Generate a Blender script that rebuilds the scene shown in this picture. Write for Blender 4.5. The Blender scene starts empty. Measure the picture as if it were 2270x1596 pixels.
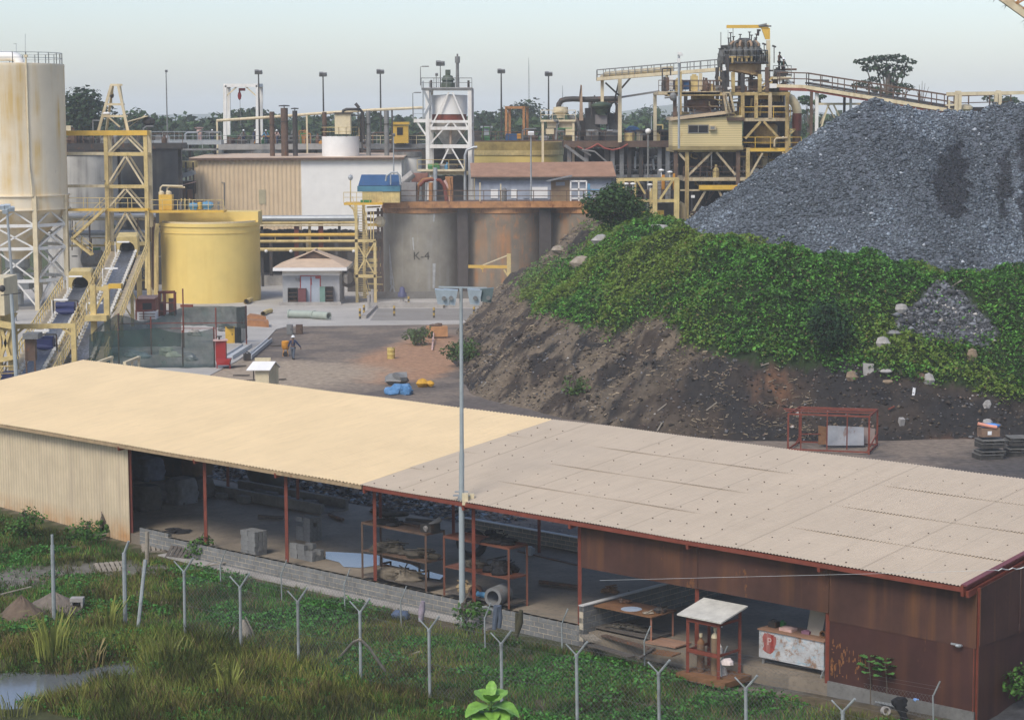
EXPO=0.85;HAZE=0.00033;DUST=0.0028
import bpy,math,random
import numpy as np
from mathutils import Vector,Matrix,Euler
RN=random.Random(11)
NR=np.random.RandomState(5)
S=bpy.context.scene
COL=S.collection
V=Vector
FP,PIT,ROLL,H=4600.0,0.1149,0.004,18.0
CX,CY=1135.0,798.0
cP,sP,cR,sR=math.cos(PIT),math.sin(PIT),math.cos(ROLL),math.sin(ROLL)
def ray(px,py):
 dx,dy=px-CX,py-CY
 X=dx*cR-dy*sR;Y=dx*sR+dy*cR
 u,v=X/FP,-Y/FP
 return V((u,cP+v*sP,-sP+v*cP))
def P(px,py,Y):
 r=ray(px,py);k=Y/r.y
 return V((r.x*k,Y,H+r.z*k))
def G(px,py,z=0.0):
 r=ray(px,py);k=(z-H)/r.z
 return V((r.x*k,r.y*k,z))
def projn(p):
 p=np.asarray(p,float)
 x,y,z=p[...,0],p[...,1],p[...,2]-H
 d=y*cP-z*sP;v=y*sP+z*cP
 X=FP*x/d;Y=-FP*v/d
 return CX+X*cR+Y*sR,CY-X*sR+Y*cR
def ppm(Y):return FP/Y
_T=NR.rand(64,64,64)
def vn(x,y,z=0.0,sc=1.0):
 x=np.asarray(x,float)*sc;y=np.asarray(y,float)*sc;z=np.asarray(z,float)*sc+0*x
 xi,yi,zi=np.floor(x).astype(int),np.floor(y).astype(int),np.floor(z).astype(int)
 fx,fy,fz=x-xi,y-yi,z-zi
 fx,fy,fz=[f*f*(3-2*f)for f in(fx,fy,fz)]
 r=0
 for a in(0,1):
  for b in(0,1):
   for c in(0,1):
    w=(fx if a else 1-fx)*(fy if b else 1-fy)*(fz if c else 1-fz)
    r=r+w*_T[(xi+a)&63,(yi+b)&63,(zi+c)&63]
 return r
def fbm(x,y,z=0.0,sc=1.0,o=4):
 r=0;a=1.0;t=0
 for i in range(o):
  r=r+a*vn(x,y,np.asarray(z)+7.3*i,sc);t+=a;a*=.5;sc*=2.03
 return r/t
def inpoly(px,py,poly):
 px=np.asarray(px);py=np.asarray(py);c=np.zeros(px.shape,bool);n=len(poly)
 for i in range(n):
  x1,y1=poly[i];x2,y2=poly[(i+1)%n]
  if y1==y2:continue
  m=((y1>py)!=(y2>py))&(px<(x2-x1)*(py-y1)/(y2-y1)+x1)
  c^=m
 return c
class MB:
 def __init__(s):s.v=[];s.f=[]
 def add(s,vs,fs):
  o=len(s.v);s.v+=[tuple(a)for a in vs];s.f+=[tuple(i+o for i in f)for f in fs]
  return s
 def hexa(s,a,b,c,d,e,f,g,h):
  return s.add([a,b,c,d,e,f,g,h],[(3,2,1,0),(4,5,6,7),(0,1,5,4),(1,2,6,5),(2,3,7,6),(3,0,4,7)])
 def bx(s,x0,y0,z0,x1,y1,z1):
  return s.hexa((x0,y0,z0),(x1,y0,z0),(x1,y1,z0),(x0,y1,z0),(x0,y0,z1),(x1,y0,z1),(x1,y1,z1),(x0,y1,z1))
 def box(s,c,sz,rz=0.0,tilt=0.0):
  m=Matrix.Rotation(rz,3,'Z')@Matrix.Rotation(tilt,3,'X');c=V(c);q=[]
  for k in(-1,1):
   for i,j in((-1,-1),(1,-1),(1,1),(-1,1)):
    q.append(c+m@V((i*sz[0]/2,j*sz[1]/2,k*sz[2]/2)))
  return s.hexa(*q)
 def beam(s,p,q,w,h=None):
  p,q=V(p),V(q);h=w if h is None else h
  d=(q-p)
  if d.length<1e-6:return s
  d.normalize();up=V((0,0,1))if abs(d.z)<.95 else V((0,1,0))
  a=d.cross(up).normalized()*(w/2);b=a.cross(d).normalized()*(h/2)
  return s.hexa(p-a-b,p+a-b,p+a+b,p-a+b,q-a-b,q+a-b,q+a+b,q-a+b)
 def tube(s,p,q,r,n=8,r2=None,cap=True):
  return s.path([p,q],r,n,[r,r if r2 is None else r2],cap)
 def path(s,pts,r,n=8,rs=None,cap=True):
  pts=[V(p)for p in pts];N=len(pts);o=len(s.v);prev=None
  for i,p in enumerate(pts):
   d=(pts[min(i+1,N-1)]-pts[max(i-1,0)])
   d=d.normalized()if d.length>1e-9 else V((0,0,1))
   if prev is None:
    u=V((0,0,1))if abs(d.z)<.9 else V((1,0,0))
    a=d.cross(u).normalized()
   else:
    a=prev-d*prev.dot(d)
    a=a.normalized()if a.length>1e-6 else d.orthogonal().normalized()
   prev=a;b=d.cross(a)
   R_=rs[i]if rs else r
   for k in range(n):
    t=2*math.pi*k/n
    s.v.append(tuple(p+a*(math.cos(t)*R_)+b*(math.sin(t)*R_)))
  for i in range(N-1):
   for k in range(n):
    k2=(k+1)%n
    s.f.append((o+i*n+k,o+i*n+k2,o+(i+1)*n+k2,o+(i+1)*n+k))
  if cap:
   s.f.append(tuple(o+k for k in range(n))[::-1]);s.f.append(tuple(o+(N-1)*n+k for k in range(n)))
  return s
 def lathe(s,c,prof,n=32,cap0=False,cap1=False):
  c=V(c);o=len(s.v);N=len(prof)
  for r,z in prof:
   for k in range(n):
    t=2*math.pi*k/n
    s.v.append((c.x+r*math.cos(t),c.y+r*math.sin(t),c.z+z))
  for i in range(N-1):
   for k in range(n):
    k2=(k+1)%n
    s.f.append((o+i*n+k,o+i*n+k2,o+(i+1)*n+k2,o+(i+1)*n+k))
  if cap0:s.f.append(tuple(o+k for k in range(n))[::-1])
  if cap1:s.f.append(tuple(o+(N-1)*n+k for k in range(n)))
  return s
 def ell(s,c,rx,ry,rz,n=10,jit=0.0,rnd=None):
  o=len(s.v);m=max(4,n//2);c=V(c)
  for i in range(m+1):
   ph=math.pi*i/m
   for k in range(n):
    t=2*math.pi*k/n
    j=1+(rnd.uniform(-jit,jit)if rnd and 0<i<m else 0)
    s.v.append((c.x+rx*math.sin(ph)*math.cos(t)*j,c.y+ry*math.sin(ph)*math.sin(t)*j,c.z+rz*math.cos(ph)*j))
  for i in range(m):
   for k in range(n):
    k2=(k+1)%n
    s.f.append((o+i*n+k,o+(i+1)*n+k,o+(i+1)*n+k2,o+i*n+k2))
  return s
 def prism(s,pts,vec):
  n=len(pts);vec=V(vec);o=len(s.v)
  s.v+=[tuple(V(p))for p in pts]+[tuple(V(p)+vec)for p in pts]
  s.f.append(tuple(o+i for i in range(n))[::-1]);s.f.append(tuple(o+n+i for i in range(n)))
  for i in range(n):
   j=(i+1)%n;s.f.append((o+i,o+j,o+n+j,o+n+i))
  return s
 def grid(s,fn,nu,nv):
  o=len(s.v)
  for i in range(nu+1):
   for j in range(nv+1):s.v.append(tuple(fn(i/nu,j/nv)))
  for i in range(nu):
   for j in range(nv):
    a=o+i*(nv+1)+j;s.f.append((a,a+nv+1,a+nv+2,a+1))
  return s
 def rail(s,pts,h=1.05,sp=1.5,r=.03,mid=True):
  pts=[V(p)for p in pts];up=V((0,0,h))
  for a,b in zip(pts,pts[1:]):
   s.beam(a+up,b+up,r*2);
   if mid:s.beam(a+up*.52,b+up*.52,r*1.6)
   n=max(1,round((b-a).length/sp))
   for i in range(n+1):
    q=a.lerp(b,i/n);s.beam(q,q+up,r*2)
  return s
 def stair(s,p,q,w=.9,side=V((0,1,0)),n=None):
  p,q=V(p),V(q);side=V(side).normalized()*w/2;n=n or max(3,int(abs(q.z-p.z)/.28))
  for k in(-1,1):s.beam(p+side*k,q+side*k,.07,.24)
  for i in range(1,n):
   c=p.lerp(q,i/n);s.beam(c-side,c+side,.22,.05)
  return s
W={}
def mesh_from(name,mb):
 me=bpy.data.meshes.new(name);me.from_pydata(mb.v,[],mb.f);me.update();return me
def setmat(me,m):
 me.materials.append(m)
def thing(name,label,cat,loc=(0,0,0),group=None):
 o=bpy.data.objects.new(name,None);COL.objects.link(o);o.empty_display_size=.3
 o.location=V(loc);W[o.name]=V(loc);o['label']=label;o['category']=cat
 if group:o['group']=group
 return o
def part(name,mb,m,parent,smooth=False,label=None):
 w=W[parent.name]
 me=bpy.data.meshes.new(name)
 me.from_pydata([(a[0]-w.x,a[1]-w.y,a[2]-w.z)for a in mb.v],[],mb.f);me.update()
 setmat(me,m);o=bpy.data.objects.new(name,me);COL.objects.link(o);o.parent=parent;W[o.name]=w
 if smooth:shade(o)
 if label:o['label']=label
 return o
def solo(name,mb,m,label,cat,loc=None,group=None,smooth=False):
 if loc is None:
  a=np.array(mb.v);loc=V((a[:,0].mean(),a[:,1].mean(),a[:,2].min()))
 w=V(loc)
 me=bpy.data.meshes.new(name)
 me.from_pydata([(a[0]-w.x,a[1]-w.y,a[2]-w.z)for a in mb.v],[],mb.f);me.update()
 setmat(me,m);o=bpy.data.objects.new(name,me);COL.objects.link(o);o.location=w;W[o.name]=w
 o['label']=label;o['category']=cat
 if group:o['group']=group
 if smooth:shade(o)
 return o
def struct(name,mb,m,smooth=False,kind='structure'):
 me=mesh_from(name,mb);setmat(me,m);o=bpy.data.objects.new(name,me);COL.objects.link(o);o['kind']=kind
 W[o.name]=V((0,0,0))
 if smooth:shade(o)
 return o
def shade(o,ang=40):
 for p in o.data.polygons:p.use_smooth=True
 try:o.data.set_sharp_from_angle(angle=math.radians(ang))
 except Exception:pass
def copytree(o,loc,label=None,rz=None,sc=None,group=None):
 c=o.copy();COL.objects.link(c);c.location=V(loc);W[c.name]=V(loc)
 if rz is not None:c.rotation_euler=(0,0,rz)
 if sc is not None:c.scale=(sc,sc,sc)if not hasattr(sc,'__len__')else sc
 if label:c['label']=label
 if group:c['group']=group
 for ch in list(o.children):
  d=ch.copy();COL.objects.link(d);d.parent=c
  for g in list(ch.children):
   e=g.copy();COL.objects.link(e);e.parent=d
 return c
def soup(name,verts,nper,m,cols=None,faces=None,smooth=False):
 """numpy polygons: verts (N*nper,3), every nper verts one face unless faces given"""
 me=bpy.data.meshes.new(name);nv=len(verts)
 me.vertices.add(nv);me.vertices.foreach_set('co',np.asarray(verts,np.float32).ravel())
 if faces is None:
  nf=nv//nper;idx=np.arange(nv,dtype=np.int32);tot=np.full(nf,nper,np.int32)
 else:
  nf=len(faces);idx=np.asarray(faces,np.int32).ravel();tot=np.full(nf,faces.shape[1],np.int32)
 me.loops.add(len(idx));me.loops.foreach_set('vertex_index',idx)
 me.polygons.add(nf);st=np.concatenate([[0],np.cumsum(tot)[:-1]]).astype(np.int32)
 me.polygons.foreach_set('loop_start',st);me.polygons.foreach_set('loop_total',tot)
 if smooth:me.polygons.foreach_set('use_smooth',np.ones(nf,bool))
 me.update(calc_edges=True);me.validate()
 if cols is not None:
  a=me.attributes.new('col','FLOAT_COLOR','POINT')
  c=np.ones((nv,4),np.float32);c[:,:3]=cols;a.data.foreach_set('color',c.ravel())
 setmat(me,m)
 o=bpy.data.objects.new(name,me);COL.objects.link(o);W[o.name]=V((0,0,0));return o
class NT:
 def __init__(s,name):
  s.m=bpy.data.materials.new(name);s.m.use_nodes=True;s.t=s.m.node_tree;s.n=s.t.nodes
  s.b=s.n['Principled BSDF'];s.tc=s.n.new('ShaderNodeTexCoord')
 def new(s,k,**kw):
  n=s.n.new(k)
  for a,b in kw.items():setattr(n,a,b)
  return n
 def L(s,a,b):s.t.links.new(a,b)
 def noise(s,sc,det=4,rough=.6,stretch=None,dist=0.0,out='Object'):
  n=s.new('ShaderNodeTexNoise');n.inputs['Scale'].default_value=sc;n.inputs['Detail'].default_value=det
  n.inputs['Roughness'].default_value=rough;n.inputs['Distortion'].default_value=dist
  src=s.tc.outputs[out]
  if stretch:
   mp=s.new('ShaderNodeMapping');mp.inputs['Scale'].default_value=stretch;s.L(src,mp.inputs[0]);src=mp.outputs[0]
  s.L(src,n.inputs['Vector']);return n.outputs['Fac']
 def ramp(s,fac,a,b,ca=(0,0,0,1),cb=(1,1,1,1)):
  r=s.new('ShaderNodeValToRGB');e=r.color_ramp.elements
  e[0].position=a;e[1].position=b;e[0].color=ca;e[1].color=cb
  s.L(fac,r.inputs[0]);return r.outputs[0]
 def mix(s,fac,a,b,mode='MIX'):
  n=s.new('ShaderNodeMix',data_type='RGBA',blend_type=mode)
  for sock,v in((n.inputs[0],fac),(n.inputs[6],a),(n.inputs[7],b)):
   if isinstance(v,(int,float)):sock.default_value=v
   elif isinstance(v,tuple):sock.default_value=v if len(v)==4 else v+(1,)
   else:s.L(v,sock)
  return n.outputs[2]
 def bump(s,h,st=.3,d=.02):
  n=s.new('ShaderNodeBump');n.inputs['Strength'].default_value=st;n.inputs['Distance'].default_value=d
  s.L(h,n.inputs['Height']);s.L(n.outputs[0],s.b.inputs['Normal'])
def c4(c,k=1.0):return(c[0]*k,c[1]*k,c[2]*k,1)
def mul(c,k):return tuple(min(1,a*k)for a in c)
RUST=(.17,.065,.025)
def paint(name,col,rough=.55,var=.25,vs=.8,streak=None,sa=.5,ss=2.2,rust=0.0,metal=0.0,bump=0.0,bs=14.0,grime=0.0,rc=RUST):
 k=NT(name)
 n1=k.noise(vs,5,.65)
 c=k.mix(k.ramp(n1,.3,.72),c4(col,1-var),c4(col,1+var*.55))
 if streak:
  f=k.noise(ss,4,.6,(1,1,.06));f=k.ramp(f,.46,.66)
  f2=k.noise(.35,3,.5);f2=k.ramp(f2,.35,.65)
  mm=k.new('ShaderNodeMath',operation='MULTIPLY');k.L(f,mm.inputs[0]);k.L(f2,mm.inputs[1])
  m2=k.new('ShaderNodeMath',operation='MULTIPLY');k.L(mm.outputs[0],m2.inputs[0]);m2.inputs[1].default_value=sa
  c=k.mix(m2.outputs[0],c,c4(streak))
 if rust>0:
  f=k.noise(1.7,6,.72,(1,1,.45));f=k.ramp(f,.68-.3*rust,.8-.3*rust)
  rr=k.mix(k.noise(9,3),c4(rc,.5),c4(rc,1.5))
  c=k.mix(f,c,rr)
 if grime>0:
  f=k.noise(5,6,.75);f=k.ramp(f,.5,.75)
  m3=k.new('ShaderNodeMath',operation='MULTIPLY');k.L(f,m3.inputs[0]);m3.inputs[1].default_value=grime
  c=k.mix(m3.outputs[0],c,(.035,.03,.026,1))
 k.L(c,k.b.inputs['Base Color']);k.b.inputs['Roughness'].default_value=rough;k.b.inputs['Metallic'].default_value=metal
 k.b.inputs['Specular IOR Level'].default_value=.35
 if bump>0:k.bump(k.noise(bs,4),bump,.02)
 return k.m
def vcol(name,rough=.85,var=.25,vs=6.0,bump=0.0,bs=20.0,trans=0.0,spec=.25):
 k=NT(name);a=k.new('ShaderNodeAttribute',attribute_name='col')
 n=k.noise(vs,5,.7)
 f=k.ramp(n,.25,.75,c4((1,1,1),1-var),c4((1,1,1),1+var))
 c=k.mix(1.0,a.outputs['Color'],f,'MULTIPLY')
 k.L(c,k.b.inputs['Base Color']);k.b.inputs['Roughness'].default_value=rough
 k.b.inputs['Specular IOR Level'].default_value=spec
 if trans>0:
  tr=k.new('ShaderNodeBsdfTranslucent');k.L(c,tr.inputs[0]);mx=k.new('ShaderNodeMixShader');mx.inputs[0].default_value=trans
  k.L(k.b.outputs[0],mx.inputs[1]);k.L(tr.outputs[0],mx.inputs[2]);k.L(mx.outputs[0],k.n['Material Output'].inputs[0])
 if bump>0:k.bump(k.noise(bs,5,.7),bump,.05)
 return k.m
YEL=(.66,.47,.13);CRM=(.56,.43,.2);PAL=(.62,.52,.33);WHT=(.72,.70,.64)
m_yel=paint('yellow_tank_paint',(.74,.55,.17),.5,.08,.5,(.6,.38,.08),.3,1.6)
m_steel=paint('cream_yellow_steel',(.6,.46,.19),.55,.3,1.2,(.3,.18,.07),.5,3,.16,grime=.3)
m_steelb=paint('bright_yellow_steel',(.68,.42,.06),.5,.2,1.0,rust=.12,grime=.2)
m_stw=paint('dirty_cream_steel',(.5,.37,.15),.6,.4,1.3,(.2,.1,.04),.7,3,.3,grime=.55)
m_ptw=paint('dirty_pale_steel',(.54,.44,.27),.6,.35,1.2,(.25,.13,.06),.7,3,.28,grime=.5)
m_pale=paint('pale_cream_steel',(.66,.56,.36),.55,.2,1.0,(.35,.22,.1),.5,3,.14,grime=.2)
m_white=paint('weathered_white_paint',(.74,.72,.66),.55,.12,.8,(.4,.28,.16),.45,2.5,.08)
m_clean=paint('white_paint',(.78,.76,.71),.5,.08)
m_silo=paint('silo_cream_streaks',(.8,.69,.5),.5,.1,.3,(.66,.43,.11),1.0,.8,.05)
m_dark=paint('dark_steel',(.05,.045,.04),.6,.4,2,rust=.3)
m_brown=paint('brown_steel',(.12,.075,.05),.65,.4,2,rust=.4)
m_blk=paint('black_rubber',(.02,.02,.021),.75,.3)
m_grey=paint('galvanised_grey',(.36,.38,.38),.45,.2,2,metal=.3)
m_greyd=paint('dirty_grey_steel',(.2,.2,.19),.6,.35,1.2,rust=.25,grime=.4)
m_grtank=paint('pale_grey_tank',(.47,.45,.40),.6,.2,.4,(.13,.12,.11),.8,1.0)
m_dktank=paint('dark_grey_tank',(.085,.085,.08),.65,.3,.5,(.2,.19,.17),.5,1.2)
m_conc=paint('concrete',(.36,.335,.30),.85,.25,1.0,bump=.3,grime=.25)
m_concd=paint('dark_concrete',(.17,.165,.15),.88,.3,1.5,bump=.4,grime=.4)
m_block=None
m_kt=paint('stained_concrete_tank',(.27,.25,.2),.85,.3,.55,(.36,.35,.32),.6,1.3,.16,bump=.15,rc=(.28,.17,.07))
m_kt2=paint('rust_stained_concrete_tank',(.2,.165,.12),.85,.35,.5,(.36,.16,.05),1.0,.9,.42,bump=.15,rc=(.36,.17,.07))
m_rim=paint('orange_rust_steel',(.4,.19,.07),.75,.4,1.6,rust=.4,bump=.2)
m_redox=paint('red_oxide_paint',(.2,.05,.03),.6,.3,2,rust=.1,grime=.2)
m_redb=paint('red_paint',(.3,.02,.018),.45,.2)
m_blue=paint('blue_paint',(.03,.09,.2),.45,.25,rust=.05)
m_blue2=paint('light_blue_paint',(.1,.27,.42),.5,.25)
m_navy=paint('navy_paint',(.015,.022,.09),.45,.2)
m_green=paint('green_paint',(.06,.22,.07),.5,.3)
m_glass=paint('dark_window',(.02,.02,.022),.12,.1)
m_belt=paint('conveyor_belt',(.06,.066,.078),.4,.35,3,(.3,.33,.38),.8,6)
m_roofbr=paint('brown_sheet_roof',(.33,.19,.12),.7,.22,1.0,(.2,.1,.06),.5,3)
m_roofpk=paint('pinkish_sheet_roof',(.56,.42,.29),.65,.14,1.2,(.4,.25,.16),.4,4)
m_wood=paint('weathered_wood',(.3,.26,.2),.85,.35,4,(.14,.11,.08),.6,8,bump=.3)
m_woodd=paint('dark_weathered_wood',(.1,.085,.07),.85,.4,4,bump=.3)
m_rustp=paint('rusty_sheet',(.072,.032,.022),.7,.4,.5,(.2,.085,.025),.75,1.1,.16,rc=(.24,.1,.025))
m_rustt=paint('rusty_plate',(.2,.1,.045),.75,.35,3,rust=.35)
m_wallc=paint('cream_corrugated_wall',(.63,.51,.32),.6,.1,.8,(.42,.32,.2),.35,3)
m_roofy=paint('yellow_cream_roof_sheet',(.8,.57,.27),.5,.1,.35,(.72,.47,.2),.4,.8)
m_roofb=paint('beige_roof_sheet',(.6,.46,.32),.55,.12,.35,(.46,.33,.22),.45,.9)
m_bldc=paint('cream_building_sheet',(.6,.46,.29),.6,.1,.8,(.45,.3,.17),.4,2.5)
m_bldw=paint('white_building_sheet',(.76,.74,.68),.6,.07,.8)
m_hutg=paint('hut_grey_plaster',(.36,.36,.355),.8,.15,1.5,bump=.1)
m_hutw=paint('hut_white_plaster',(.74,.72,.68),.75,.08)
m_bluew=paint('blue_grey_wall',(.33,.36,.41),.75,.25,1,(.2,.21,.22),.4)
m_skin=paint('skin',(.1,.055,.035),.6,.1)
m_bluecl=paint('navy_cloth',(.02,.035,.085),.9,.25,6)
m_greycl=paint('grey_blue_cloth',(.09,.11,.14),.9,.3,6)
m_blkcl=paint('black_cloth',(.015,.015,.017),.9,.3,6)
m_helm=paint('white_plastic',(.8,.8,.78),.35,.05)
m_orange=paint('orange_paint',(.62,.27,.03),.5,.25,2,rust=.06)
m_tarp=paint('blue_tarpaulin',(.09,.22,.4),.45,.35,5,bump=.5,bs=6)
m_pipec=paint('concrete_green_pipe',(.33,.37,.31),.75,.15,2)
m_rockw=paint('pale_rock',(.36,.34,.31),.9,.3,2.5,bump=.5,bs=8)
m_rockb=paint('brown_rock',(.27,.2,.13),.9,.3,2.5,bump=.5,bs=8)
m_bark=paint('tree_bark',(.13,.105,.08),.9,.3,2,bump=.5)
m_alu=paint('aluminium_lamp_housing',(.45,.52,.56),.4,.2,3,metal=.2)
m_spool=paint('galvanised_pole',(.33,.37,.37),.5,.18,1.5,(.22,.22,.2),.4,5)
m_pink=paint('faded_pink_roof',(.6,.4,.34),.6,.2,2)
m_peach=paint('salmon_plastic',(.75,.33,.22),.5,.2)
cam=bpy.data.cameras.new('camera');co=bpy.data.objects.new('camera',cam);COL.objects.link(co);S.camera=co
cam.sensor_fit='HORIZONTAL';cam.sensor_width=36.0;cam.lens=FP/2270.0*36.0;cam.clip_start=.5;cam.clip_end=9000
right,up,fwd=V((1,0,0)),V((0,sP,cP)),V((0,cP,-sP))
r2=right*cR-up*sR;u2=right*sR+up*cR
m4=Matrix.Identity(4)
for i,ax in enumerate((r2,u2,-fwd)):
 for j in range(3):m4[j][i]=ax[j]
m4.translation=V((0,0,H));co.matrix_world=m4
SUN_EL,SUN_AZ=math.radians(48),math.radians(-150)
w=bpy.data.worlds.new('World');S.world=w;w.use_nodes=True
wt=w.node_tree;bg=wt.nodes['Background']
sk=wt.nodes.new('ShaderNodeTexSky');sk.sky_type='NISHITA';sk.sun_disc=False
sk.sun_elevation=SUN_EL;sk.sun_rotation=SUN_AZ;sk.air_density=1.0;sk.dust_density=1.3;sk.ozone_density=1.5
hs=wt.nodes.new('ShaderNodeHueSaturation');hs.inputs['Saturation'].default_value=.95
wt.links.new(sk.outputs[0],hs.inputs['Color']);tn=wt.nodes.new('ShaderNodeMix');tn.data_type='RGBA';tn.blend_type='MULTIPLY';tn.inputs[0].default_value=1;tn.inputs[7].default_value=(.97,.965,1.03,1);wt.links.new(hs.outputs[0],tn.inputs[6]);wt.links.new(tn.outputs[2],bg.inputs['Color']);bg.inputs['Strength'].default_value=.1
sl=bpy.data.lights.new('sun','SUN');sl.energy=1.55;sl.angle=math.radians(24);sl.color=(1,.94,.84)
so=bpy.data.objects.new('sun',sl);COL.objects.link(so)
dirn=V((math.sin(SUN_AZ)*math.cos(SUN_EL),math.cos(SUN_AZ)*math.cos(SUN_EL),math.sin(SUN_EL)))
so.rotation_euler=dirn.to_track_quat('Z','Y').to_euler();so.location=(0,0,120)
S.view_settings.view_transform='Standard';S.view_settings.look='None';S.view_settings.exposure=EXPO;S.view_settings.gamma=1
S.render.engine='CYCLES'
S.cycles.max_bounces=6;S.cycles.diffuse_bounces=3;S.cycles.glossy_bounces=2;S.cycles.transmission_bounces=4;S.cycles.volume_bounces=1
S.cycles.transparent_max_bounces=12;S.cycles.use_denoising=True;S.cycles.caustics_reflective=False;S.cycles.caustics_refractive=False
SX,SY,YAW=-29.01,100.56,-.7482
SD=V((math.cos(YAW),math.sin(YAW),0));SN=V((-math.sin(YAW),math.cos(YAW),0));S0=V((SX,SY,0))
HE,HB,WD,LEN,LM=4.06,5.39,11.15,58.1,31.63
def sh(s,t,z=0.0):return S0+SD*s+SN*t+V((0,0,z))
def st(x,y):
 dx,dy=np.asarray(x)-SX,np.asarray(y)-SY
 return dx*SD.x+dy*SD.y,dx*SN.x+dy*SN.y
def s_at(px,t,z=0.0):
 lo,hi=-30.,90.
 for _ in range(50):
  m=(lo+hi)/2
  p=sh(m,t,z);a=projn((p.x,p.y,p.z))[0]
  if a<px:lo=m
  else:hi=m
 return m
def sm(x,a,b):
 t=np.clip((np.asarray(x,float)-a)/(b-a),0,1);return t*t*(3-2*t)
POND=[G(60,1515,-.6),G(245,1488,-.6)]
def hz(x,y):
 x=np.asarray(x,float);y=np.asarray(y,float);s,t=st(x,y)
 fr=1-sm(t,1.3,2.2)
 z=-.5*fr*sm(s,3,22)*(1-.55*sm(s,48,58))
 far=sm(np.hypot(x,y-60),170,230)
 z=z+fr*(fbm(x,y,0,.25,4)-.5)*.5*sm(-t,.3,4)*(1-far)
 z=z+(fbm(x,y,3,.5,4)-.5)*.16*sm(t,14,18)*(1-sm(y,150,165))*sm(x,-40,-12)
 for(c,rx,ry)in((POND[0],2.3,2.0),(POND[1],1.1,1.3)):
  d=np.sqrt(((x-c.x)/rx)**2+((y-c.y)/ry)**2)+(fbm(x,y,9,.5,3)-.5)*.9
  z=z-.75*(1-sm(d,.55,1.35))
 return z
def gz(px,py):
 z=0.0
 for _ in range(8):p=G(px,py,z);z=float(hz(p.x,p.y))
 p.z=z;return p
def pz(p):return V((p.x,p.y,float(hz(p.x,p.y))))
def blob(x,y,px,py,rx,ry,z=0):
 c=G(px,py,z);return np.exp(-(((x-c.x)/rx)**2+((y-c.y)/ry)**2))
def gcol(x,y):
 s,t=st(x,y);n=fbm(x,y,1,.35,5);n2=fbm(x,y,5,1.3,4)
 def lerp(a,b,k):return a+(b-a)*k[...,None]
 A=lambda*c:np.array(c,float)
 soil=lerp(A(.055,.06,.022)*np.ones(x.shape+(3,)),A(.11,.085,.05),sm(n+.25*(n2-.5),.42,.62))
 c=soil
 gravel=.75*blob(x,y,20,1265,3.0,2.6)+.8*blob(x,y,290,1235,4,1.4)+.8*blob(x,y,1700,1500,3,1.2)
 c=lerp(c,A(.17,.16,.135)*np.ones(c.shape),.8*sm(gravel*(.5+n2),.3,.75))
 back=sm(t,.2,.6)
 yard=lerp(A(.2,.158,.12)*np.ones(c.shape),A(.12,.1,.084),sm(n,.4,.6))
 red=1.3*blob(x,y,905,800,4.2,10)+.6*blob(x,y,640,820,2.5,8)+1.0*blob(x,y,960,760,2.5,10)+.6*blob(x,y,840,835,4,6)
 yard=lerp(yard,A(.38,.21,.115)*np.ones(c.shape),.85*sm(red*(.45+n2*1.1),.35,.8))
 tan=blob(x,y,640,830,9,10)+.7*blob(x,y,520,830,6,8)
 yard=lerp(yard,A(.33,.26,.185)*np.ones(c.shape),sm(tan*(.5+n2),.3,.9))
 grit=sm(s,30,42)*(1-sm(y,150,165))
 yard=lerp(yard,A(.05,.05,.052)*np.ones(c.shape)*(1+.6*(n2[...,None]-.5)),grit)
 gr=sm(y,228,240)
 yard=lerp(yard,A(.07,.085,.03)*np.ones(c.shape),gr)
 c=lerp(c,yard,back)
 inl=sm(-x,38,44)*sm(y,120,130)*(1-sm(y,150,160))
 c=lerp(c,A(.09,.11,.04)*np.ones(c.shape),inl)
 return np.clip(c,.01,.9)
def axis(lo,a,b,hi,step):
 l=[a];d=step
 while l[0]>lo:l.insert(0,l[0]-d);d*=1.35
 m=list(np.arange(a,b,step))[1:]
 r=[b];d=step
 while r[-1]<hi:r.append(r[-1]+d);d*=1.35
 return np.array(l+m+r)
gx,gy=axis(-4000,-62,66,4000,.62),axis(-300,48,240,5200,.7)
X,Y=np.meshgrid(gx,gy,indexing='ij');Z=hz(X,Y);C=gcol(X,Y)
ni,nj=X.shape;q=np.arange(ni*nj).reshape(ni,nj)
F=np.stack([q[:-1,:-1],q[1:,:-1],q[1:,1:],q[:-1,1:]],-1).reshape(-1,4)
m_ground=vcol('ground_soil',.95,.5,2.2,.5,7.0)
go=soup('ground',np.stack([X,Y,Z],-1).reshape(-1,3),4,m_ground,C.reshape(-1,3),F,True);go['kind']='structure'
mb=MB()
def hill(cx,cy,rx,ry,h,sd):
 def fn(u,v):
  a=2*math.pi*u;r=v
  n=float(fbm(math.cos(a)*2+sd,math.sin(a)*2,sd,1.3,4))
  return(cx+rx*r*math.cos(a),cy+ry*r*math.sin(a),h*(1-r**1.7)*(.6+.8*n)-3*r)
 mb.grid(fn,60,10)
hill(-420,2900,700,400,26,1);hill(250,2500,260,200,34,3);hill(900,3000,700,400,28,5)
hl=struct('hills',mb,paint('forest_hills',(.05,.07,.03),.9,.3,.02),True)
m_water=NT('pond_water');m_water.b.inputs['Base Color'].default_value=(.13,.14,.145,1);m_water.b.inputs['Roughness'].default_value=.14
m_water.b.inputs['Specular IOR Level'].default_value=.95
m_water.bump(m_water.noise(3,3),.08,.02);m_water=m_water.m
for c,rx,ry in(((POND[0]+POND[1])/2,8.5,6.5),):
 mb=MB();mb.add([(c.x+rx*math.cos(a*.2618),c.y+ry*math.sin(a*.2618),-.72)for a in range(24)],[tuple(range(24))])
 struct('pond',mb,m_water)
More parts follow.
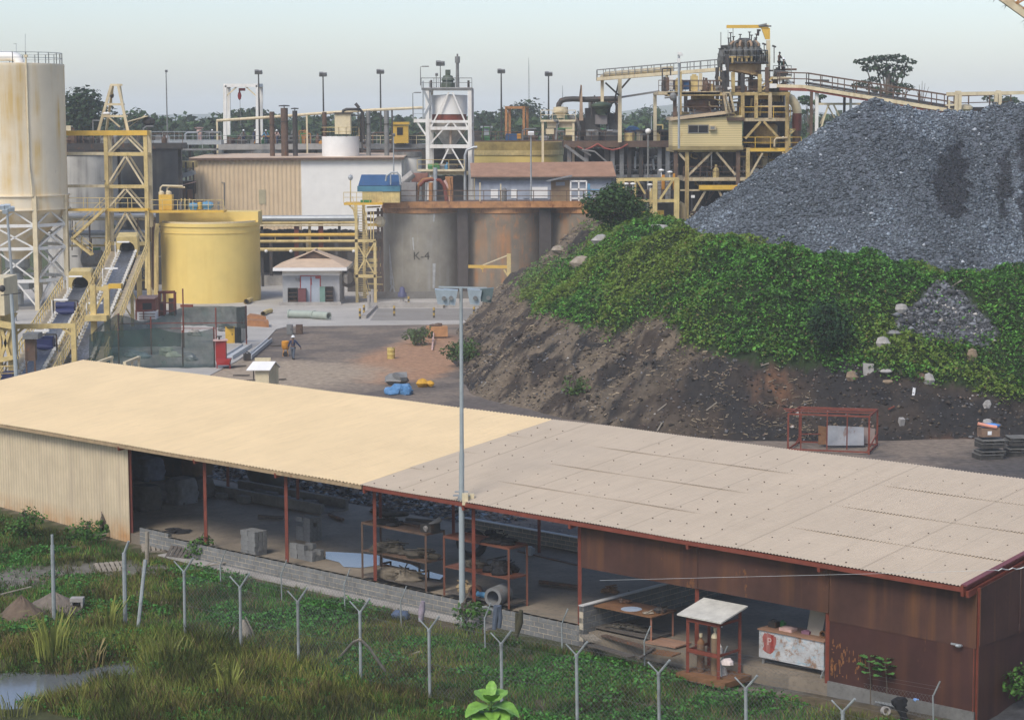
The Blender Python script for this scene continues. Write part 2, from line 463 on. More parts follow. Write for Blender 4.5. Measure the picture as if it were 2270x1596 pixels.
def flat(name,pix,z,m,th=.0):
 pts=[G(a,b,z)for a,b in pix];mb=MB()
 if th:mb.prism([(p.x,p.y,p.z-th)for p in pts],(0,0,th))
 else:mb.add(pts,[tuple(range(len(pts)))])
 return struct(name,mb,m)
m_pave=paint('yard_concrete',(.44,.415,.37),.85,.2,.25,bump=.2,grime=.35)
flat('pavement',[(-60,905),(300,905),(440,845),(525,800),(592,752),(612,730),(640,723),(1100,717),(1120,690),(1200,650),(1100,612),(560,604),(-60,640)],.05,m_pave,.3)
m_bund=paint('grey_slab',(.25,.235,.21),.85,.2,.4,grime=.3)
mb=MB();pts=[sh(s,t,.03)for s,t in((1,.44),(LEN-.3,.44),(LEN-.3,11.7),(1,11.7))];mb.prism([(p.x,p.y,-.6)for p in pts],(0,0,.63))
m_floor=paint('shed_floor_concrete',(.25,.205,.15),.75,.4,.35,bump=.15,grime=.5)
struct('floor',mb,m_floor)
TOE=[(75,118),(40,116),(28,116.5),(20.5,116),(13.5,116),(8.1,118),(2.6,124.5),(-2.4,136),(-4.6,158),(-4.2,180),(-2.6,196),(3,203),(20,204),(75,204)]
def sdist(x,y,poly):
 d=np.full(x.shape,1e9)
 for i in range(len(poly)):
  (ax,ay),(bx,by)=poly[i],poly[(i+1)%len(poly)]
  vx,vy=bx-ax,by-ay
  t=np.clip(((x-ax)*vx+(y-ay)*vy)/(vx*vx+vy*vy),0,1)
  d=np.minimum(d,np.hypot(x-ax-vx*t,y-ay-vy*t))
 return np.where(inpoly(x,y,poly),d,-d)
def hbank(x,y):
 d=sdist(x,y,TOE)+(fbm(x,y,2,.12,3)-.5)*3.0
 zp=np.clip(10.3-.115*(x-12),7.9,10.4)-.035*np.clip(y-140,0,60)
 a=.8*d;k=1.6
 hh=np.clip(.5+.5*(a-zp)/k,0,1);z=a+(zp-a)*hh-k*hh*(1-hh)
 return z+(fbm(x,y,4,.3,4)-.5)*2.1*sm(d,0,3)+(fbm(x,y,6,1.0,4)-.5)*1.1*sm(d,0,2)+(fbm(x,y,16,2.6,3)-.5)*.5*sm(d,0,1)
bx_,by_=np.arange(-9,76,.27),np.arange(106,210,.3)
X,Y=np.meshgrid(bx_,by_,indexing='ij');Z=hbank(X,Y)
PX,PY=projn(np.stack([X,Y,Z],-1))
VINE=[(1150,655),(1190,600),(1260,590),(1320,520),(1440,470),(1560,480),(1900,520),(2400,560),(2900,600),(2900,960),(2270,890),(2100,850),(1990,830),(1880,800),(1800,820),(1690,805),(1600,790),(1520,765),(1480,700),(1430,700),(1390,730),(1290,722),(1180,680)]
SCREE=[(2080,620),(2130,650),(2215,740),(2190,772),(2110,760),(2040,760),(1985,735),(1990,700),(2050,660)]
n=fbm(X,Y,1,.35,5);n2=fbm(X,Y,Z*.5,1.1,4)
def L3(a,b,k):return a+(b-a)*k[...,None]
O3=np.ones(X.shape+(3,))
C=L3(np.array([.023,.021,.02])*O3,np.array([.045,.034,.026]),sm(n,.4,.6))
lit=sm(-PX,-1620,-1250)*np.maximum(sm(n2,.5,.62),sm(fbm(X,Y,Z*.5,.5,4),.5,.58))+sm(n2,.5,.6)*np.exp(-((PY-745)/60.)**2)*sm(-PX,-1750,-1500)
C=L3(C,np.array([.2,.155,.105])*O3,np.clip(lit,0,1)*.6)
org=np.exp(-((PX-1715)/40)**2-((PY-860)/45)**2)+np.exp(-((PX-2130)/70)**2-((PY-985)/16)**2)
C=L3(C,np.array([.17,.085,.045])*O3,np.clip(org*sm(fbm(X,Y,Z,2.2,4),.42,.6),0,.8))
vz=inpoly(PX,PY,VINE)&~inpoly(PX,PY,SCREE)
C=np.where(vz[...,None],np.array([.02,.035,.01])*O3,C)
scr=inpoly(PX,PY,SCREE);C=np.where(scr[...,None],np.array([.1,.105,.115])*O3,C)
ni,nj=X.shape;q=np.arange(ni*nj).reshape(ni,nj)
F=np.stack([q[:-1,:-1],q[1:,:-1],q[1:,1:],q[:-1,1:]],-1).reshape(-1,4)
keep=(Z.reshape(-1)[F].max(1)>-.6);F=F[keep]
m_bank=vcol('embankment_earth',.95,.45,2.5,.8,6.0)
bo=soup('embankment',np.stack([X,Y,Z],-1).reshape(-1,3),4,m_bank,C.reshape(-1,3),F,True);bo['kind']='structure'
def bpt(px,py,Y0=100.,Y1=215.):
 for Yd in np.arange(Y0,Y1,.25):
  p=P(px,py,Yd)
  if p.z<float(hbank(np.array(p.x),np.array(p.y)))and p.z>-.5:return p
 return p
PK=[(25.7,148,19.75),(27.9,148.5,19.05),(29.1,150,18.6),(31.2,150,18.55),(33.4,150,18.55),(34.8,150,18.95),(37.2,150,19.45),(43,149,20.2),(50,148,20.5),(62,148,20)]
def hpile(x,y):
 h=np.full(x.shape,-50.)
 for(a,b)in zip(PK,PK[1:]):
  for t in(0,.25,.5,.75):
   c=[a[i]+(b[i]-a[i])*t for i in range(3)]
   h=np.maximum(h,c[2]-.70*np.hypot(x-c[0],(y-c[1])))
 return h+(fbm(x,y,8,.3,3)-.5)*.9+(fbm(x,y,12,1.1,4)-.5)*.6
xs,ys=np.arange(9,74,.3),np.arange(124,172,.3)
X,Y=np.meshgrid(xs,ys,indexing='ij');Z=hpile(X,Y);ZB=hbank(X,Y)
PX,PY=projn(np.stack([X,Y,Z],-1))
WET=[[(2062,400),(2085,340),(2125,300),(2150,350),(2140,420),(2150,480),(2120,495),(2080,480)],[(2205,360),(2232,320),(2238,470),(2215,480)],[(2255,290),(2300,270),(2300,560),(2262,520)]]
def wetf(px,py,x,y):
 jx=(fbm(x,y,3,.8,3)-.5)*70;jy=(fbm(x,y,17,.8,3)-.5)*60
 w_=np.zeros(px.shape,bool)
 for p in WET:w_|=inpoly(px+jx,py+jy,p)
 return w_
wet=wetf(PX,PY,X,Y)
n=fbm(X,Y,1,1.5,4);C=(np.array([.1,.112,.132])*O3[:1,:1]*(.55+.9*n[...,None]))
C=np.where(wet[...,None],np.array([.035,.037,.045]),C)
ni,nj=X.shape;q=np.arange(ni*nj).reshape(ni,nj)
F=np.stack([q[:-1,:-1],q[1:,:-1],q[1:,1:],q[:-1,1:]],-1).reshape(-1,4)
F=F[((Z-ZB).reshape(-1)[F].max(1)>-.4)]
m_gravel=vcol('grey_gravel',.8,.5,9.0,1.0,12.0)
gp=soup('gravel_pile',np.stack([X,Y,Z],-1).reshape(-1,3),4,m_gravel,C.reshape(-1,3),F,True)
gp['label']='tall heap of crushed blue-grey ore gravel on top of the green bank';gp['category']='gravel pile'
OCT=np.array([(1,0,0),(0,1,0),(-1,0,0),(0,-1,0),(0,0,1),(0,0,-1)],float)
OF=np.array([(0,1,4),(1,2,4),(2,3,4),(3,0,4),(1,0,5),(2,1,5),(3,2,5),(0,3,5)])
def rocks(name,pos,size,cols,m,flat_=.6):
 n_=len(pos);j=1+NR.uniform(-.42,.42,(n_,6,1));v=OCT[None]*j+NR.uniform(-.22,.22,(n_,6,3))
 v*=np.stack([np.ones(n_),NR.uniform(.6,1,n_),NR.uniform(flat_*.7,flat_*1.3,n_)],-1)[:,None]
 a=NR.uniform(0,6.28,n_);b=NR.uniform(-.7,.7,n_)
 x,y,z=v[...,0],v[...,1],v[...,2]
 y,z=y*np.cos(b)[:,None]-z*np.sin(b)[:,None],y*np.sin(b)[:,None]+z*np.cos(b)[:,None]
 x,y=x*np.cos(a)[:,None]-y*np.sin(a)[:,None],x*np.sin(a)[:,None]+y*np.cos(a)[:,None]
 v=np.stack([x,y,z],-1)*size[:,None,None]+pos[:,None]
 f=(OF[None]+(np.arange(n_)*6)[:,None,None]).reshape(-1,3)
 return soup(name,v.reshape(-1,3),3,m,np.repeat(cols,6,0),f)
NS=120000
x=NR.uniform(10,56,NS);y=NR.uniform(128,153,NS);z=hpile(x,y);zb=hbank(x,y)
px,py=projn(np.stack([x,y,z],-1));k=(z>zb-.15)&(px<2750)
x,y,z,px,py=x[k],y[k],z[k],px[k],py[k]
wt_=wetf(px,py,x,y);br=NR.rand(len(x))**1.6
c=np.array([.125,.146,.165])[None]*(.5+1.2*br[:,None])*(.75+.55*sm(fbm(x,y,4,.28,3),.35,.65))[:,None];c[NR.rand(len(x))>.992]=(.4,.42,.44)
c=np.where(wt_[:,None],c*.38,c);sz=NR.uniform(.045,.13,len(x))*np.where(wt_,.7,1)*(1+.7*(NR.rand(len(x))>.9))
m_stone=vcol('loose_stone',.7,.2,5)
so_=rocks('loose_stones',np.stack([x,y,z+sz*.3],-1),sz,c,m_stone);so_.parent=gp;so_['kind']='stuff'
NS=26000
NS+=60000;x=NR.uniform(-5,40,NS);y=NR.uniform(108,150,NS);x[26000:]=NR.uniform(20,31,60000);y[26000:]=NR.uniform(114,130,60000);z=hbank(x,y);px,py=projn(np.stack([x,y,z],-1))
vin=inpoly(px,py,VINE);scr=inpoly(px,py,SCREE)
k=(z>.05)&((~vin&(NR.rand(NS)<.35+.4*sm(px,1300,1700)))|scr|(NR.rand(NS)<.01))&(scr|(np.arange(NS)<26000));x,y,z,px,py,scr=[a[k]for a in(x,y,z,px,py,scr)]
br=NR.rand(len(x))**2.2
c=np.array([.075,.073,.072])[None]*(.4+2.6*br[:,None]);c=np.where((NR.rand(len(x))<.3)[:,None],c*np.array([1.25,.9,.7]),c)
c=np.where(scr[:,None],np.array([.12,.125,.135])*(.4+1.4*br[:,None]),c);c[NR.rand(len(x))>.975]=(.42,.39,.35)
sz=NR.uniform(.03,.12,len(x))*(1+.9*(NR.rand(len(x))>.94))*np.where(scr,1.5,1)
o=rocks('stones',np.stack([x,y,z+sz*.2],-1),sz,c,m_stone);o['kind']='stuff'
NC=34000
x=NR.uniform(-5,40,NC);y=NR.uniform(108,198,NC);z=hbank(x,y);px,py=projn(np.stack([x,y,z],-1));k=(z>.1)&~inpoly(px,py,VINE)&(fbm(x,y,z,.8,3)>.42);x,y,z=x[k],y[k],z[k];n_=len(x)
c=np.array([.05,.04,.032])[None]*NR.uniform(.4,1.9,(n_,1));tanm=(NR.rand(n_)<.22)[:,None];c=np.where(tanm,np.array([.15,.115,.08])*NR.uniform(.5,1.2,(n_,1)),c);sz=NR.uniform(.05,.17,n_)*(1+1.2*(NR.rand(n_)>.95))
o=rocks('earth_clods',np.stack([x,y,z],-1),sz,c,m_bank);o['kind']='stuff'
NS=5000
s_=NR.uniform(2,64,NS);t_=NR.uniform(11.8,24,NS);x=SX+SD.x*s_+SN.x*t_;y=SY+SD.y*s_+SN.y*t_
z=np.maximum(hz(x,y),0);sz=NR.uniform(.02,.07,NS);br=NR.rand(NS)
o=rocks('grit',np.stack([x,y,z],-1),sz,np.array([.16,.15,.14])*(.3+1.5*br[:,None]**2),m_stone);o['kind']='stuff'
NS=30000
x=NR.uniform(-5,18,NS);y=NR.uniform(110,195,NS);z=hbank(x,y);px,py=projn(np.stack([x,y,z],-1))
k=(z>.1)&~inpoly(px,py,VINE)&(px<1800)&(fbm(x,y,z*.5,.5,4)>.5)
x,y,z=x[k],y[k],z[k];n_=len(x);a=NR.uniform(0,3.14,n_);l=NR.uniform(.1,.45,n_);w_=NR.uniform(.02,.06,n_)
d=np.stack([np.cos(a),np.sin(a),NR.uniform(-.5,.5,n_)],-1)*l[:,None]/2;e=np.stack([-np.sin(a)*.4,np.cos(a)*.4,np.ones(n_)],-1)*w_[:,None]/2
p=np.stack([x,y,z+.07],-1)
v=np.stack([p-d-e,p+d-e,p+d+e,p-d+e],1)
c=np.array([.34,.27,.18])*NR.uniform(.35,1.25,(n_,1))
o=soup('dry_litter',v.reshape(-1,3),4,vcol('dry_litter',.9,.2),np.repeat(c,4,0));o['kind']='stuff'
m_leaf=vcol('leaf_green',.55,.15,3,trans=.25,spec=.3)
def leaves(pos,size,cols,name,m=None,upw=.6,asp=.62,out=None):
 n_=len(pos);nrm=NR.normal(0,1,(n_,3));nrm[:,2]=np.abs(nrm[:,2])+upw
 if out is not None:nrm+=out
 nrm/=np.linalg.norm(nrm,axis=1,keepdims=True)
 t=NR.normal(0,1,(n_,3));t-=nrm*(t*nrm).sum(1,keepdims=True);t/=np.linalg.norm(t,axis=1,keepdims=True)
 b=np.cross(nrm,t);L=size[:,None]
 v=np.stack([pos-t*L,pos+b*L*asp-t*L*.1+nrm*L*.15,pos+t*L,pos-b*L*asp-t*L*.1+nrm*L*.15],1)
 return soup(name,v.reshape(-1,3),4,m or m_leaf,np.repeat(cols,4,0))
NS=1000000
x=NR.uniform(-5,54,NS);y=NR.uniform(108,196,NS);z=hbank(x,y);px,py=projn(np.stack([x,y,z],-1))
jx=(fbm(x,y,2,.5,4)-.5)*130+NR.normal(0,9,NS);jy=(fbm(x,y,21,.5,4)-.5)*130+NR.normal(0,9,NS)
k=inpoly(px+jx,py+jy,VINE)&(~inpoly(px+jx*.6,py+jy*.6,SCREE)|(NR.rand(NS)<.05))&(px<2800)&(z>.3)
k&=(hpile(x,y)<z+.35)
x,y,z,px,py=x[k],y[k],z[k],px[k],py[k]
lump=fbm(x,y,z*.6,.75,3);n2=fbm(x,y,z,2.6,3)
hgt=(lump-.3).clip(0)*.75+n2*.22
z2=z+.08+hgt*NR.uniform(.55,1.0,len(x));n3=fbm(x,y,5,.22,3)
c=np.array([.07,.19,.026])[None]*(.3+1.4*NR.rand(len(x),1)**1.3)*(.55+.9*sm(n2,.3,.65))[:,None];yl=sm(n3+.3*(NR.rand(len(x))-.5)+.12*sm(-px,-1750,-1350),.44,.66)
c=c+(np.array([.19,.25,.035])-c)*(yl*.75)[:,None]
dead=NR.rand(len(x))<.025;c[dead]=(.2,.15,.07)
o=leaves(np.stack([x,y,z2],-1),NR.uniform(.05,.125,len(x))*(1+.5*(NR.rand(len(x))>.93)),c,'vines');o['kind']='stuff'
NVINE=len(x)
m_treeleaf=vcol('tree_leaf',.7,.12,1,trans=.2)
def crown(clumps,nper,size,col,var=.5,flat_=1.0):
 ps,cs,outs=[],[],[]
 for(cx,cy,cz,rx,ry,rz)in clumps:
  n_=max(40,int(nper*rx*rz));d=NR.normal(0,1,(n_,3));d/=np.linalg.norm(d,axis=1,keepdims=True)
  r=NR.uniform(.45,1.0,n_)**.55
  nn=vn(d[:,0]*3+cx,d[:,1]*3+cy,d[:,2]*3+cz,1.0)
  r=r*(.72+.5*nn)
  p=np.stack([cx+d[:,0]*rx*r,cy+d[:,1]*ry*r,cz+d[:,2]*rz*r],-1)
  ps.append(p);outs.append(d*.9);k=NR.uniform(1-var,1+var,n_)*NR.uniform(.8,1.2)
  cs.append(np.array(col)[None]*k[:,None])
 return leaves(np.concatenate(ps),NR.uniform(size*.6,size*1.3,sum(map(len,ps))),np.concatenate(cs),'crown',m_treeleaf,.3,.7,np.concatenate(outs))
def tree(name,label,base,trunk_r,trunk_h,clumps,nper,size,col,group=None,limbs=True,cat='tree'):
 root=thing(name,label,cat,base,group);mb=MB();b=V(base)
 top=b+V((RN.uniform(-.3,.3),0,trunk_h));mb.path([b-V((0,0,.3)),b.lerp(top,.5)+V((RN.uniform(-.2,.2),0,0)),top],trunk_r,8,[trunk_r*1.25,trunk_r*.85,trunk_r*.6])
 if limbs:
  for c in clumps:
   e=b+V(c[:3]);s_=b.lerp(top,RN.uniform(.6,.98));mid=s_.lerp(e,.5)+V((0,0,RN.uniform(-.3,.5)))
   mb.path([s_,mid,e],.1,5,[trunk_r*.4,trunk_r*.28,trunk_r*.1])
 part('trunk',mb,m_bark,root,True)
 cr=crown(clumps,nper,size,col);cr.parent=root
 return root
def blobs(w_,h0,h1,n_,rnd,round_=True,rr=(.22,.36)):
 out=[]
 for i in range(n_):
  a=rnd.uniform(0,6.28);q=rnd.uniform(0,1)**.6;v=rnd.uniform(0,1)
  if round_:rad=w_/2*math.sqrt(max(.08,1-(2*v-1)**2))*q*.8
  else:rad=w_/2*q*.85
  s_=w_*rnd.uniform(*rr);out.append((rad*math.cos(a),rad*math.sin(a),h0+(h1-h0)*v,s_,s_,s_*(.7 if round_ else.35)))
 return out
DKG,MDG,LTG=(.030,.055,.022),(.04,.08,.025),(.06,.105,.03)
def tr(px,pytop,wpx,Yd,label,kind='round',col=MDG,n_=14,low=None,dens=9,size=.42,name='tree'):
 top=P(px,pytop,Yd);w_=wpx*Yd/FP;base=V((top.x,Yd,0));h=top.z
 lowz=h-(w_*.9 if low is None else low)
 r=random.Random(int(px*7+Yd))
 if kind=='round':cl=blobs(w_,lowz+w_*.2,h-w_*.22,n_,r)
 elif kind=='flat':cl=blobs(w_,lowz,h-w_*.1,n_,r,False,(.16,.27))
 return tree(name,label,base,max(.25,w_*.035),(lowz+h)/2,cl,dens,size,col,'trees beyond the plant')
tr(178,184,118,300,'big dark spreading tree beside the tall cream silo','round',DKG,22,8,24,.36)
tr(300,236,66,390,'bushy green tree seen just right of the pyramid hoist frame','round',MDG,12)
tr(352,248,70,400,'low leafy tree behind the grey walkways left of the first lamp mast','round',MDG,12)
tr(432,256,72,410,'light green tree above the grey walkway, left of the long pipe','round',LTG,12)
tr(478,262,50,410,'small light green tree behind the start of the long pipe','round',LTG,9)
tr(556,234,104,400,'dark flat topped tree seen through the white portal frame','flat',DKG,22,5.0,20,.4)
tr(606,250,62,430,'round green tree behind the three brown chimneys','round',MDG,11)
tr(676,262,70,450,'low green tree right of the brown chimneys','round',MDG,11)
tr(905,258,90,470,'hazy green tree behind the yellow operator cab','round',LTG,12)
tr(1072,236,92,420,'dark tree touching the right side of the white hopper tower','round',DKG,16,None,12)
tr(1156,221,118,420,'big rounded dark tree behind the rusty portal frame','round',DKG,24,9,14)
tr(1226,262,60,440,'small pale tree right of the big rounded tree','round',LTG,10)
tr(1010,268,60,460,'low tree behind the legs of the white hopper tower','round',MDG,9)
tr(1432,230,96,640,'distant hazy dome shaped tree seen under the conveyor bridge','round',MDG,16,None,6,.6)
tr(1400,268,100,380,'bright green bushy tree below the distant dome shaped tree','round',LTG,14,6)
tr(1470,266,76,390,'green bushy tree just left of the cream control cabin','round',MDG,12,6)
tr(1795,204,66,300,'slender tree with sparse crown right of the bent duct','flat',MDG,10,7.5,12,.36)
tr(1822,268,120,310,'thick green trees under the right conveyor, behind the gravel slope','round',MDG,16,9)
tr(1766,282,70,330,'dark bushy tree behind the tower next to the bent duct','round',DKG,12,6)
b=P(1965,121,290);w_=8.9
KAP=[(-3.0,0,-1.0,1.6,1.5,.45),(-1.5,.6,-.65,1.5,1.4,.5),(0,0,-.5,1.6,1.5,.5),(1.6,-.5,-.6,1.6,1.5,.5),(3.0,0,-1.0,1.2,1.3,.42),(-2.2,0,-1.9,1.3,1.2,.45),(-.6,0,-1.6,1.5,1.2,.55),(1.0,.4,-1.8,1.5,1.2,.5),(2.7,0,-2.0,1.2,1.1,.4),(.0,.2,-2.6,1.2,1.0,.5),(1.9,0,-2.8,1.3,1,.4),(-1.4,.2,-3.4,1.3,1.0,.4),(-2.9,0,-3.9,1.2,1.0,.4),(-4.0,0,-4.3,.9,.9,.35),(.9,0,-3.7,.9,.9,.4),(2.2,0,-4.3,1.5,1.0,.4),(3.3,0,-4.6,.8,.8,.35),(-1.6,0,-4.8,1.0,.9,.4),(1.2,0,-5.2,1.4,1.0,.45),(-.6,0,-5.7,1.2,1.0,.5)]
tree('kapok_tree','tall layered silk-cotton tree rising behind the peak of the gravel heap',(b.x,290,0),.55,b.z-2.5,[(a[0],a[1],a[2]+b.z,a[3],a[4],a[5])for a in KAP],120,.26,(.028,.05,.022),'trees beyond the plant')
tr(2216,211,76,340,'flat umbrella shaped tree on the skyline behind the right gravel ridge','flat',DKG,16,4.5,20,.36)
mb=MB();b=P(2043,250,280);
for dx,dz in((0,4.2),(-.8,3.2),(.9,3.4),(.4,3.9),(-.4,3.7)):mb.path([(b.x,280,0),(b.x,280,b.z),(b.x+dx*.5,280,b.z+dz*.6),(b.x+dx,280,b.z+dz)],.05,4,[.2,.1,.05,.02])
solo('bare_tree',mb,m_bark,'thin leafless tree right of the tall layered tree','tree')
ps=[];cs=[]
for i in range(620):
 Yd=NR.uniform(380,640);px=NR.uniform(-150,2420);x=(px-CX)/FP*Yd
 top=18+(266-NR.uniform(262,292))*Yd/FP;r=NR.uniform(2.2,4.5)
 n_=130;d=NR.normal(0,1,(n_,3));d/=np.linalg.norm(d,axis=1,keepdims=True);d[:,2]*=1.4
 p=np.array([x,Yd,top-r])+d*r*NR.uniform(.7,1.08,(n_,1));ps.append(p)
 base=np.array(DKG)+(np.array(LTG)-np.array(DKG))*NR.rand();cs.append(base[None]*NR.uniform(.55,1.35,(n_,1)))
ps=np.concatenate(ps);o=leaves(ps,NR.uniform(.5,1.0,len(ps)),np.concatenate(cs),'forest',m_treeleaf,.3,.75);o['kind']='stuff'
def shrub(name,label,base,clumps,nper,size,col,grp=None):
 return tree(name,label,base,.06,1.0,clumps,nper,size,col,grp,cat='shrub')
b=bpt(1362,512)
r=random.Random(3)
shrub('bush','round leafy bush at the left end of the green bank, against the concrete tanks',b,blobs(4.9,.5,3.1,26,r,True,(.16,.26)),260,.13,(.035,.075,.018))
b=bpt(1832,770);shrub('bush','dark green bush in the middle of the vine covered slope',b+V((0,-.4,0)),blobs(3.4,.3,2.6,18,r,True,(.16,.26)),330,.1,(.018,.05,.016))
b=G(925,765);shrub('weed','tall green weeds left of the orange box in the yard',b,blobs(2.6,.2,1.1,12,r,True,(.16,.28)),260,.12,(.06,.11,.03))
b=bpt(1045,790);shrub('weed','patch of grass-green weeds at the foot of the bank behind the light pole',b+V((-.6,-.6,-.3)),blobs(4.0,.2,1.3,14,r,True,(.14,.22)),200,.11,(.065,.12,.03))
b=bpt(1275,870);shrub('weed','small weeds low on the bare slope above the roof joint',b,blobs(2.6,.1,.8,9,r,True,(.14,.22)),240,.1,(.07,.12,.03))
for px,py,w_,lab in((60,1190,2.4,'bright green weeds against the cream corrugated wall, at the left edge'),(190,1205,2.0,'bright green weeds against the cream wall, near its corner'),(228,1188,.9,'thin climbing weed on the cream wall beside its corner'),(2150,1560,2.4,'green weeds around the corner post of the rusty shed'),(2240,1560,2.6,'green weeds along the rusty gable wall'),(455,1240,1.6,'weeds around the second red shed post'),(1040,1395,1.8,'broad leaved weeds at the foot of the tall light pole')):
 b=gz(px,py);shrub('weed',lab,b,blobs(w_,.05,.6+.2*w_,10,r,True,(.16,.26)),420,.075,(.055,.13,.022))
m_blade=vcol('grass_blade',.75,.1,1,trans=.3)
def grass(name,x,y,hgt,wid,cols,lean=.5):
 n_=len(x);z=hz(x,y);a=NR.uniform(0,6.283,n_);l=hgt*NR.uniform(.1,lean,n_)
 p=np.stack([x,y,z-.02],-1);tip=p+np.stack([np.cos(a)*l,np.sin(a)*l,hgt],-1)
 b=NR.uniform(0,6.283,n_);e=np.stack([np.cos(b),np.sin(b),0*b],-1)*wid[:,None]/2;mid=p+(tip-p)*.55+np.stack([0*l,0*l,hgt*.1],-1)
 v=np.stack([p-e,p+e,mid+e*.7,tip,mid-e*.7],1)
 o=soup(name,v.reshape(-1,3),5,m_blade,np.repeat(cols,5,0));o['kind']='stuff';return o
def fgpts(n_,padt=-.75,tmin=-17):
 s_=NR.uniform(-6,70,n_);t_=NR.uniform(tmin,padt,n_);x=SX+SD.x*s_+SN.x*t_;y=SY+SD.y*s_+SN.y*t_
 px,py=projn(np.stack([x,y,np.zeros(n_)-.4],-1));k=(px>-170)&(px<2440)&(py<1720)
 for c,rx,ry in((POND[0],2.0,1.75),(POND[1],.95,1.1)):
  dd=np.sqrt(((x-c.x)/rx)**2+((y-c.y)/ry)**2)+(fbm(x,y,9,.5,3)-.5)*.9;k&=dd>.86
 grv=.75*blob(x,y,20,1265,3.0,2.6)+.8*blob(x,y,290,1235,4,1.4)+.8*blob(x,y,1700,1500,3,1.2)
 k&=NR.rand(n_)>sm(grv,.25,.8)*.93
 return x[k],y[k],px[k],py[k]
x,y,px,py=fgpts(46000)
rep=8;x=np.repeat(x,rep)+NR.normal(0,.07,len(x)*rep);y=np.repeat(y,rep)+NR.normal(0,.07,len(y)*rep);px=np.repeat(px,rep);py=np.repeat(py,rep)
n=fbm(x,y,2,.28,4);n2=fbm(x,y,11,.9,3);cl=sm(n2,.38,.6)
left=np.exp(-((px-330)/420)**2)*sm(py,1370,1440)
k=NR.rand(len(x))<.35+.65*np.maximum(cl,left);x,y,px,py,n,n2,left=[a[k]for a in(x,y,px,py,n,n2,left)]
gcolr=np.array([.08,.205,.034])[None]*np.ones((len(x),1));olive=np.array([.235,.24,.05]);brown=np.array([.22,.16,.07])
ko=np.clip(sm(n+.3*(NR.rand(len(x))-.5),.44,.6)*.8+left*.6,0,1)[:,None];gcolr=gcolr+(olive-gcolr)*ko
kb=(NR.rand(len(x))<.12+.3*sm(n2,.5,.66))[:,None];gcolr=np.where(kb,brown,gcolr)*NR.uniform(.4,1.4,(len(x),1))*(.5+.75*sm(fbm(x,y,41,.55,3),.36,.56))[:,None]
hg=NR.uniform(.1,.3,len(x))*(.6+1.0*n2)*(1+1.3*left)
grass('grass',x,y,hg,NR.uniform(.016,.034,len(x)),gcolr,.75)
x,y,px,py=fgpts(170000);n=fbm(x,y,31,.4,4);k=(n>.44)&(NR.rand(len(x))<.95);x,y=x[k],y[k]
c=np.array([.062,.195,.03])*NR.uniform(.4,1.5,(len(x),1));z=hz(x,y)+.05+.28*sm(n[k],.47,.62)*NR.uniform(.3,1,len(x))
o=leaves(np.stack([x,y,z],-1),NR.uniform(.035,.085,len(x)),c,'ground_cover');o['kind']='stuff'
def reed(px,py,n_,h,spread,label,col=(.24,.26,.05)):
 b=gz(px,py);mb=MB()
 for i in range(n_):
  a=RN.uniform(0,6.28);q=RN.uniform(0,spread);hh=h*RN.uniform(.5,1.05);p=b+V((math.cos(a)*q,math.sin(a)*q,-.05))
  d=V((math.cos(a),math.sin(a),0))*RN.uniform(.1,.55)*hh;e=V((-math.sin(a+1),math.cos(a+1),0))*.022
  q1=p+d*.25+V((0,0,hh*.6));q2=p+d*.7+V((0,0,hh*.95));q3=p+d*1.25+V((0,0,hh*.9))
  mb.add([p-e,p+e,q1+e,q1-e,q2+e*.7,q2-e*.7,q3],[(0,1,2,3),(3,2,4,5),(5,4,6)])
 return solo('reed_clump',mb,paint('reed_%d'%px,col,.7,.3,3),label,'reeds',b,'clumps of tall grass')
reed(118,1462,60,1.9,.55,'tallest yellow-green reed clump, above the larger pond')
reed(242,1398,34,1.5,.35,'upright pale reed clump below the leaning fence pole')
reed(208,1462,26,1.1,.4,'dry tan reed clump above the smaller pond',(.3,.24,.1))
reed(512,1545,40,1.3,.4,'arching yellow-green reed clump in front of the fence, right of the ponds')
reed(370,1470,40,1.1,.8,'low olive reed clump right of the smaller pond',(.16,.17,.04))
reed(30,1590,40,.9,.8,'olive grass clump at the bottom left corner below the larger pond',(.16,.17,.04))
b=V((P(1088,1600,55).x,55,float(hz(P(1088,1600,55).x,55))));top=P(1088,1572,55)
t=thing('sapling','young sapling with big bright green leaves at the bottom edge of the view','plant',b)
mb=MB();mb.path([b,b.lerp(top,.5)+V((.05,0,0)),top+V((0,0,.25))],.035,6);part('stem',mb,paint('green_stem',(.12,.2,.05),.6),t,True)
m_big=paint('big_leaf',(.19,.37,.055),.5,.4,6,(.1,.24,.03),.6,9,bump=.4,bs=9)
def leafmesh(c,ang,L,wdt,droop,tilt):
 mb=MB();d=V((math.cos(ang),math.sin(ang),0));e=V((-math.sin(ang),math.cos(ang),0));c=V(c)
 def fn(u,v):
  x=u*L;k=math.sin(math.pi*min(1,u*.93+.05))**.75*wdt;y=(v-.5)*2*k
  return c+d*x+e*y+V((0,0,tilt*x-droop*u*u*L+abs(y)*.25+.015*math.sin(u*22)))
 mb.grid(fn,9,6);return mb
for ang,L,wd,dr,ti,dz in((-1.9,.8,.33,.75,.25,-.1),(-1.1,.75,.32,.8,.3,-.05),(-2.6,.75,.3,.6,.4,.05),(-.35,.78,.31,.65,.4,.05),(.9,.6,.26,.3,.7,.15),(2.2,.6,.26,.3,.7,.15),(-1.5,.5,.2,.25,.85,.22),(3.0,.7,.28,.8,.3,-.3),(-.2,.7,.28,.8,.3,-.35),(-1.7,.6,.26,.8,.2,-.4),(-.9,.6,.26,.8,.2,-.45),(1.5,.35,.13,.1,1.2,.3)):
 part('leaf',leafmesh(top+V((0,0,dz)),ang,L*1.05,wd*1.15,dr,ti),m_big,t,True)
m_rub=paint('rubbery_leaf',(.075,.19,.045),.4,.25,5)
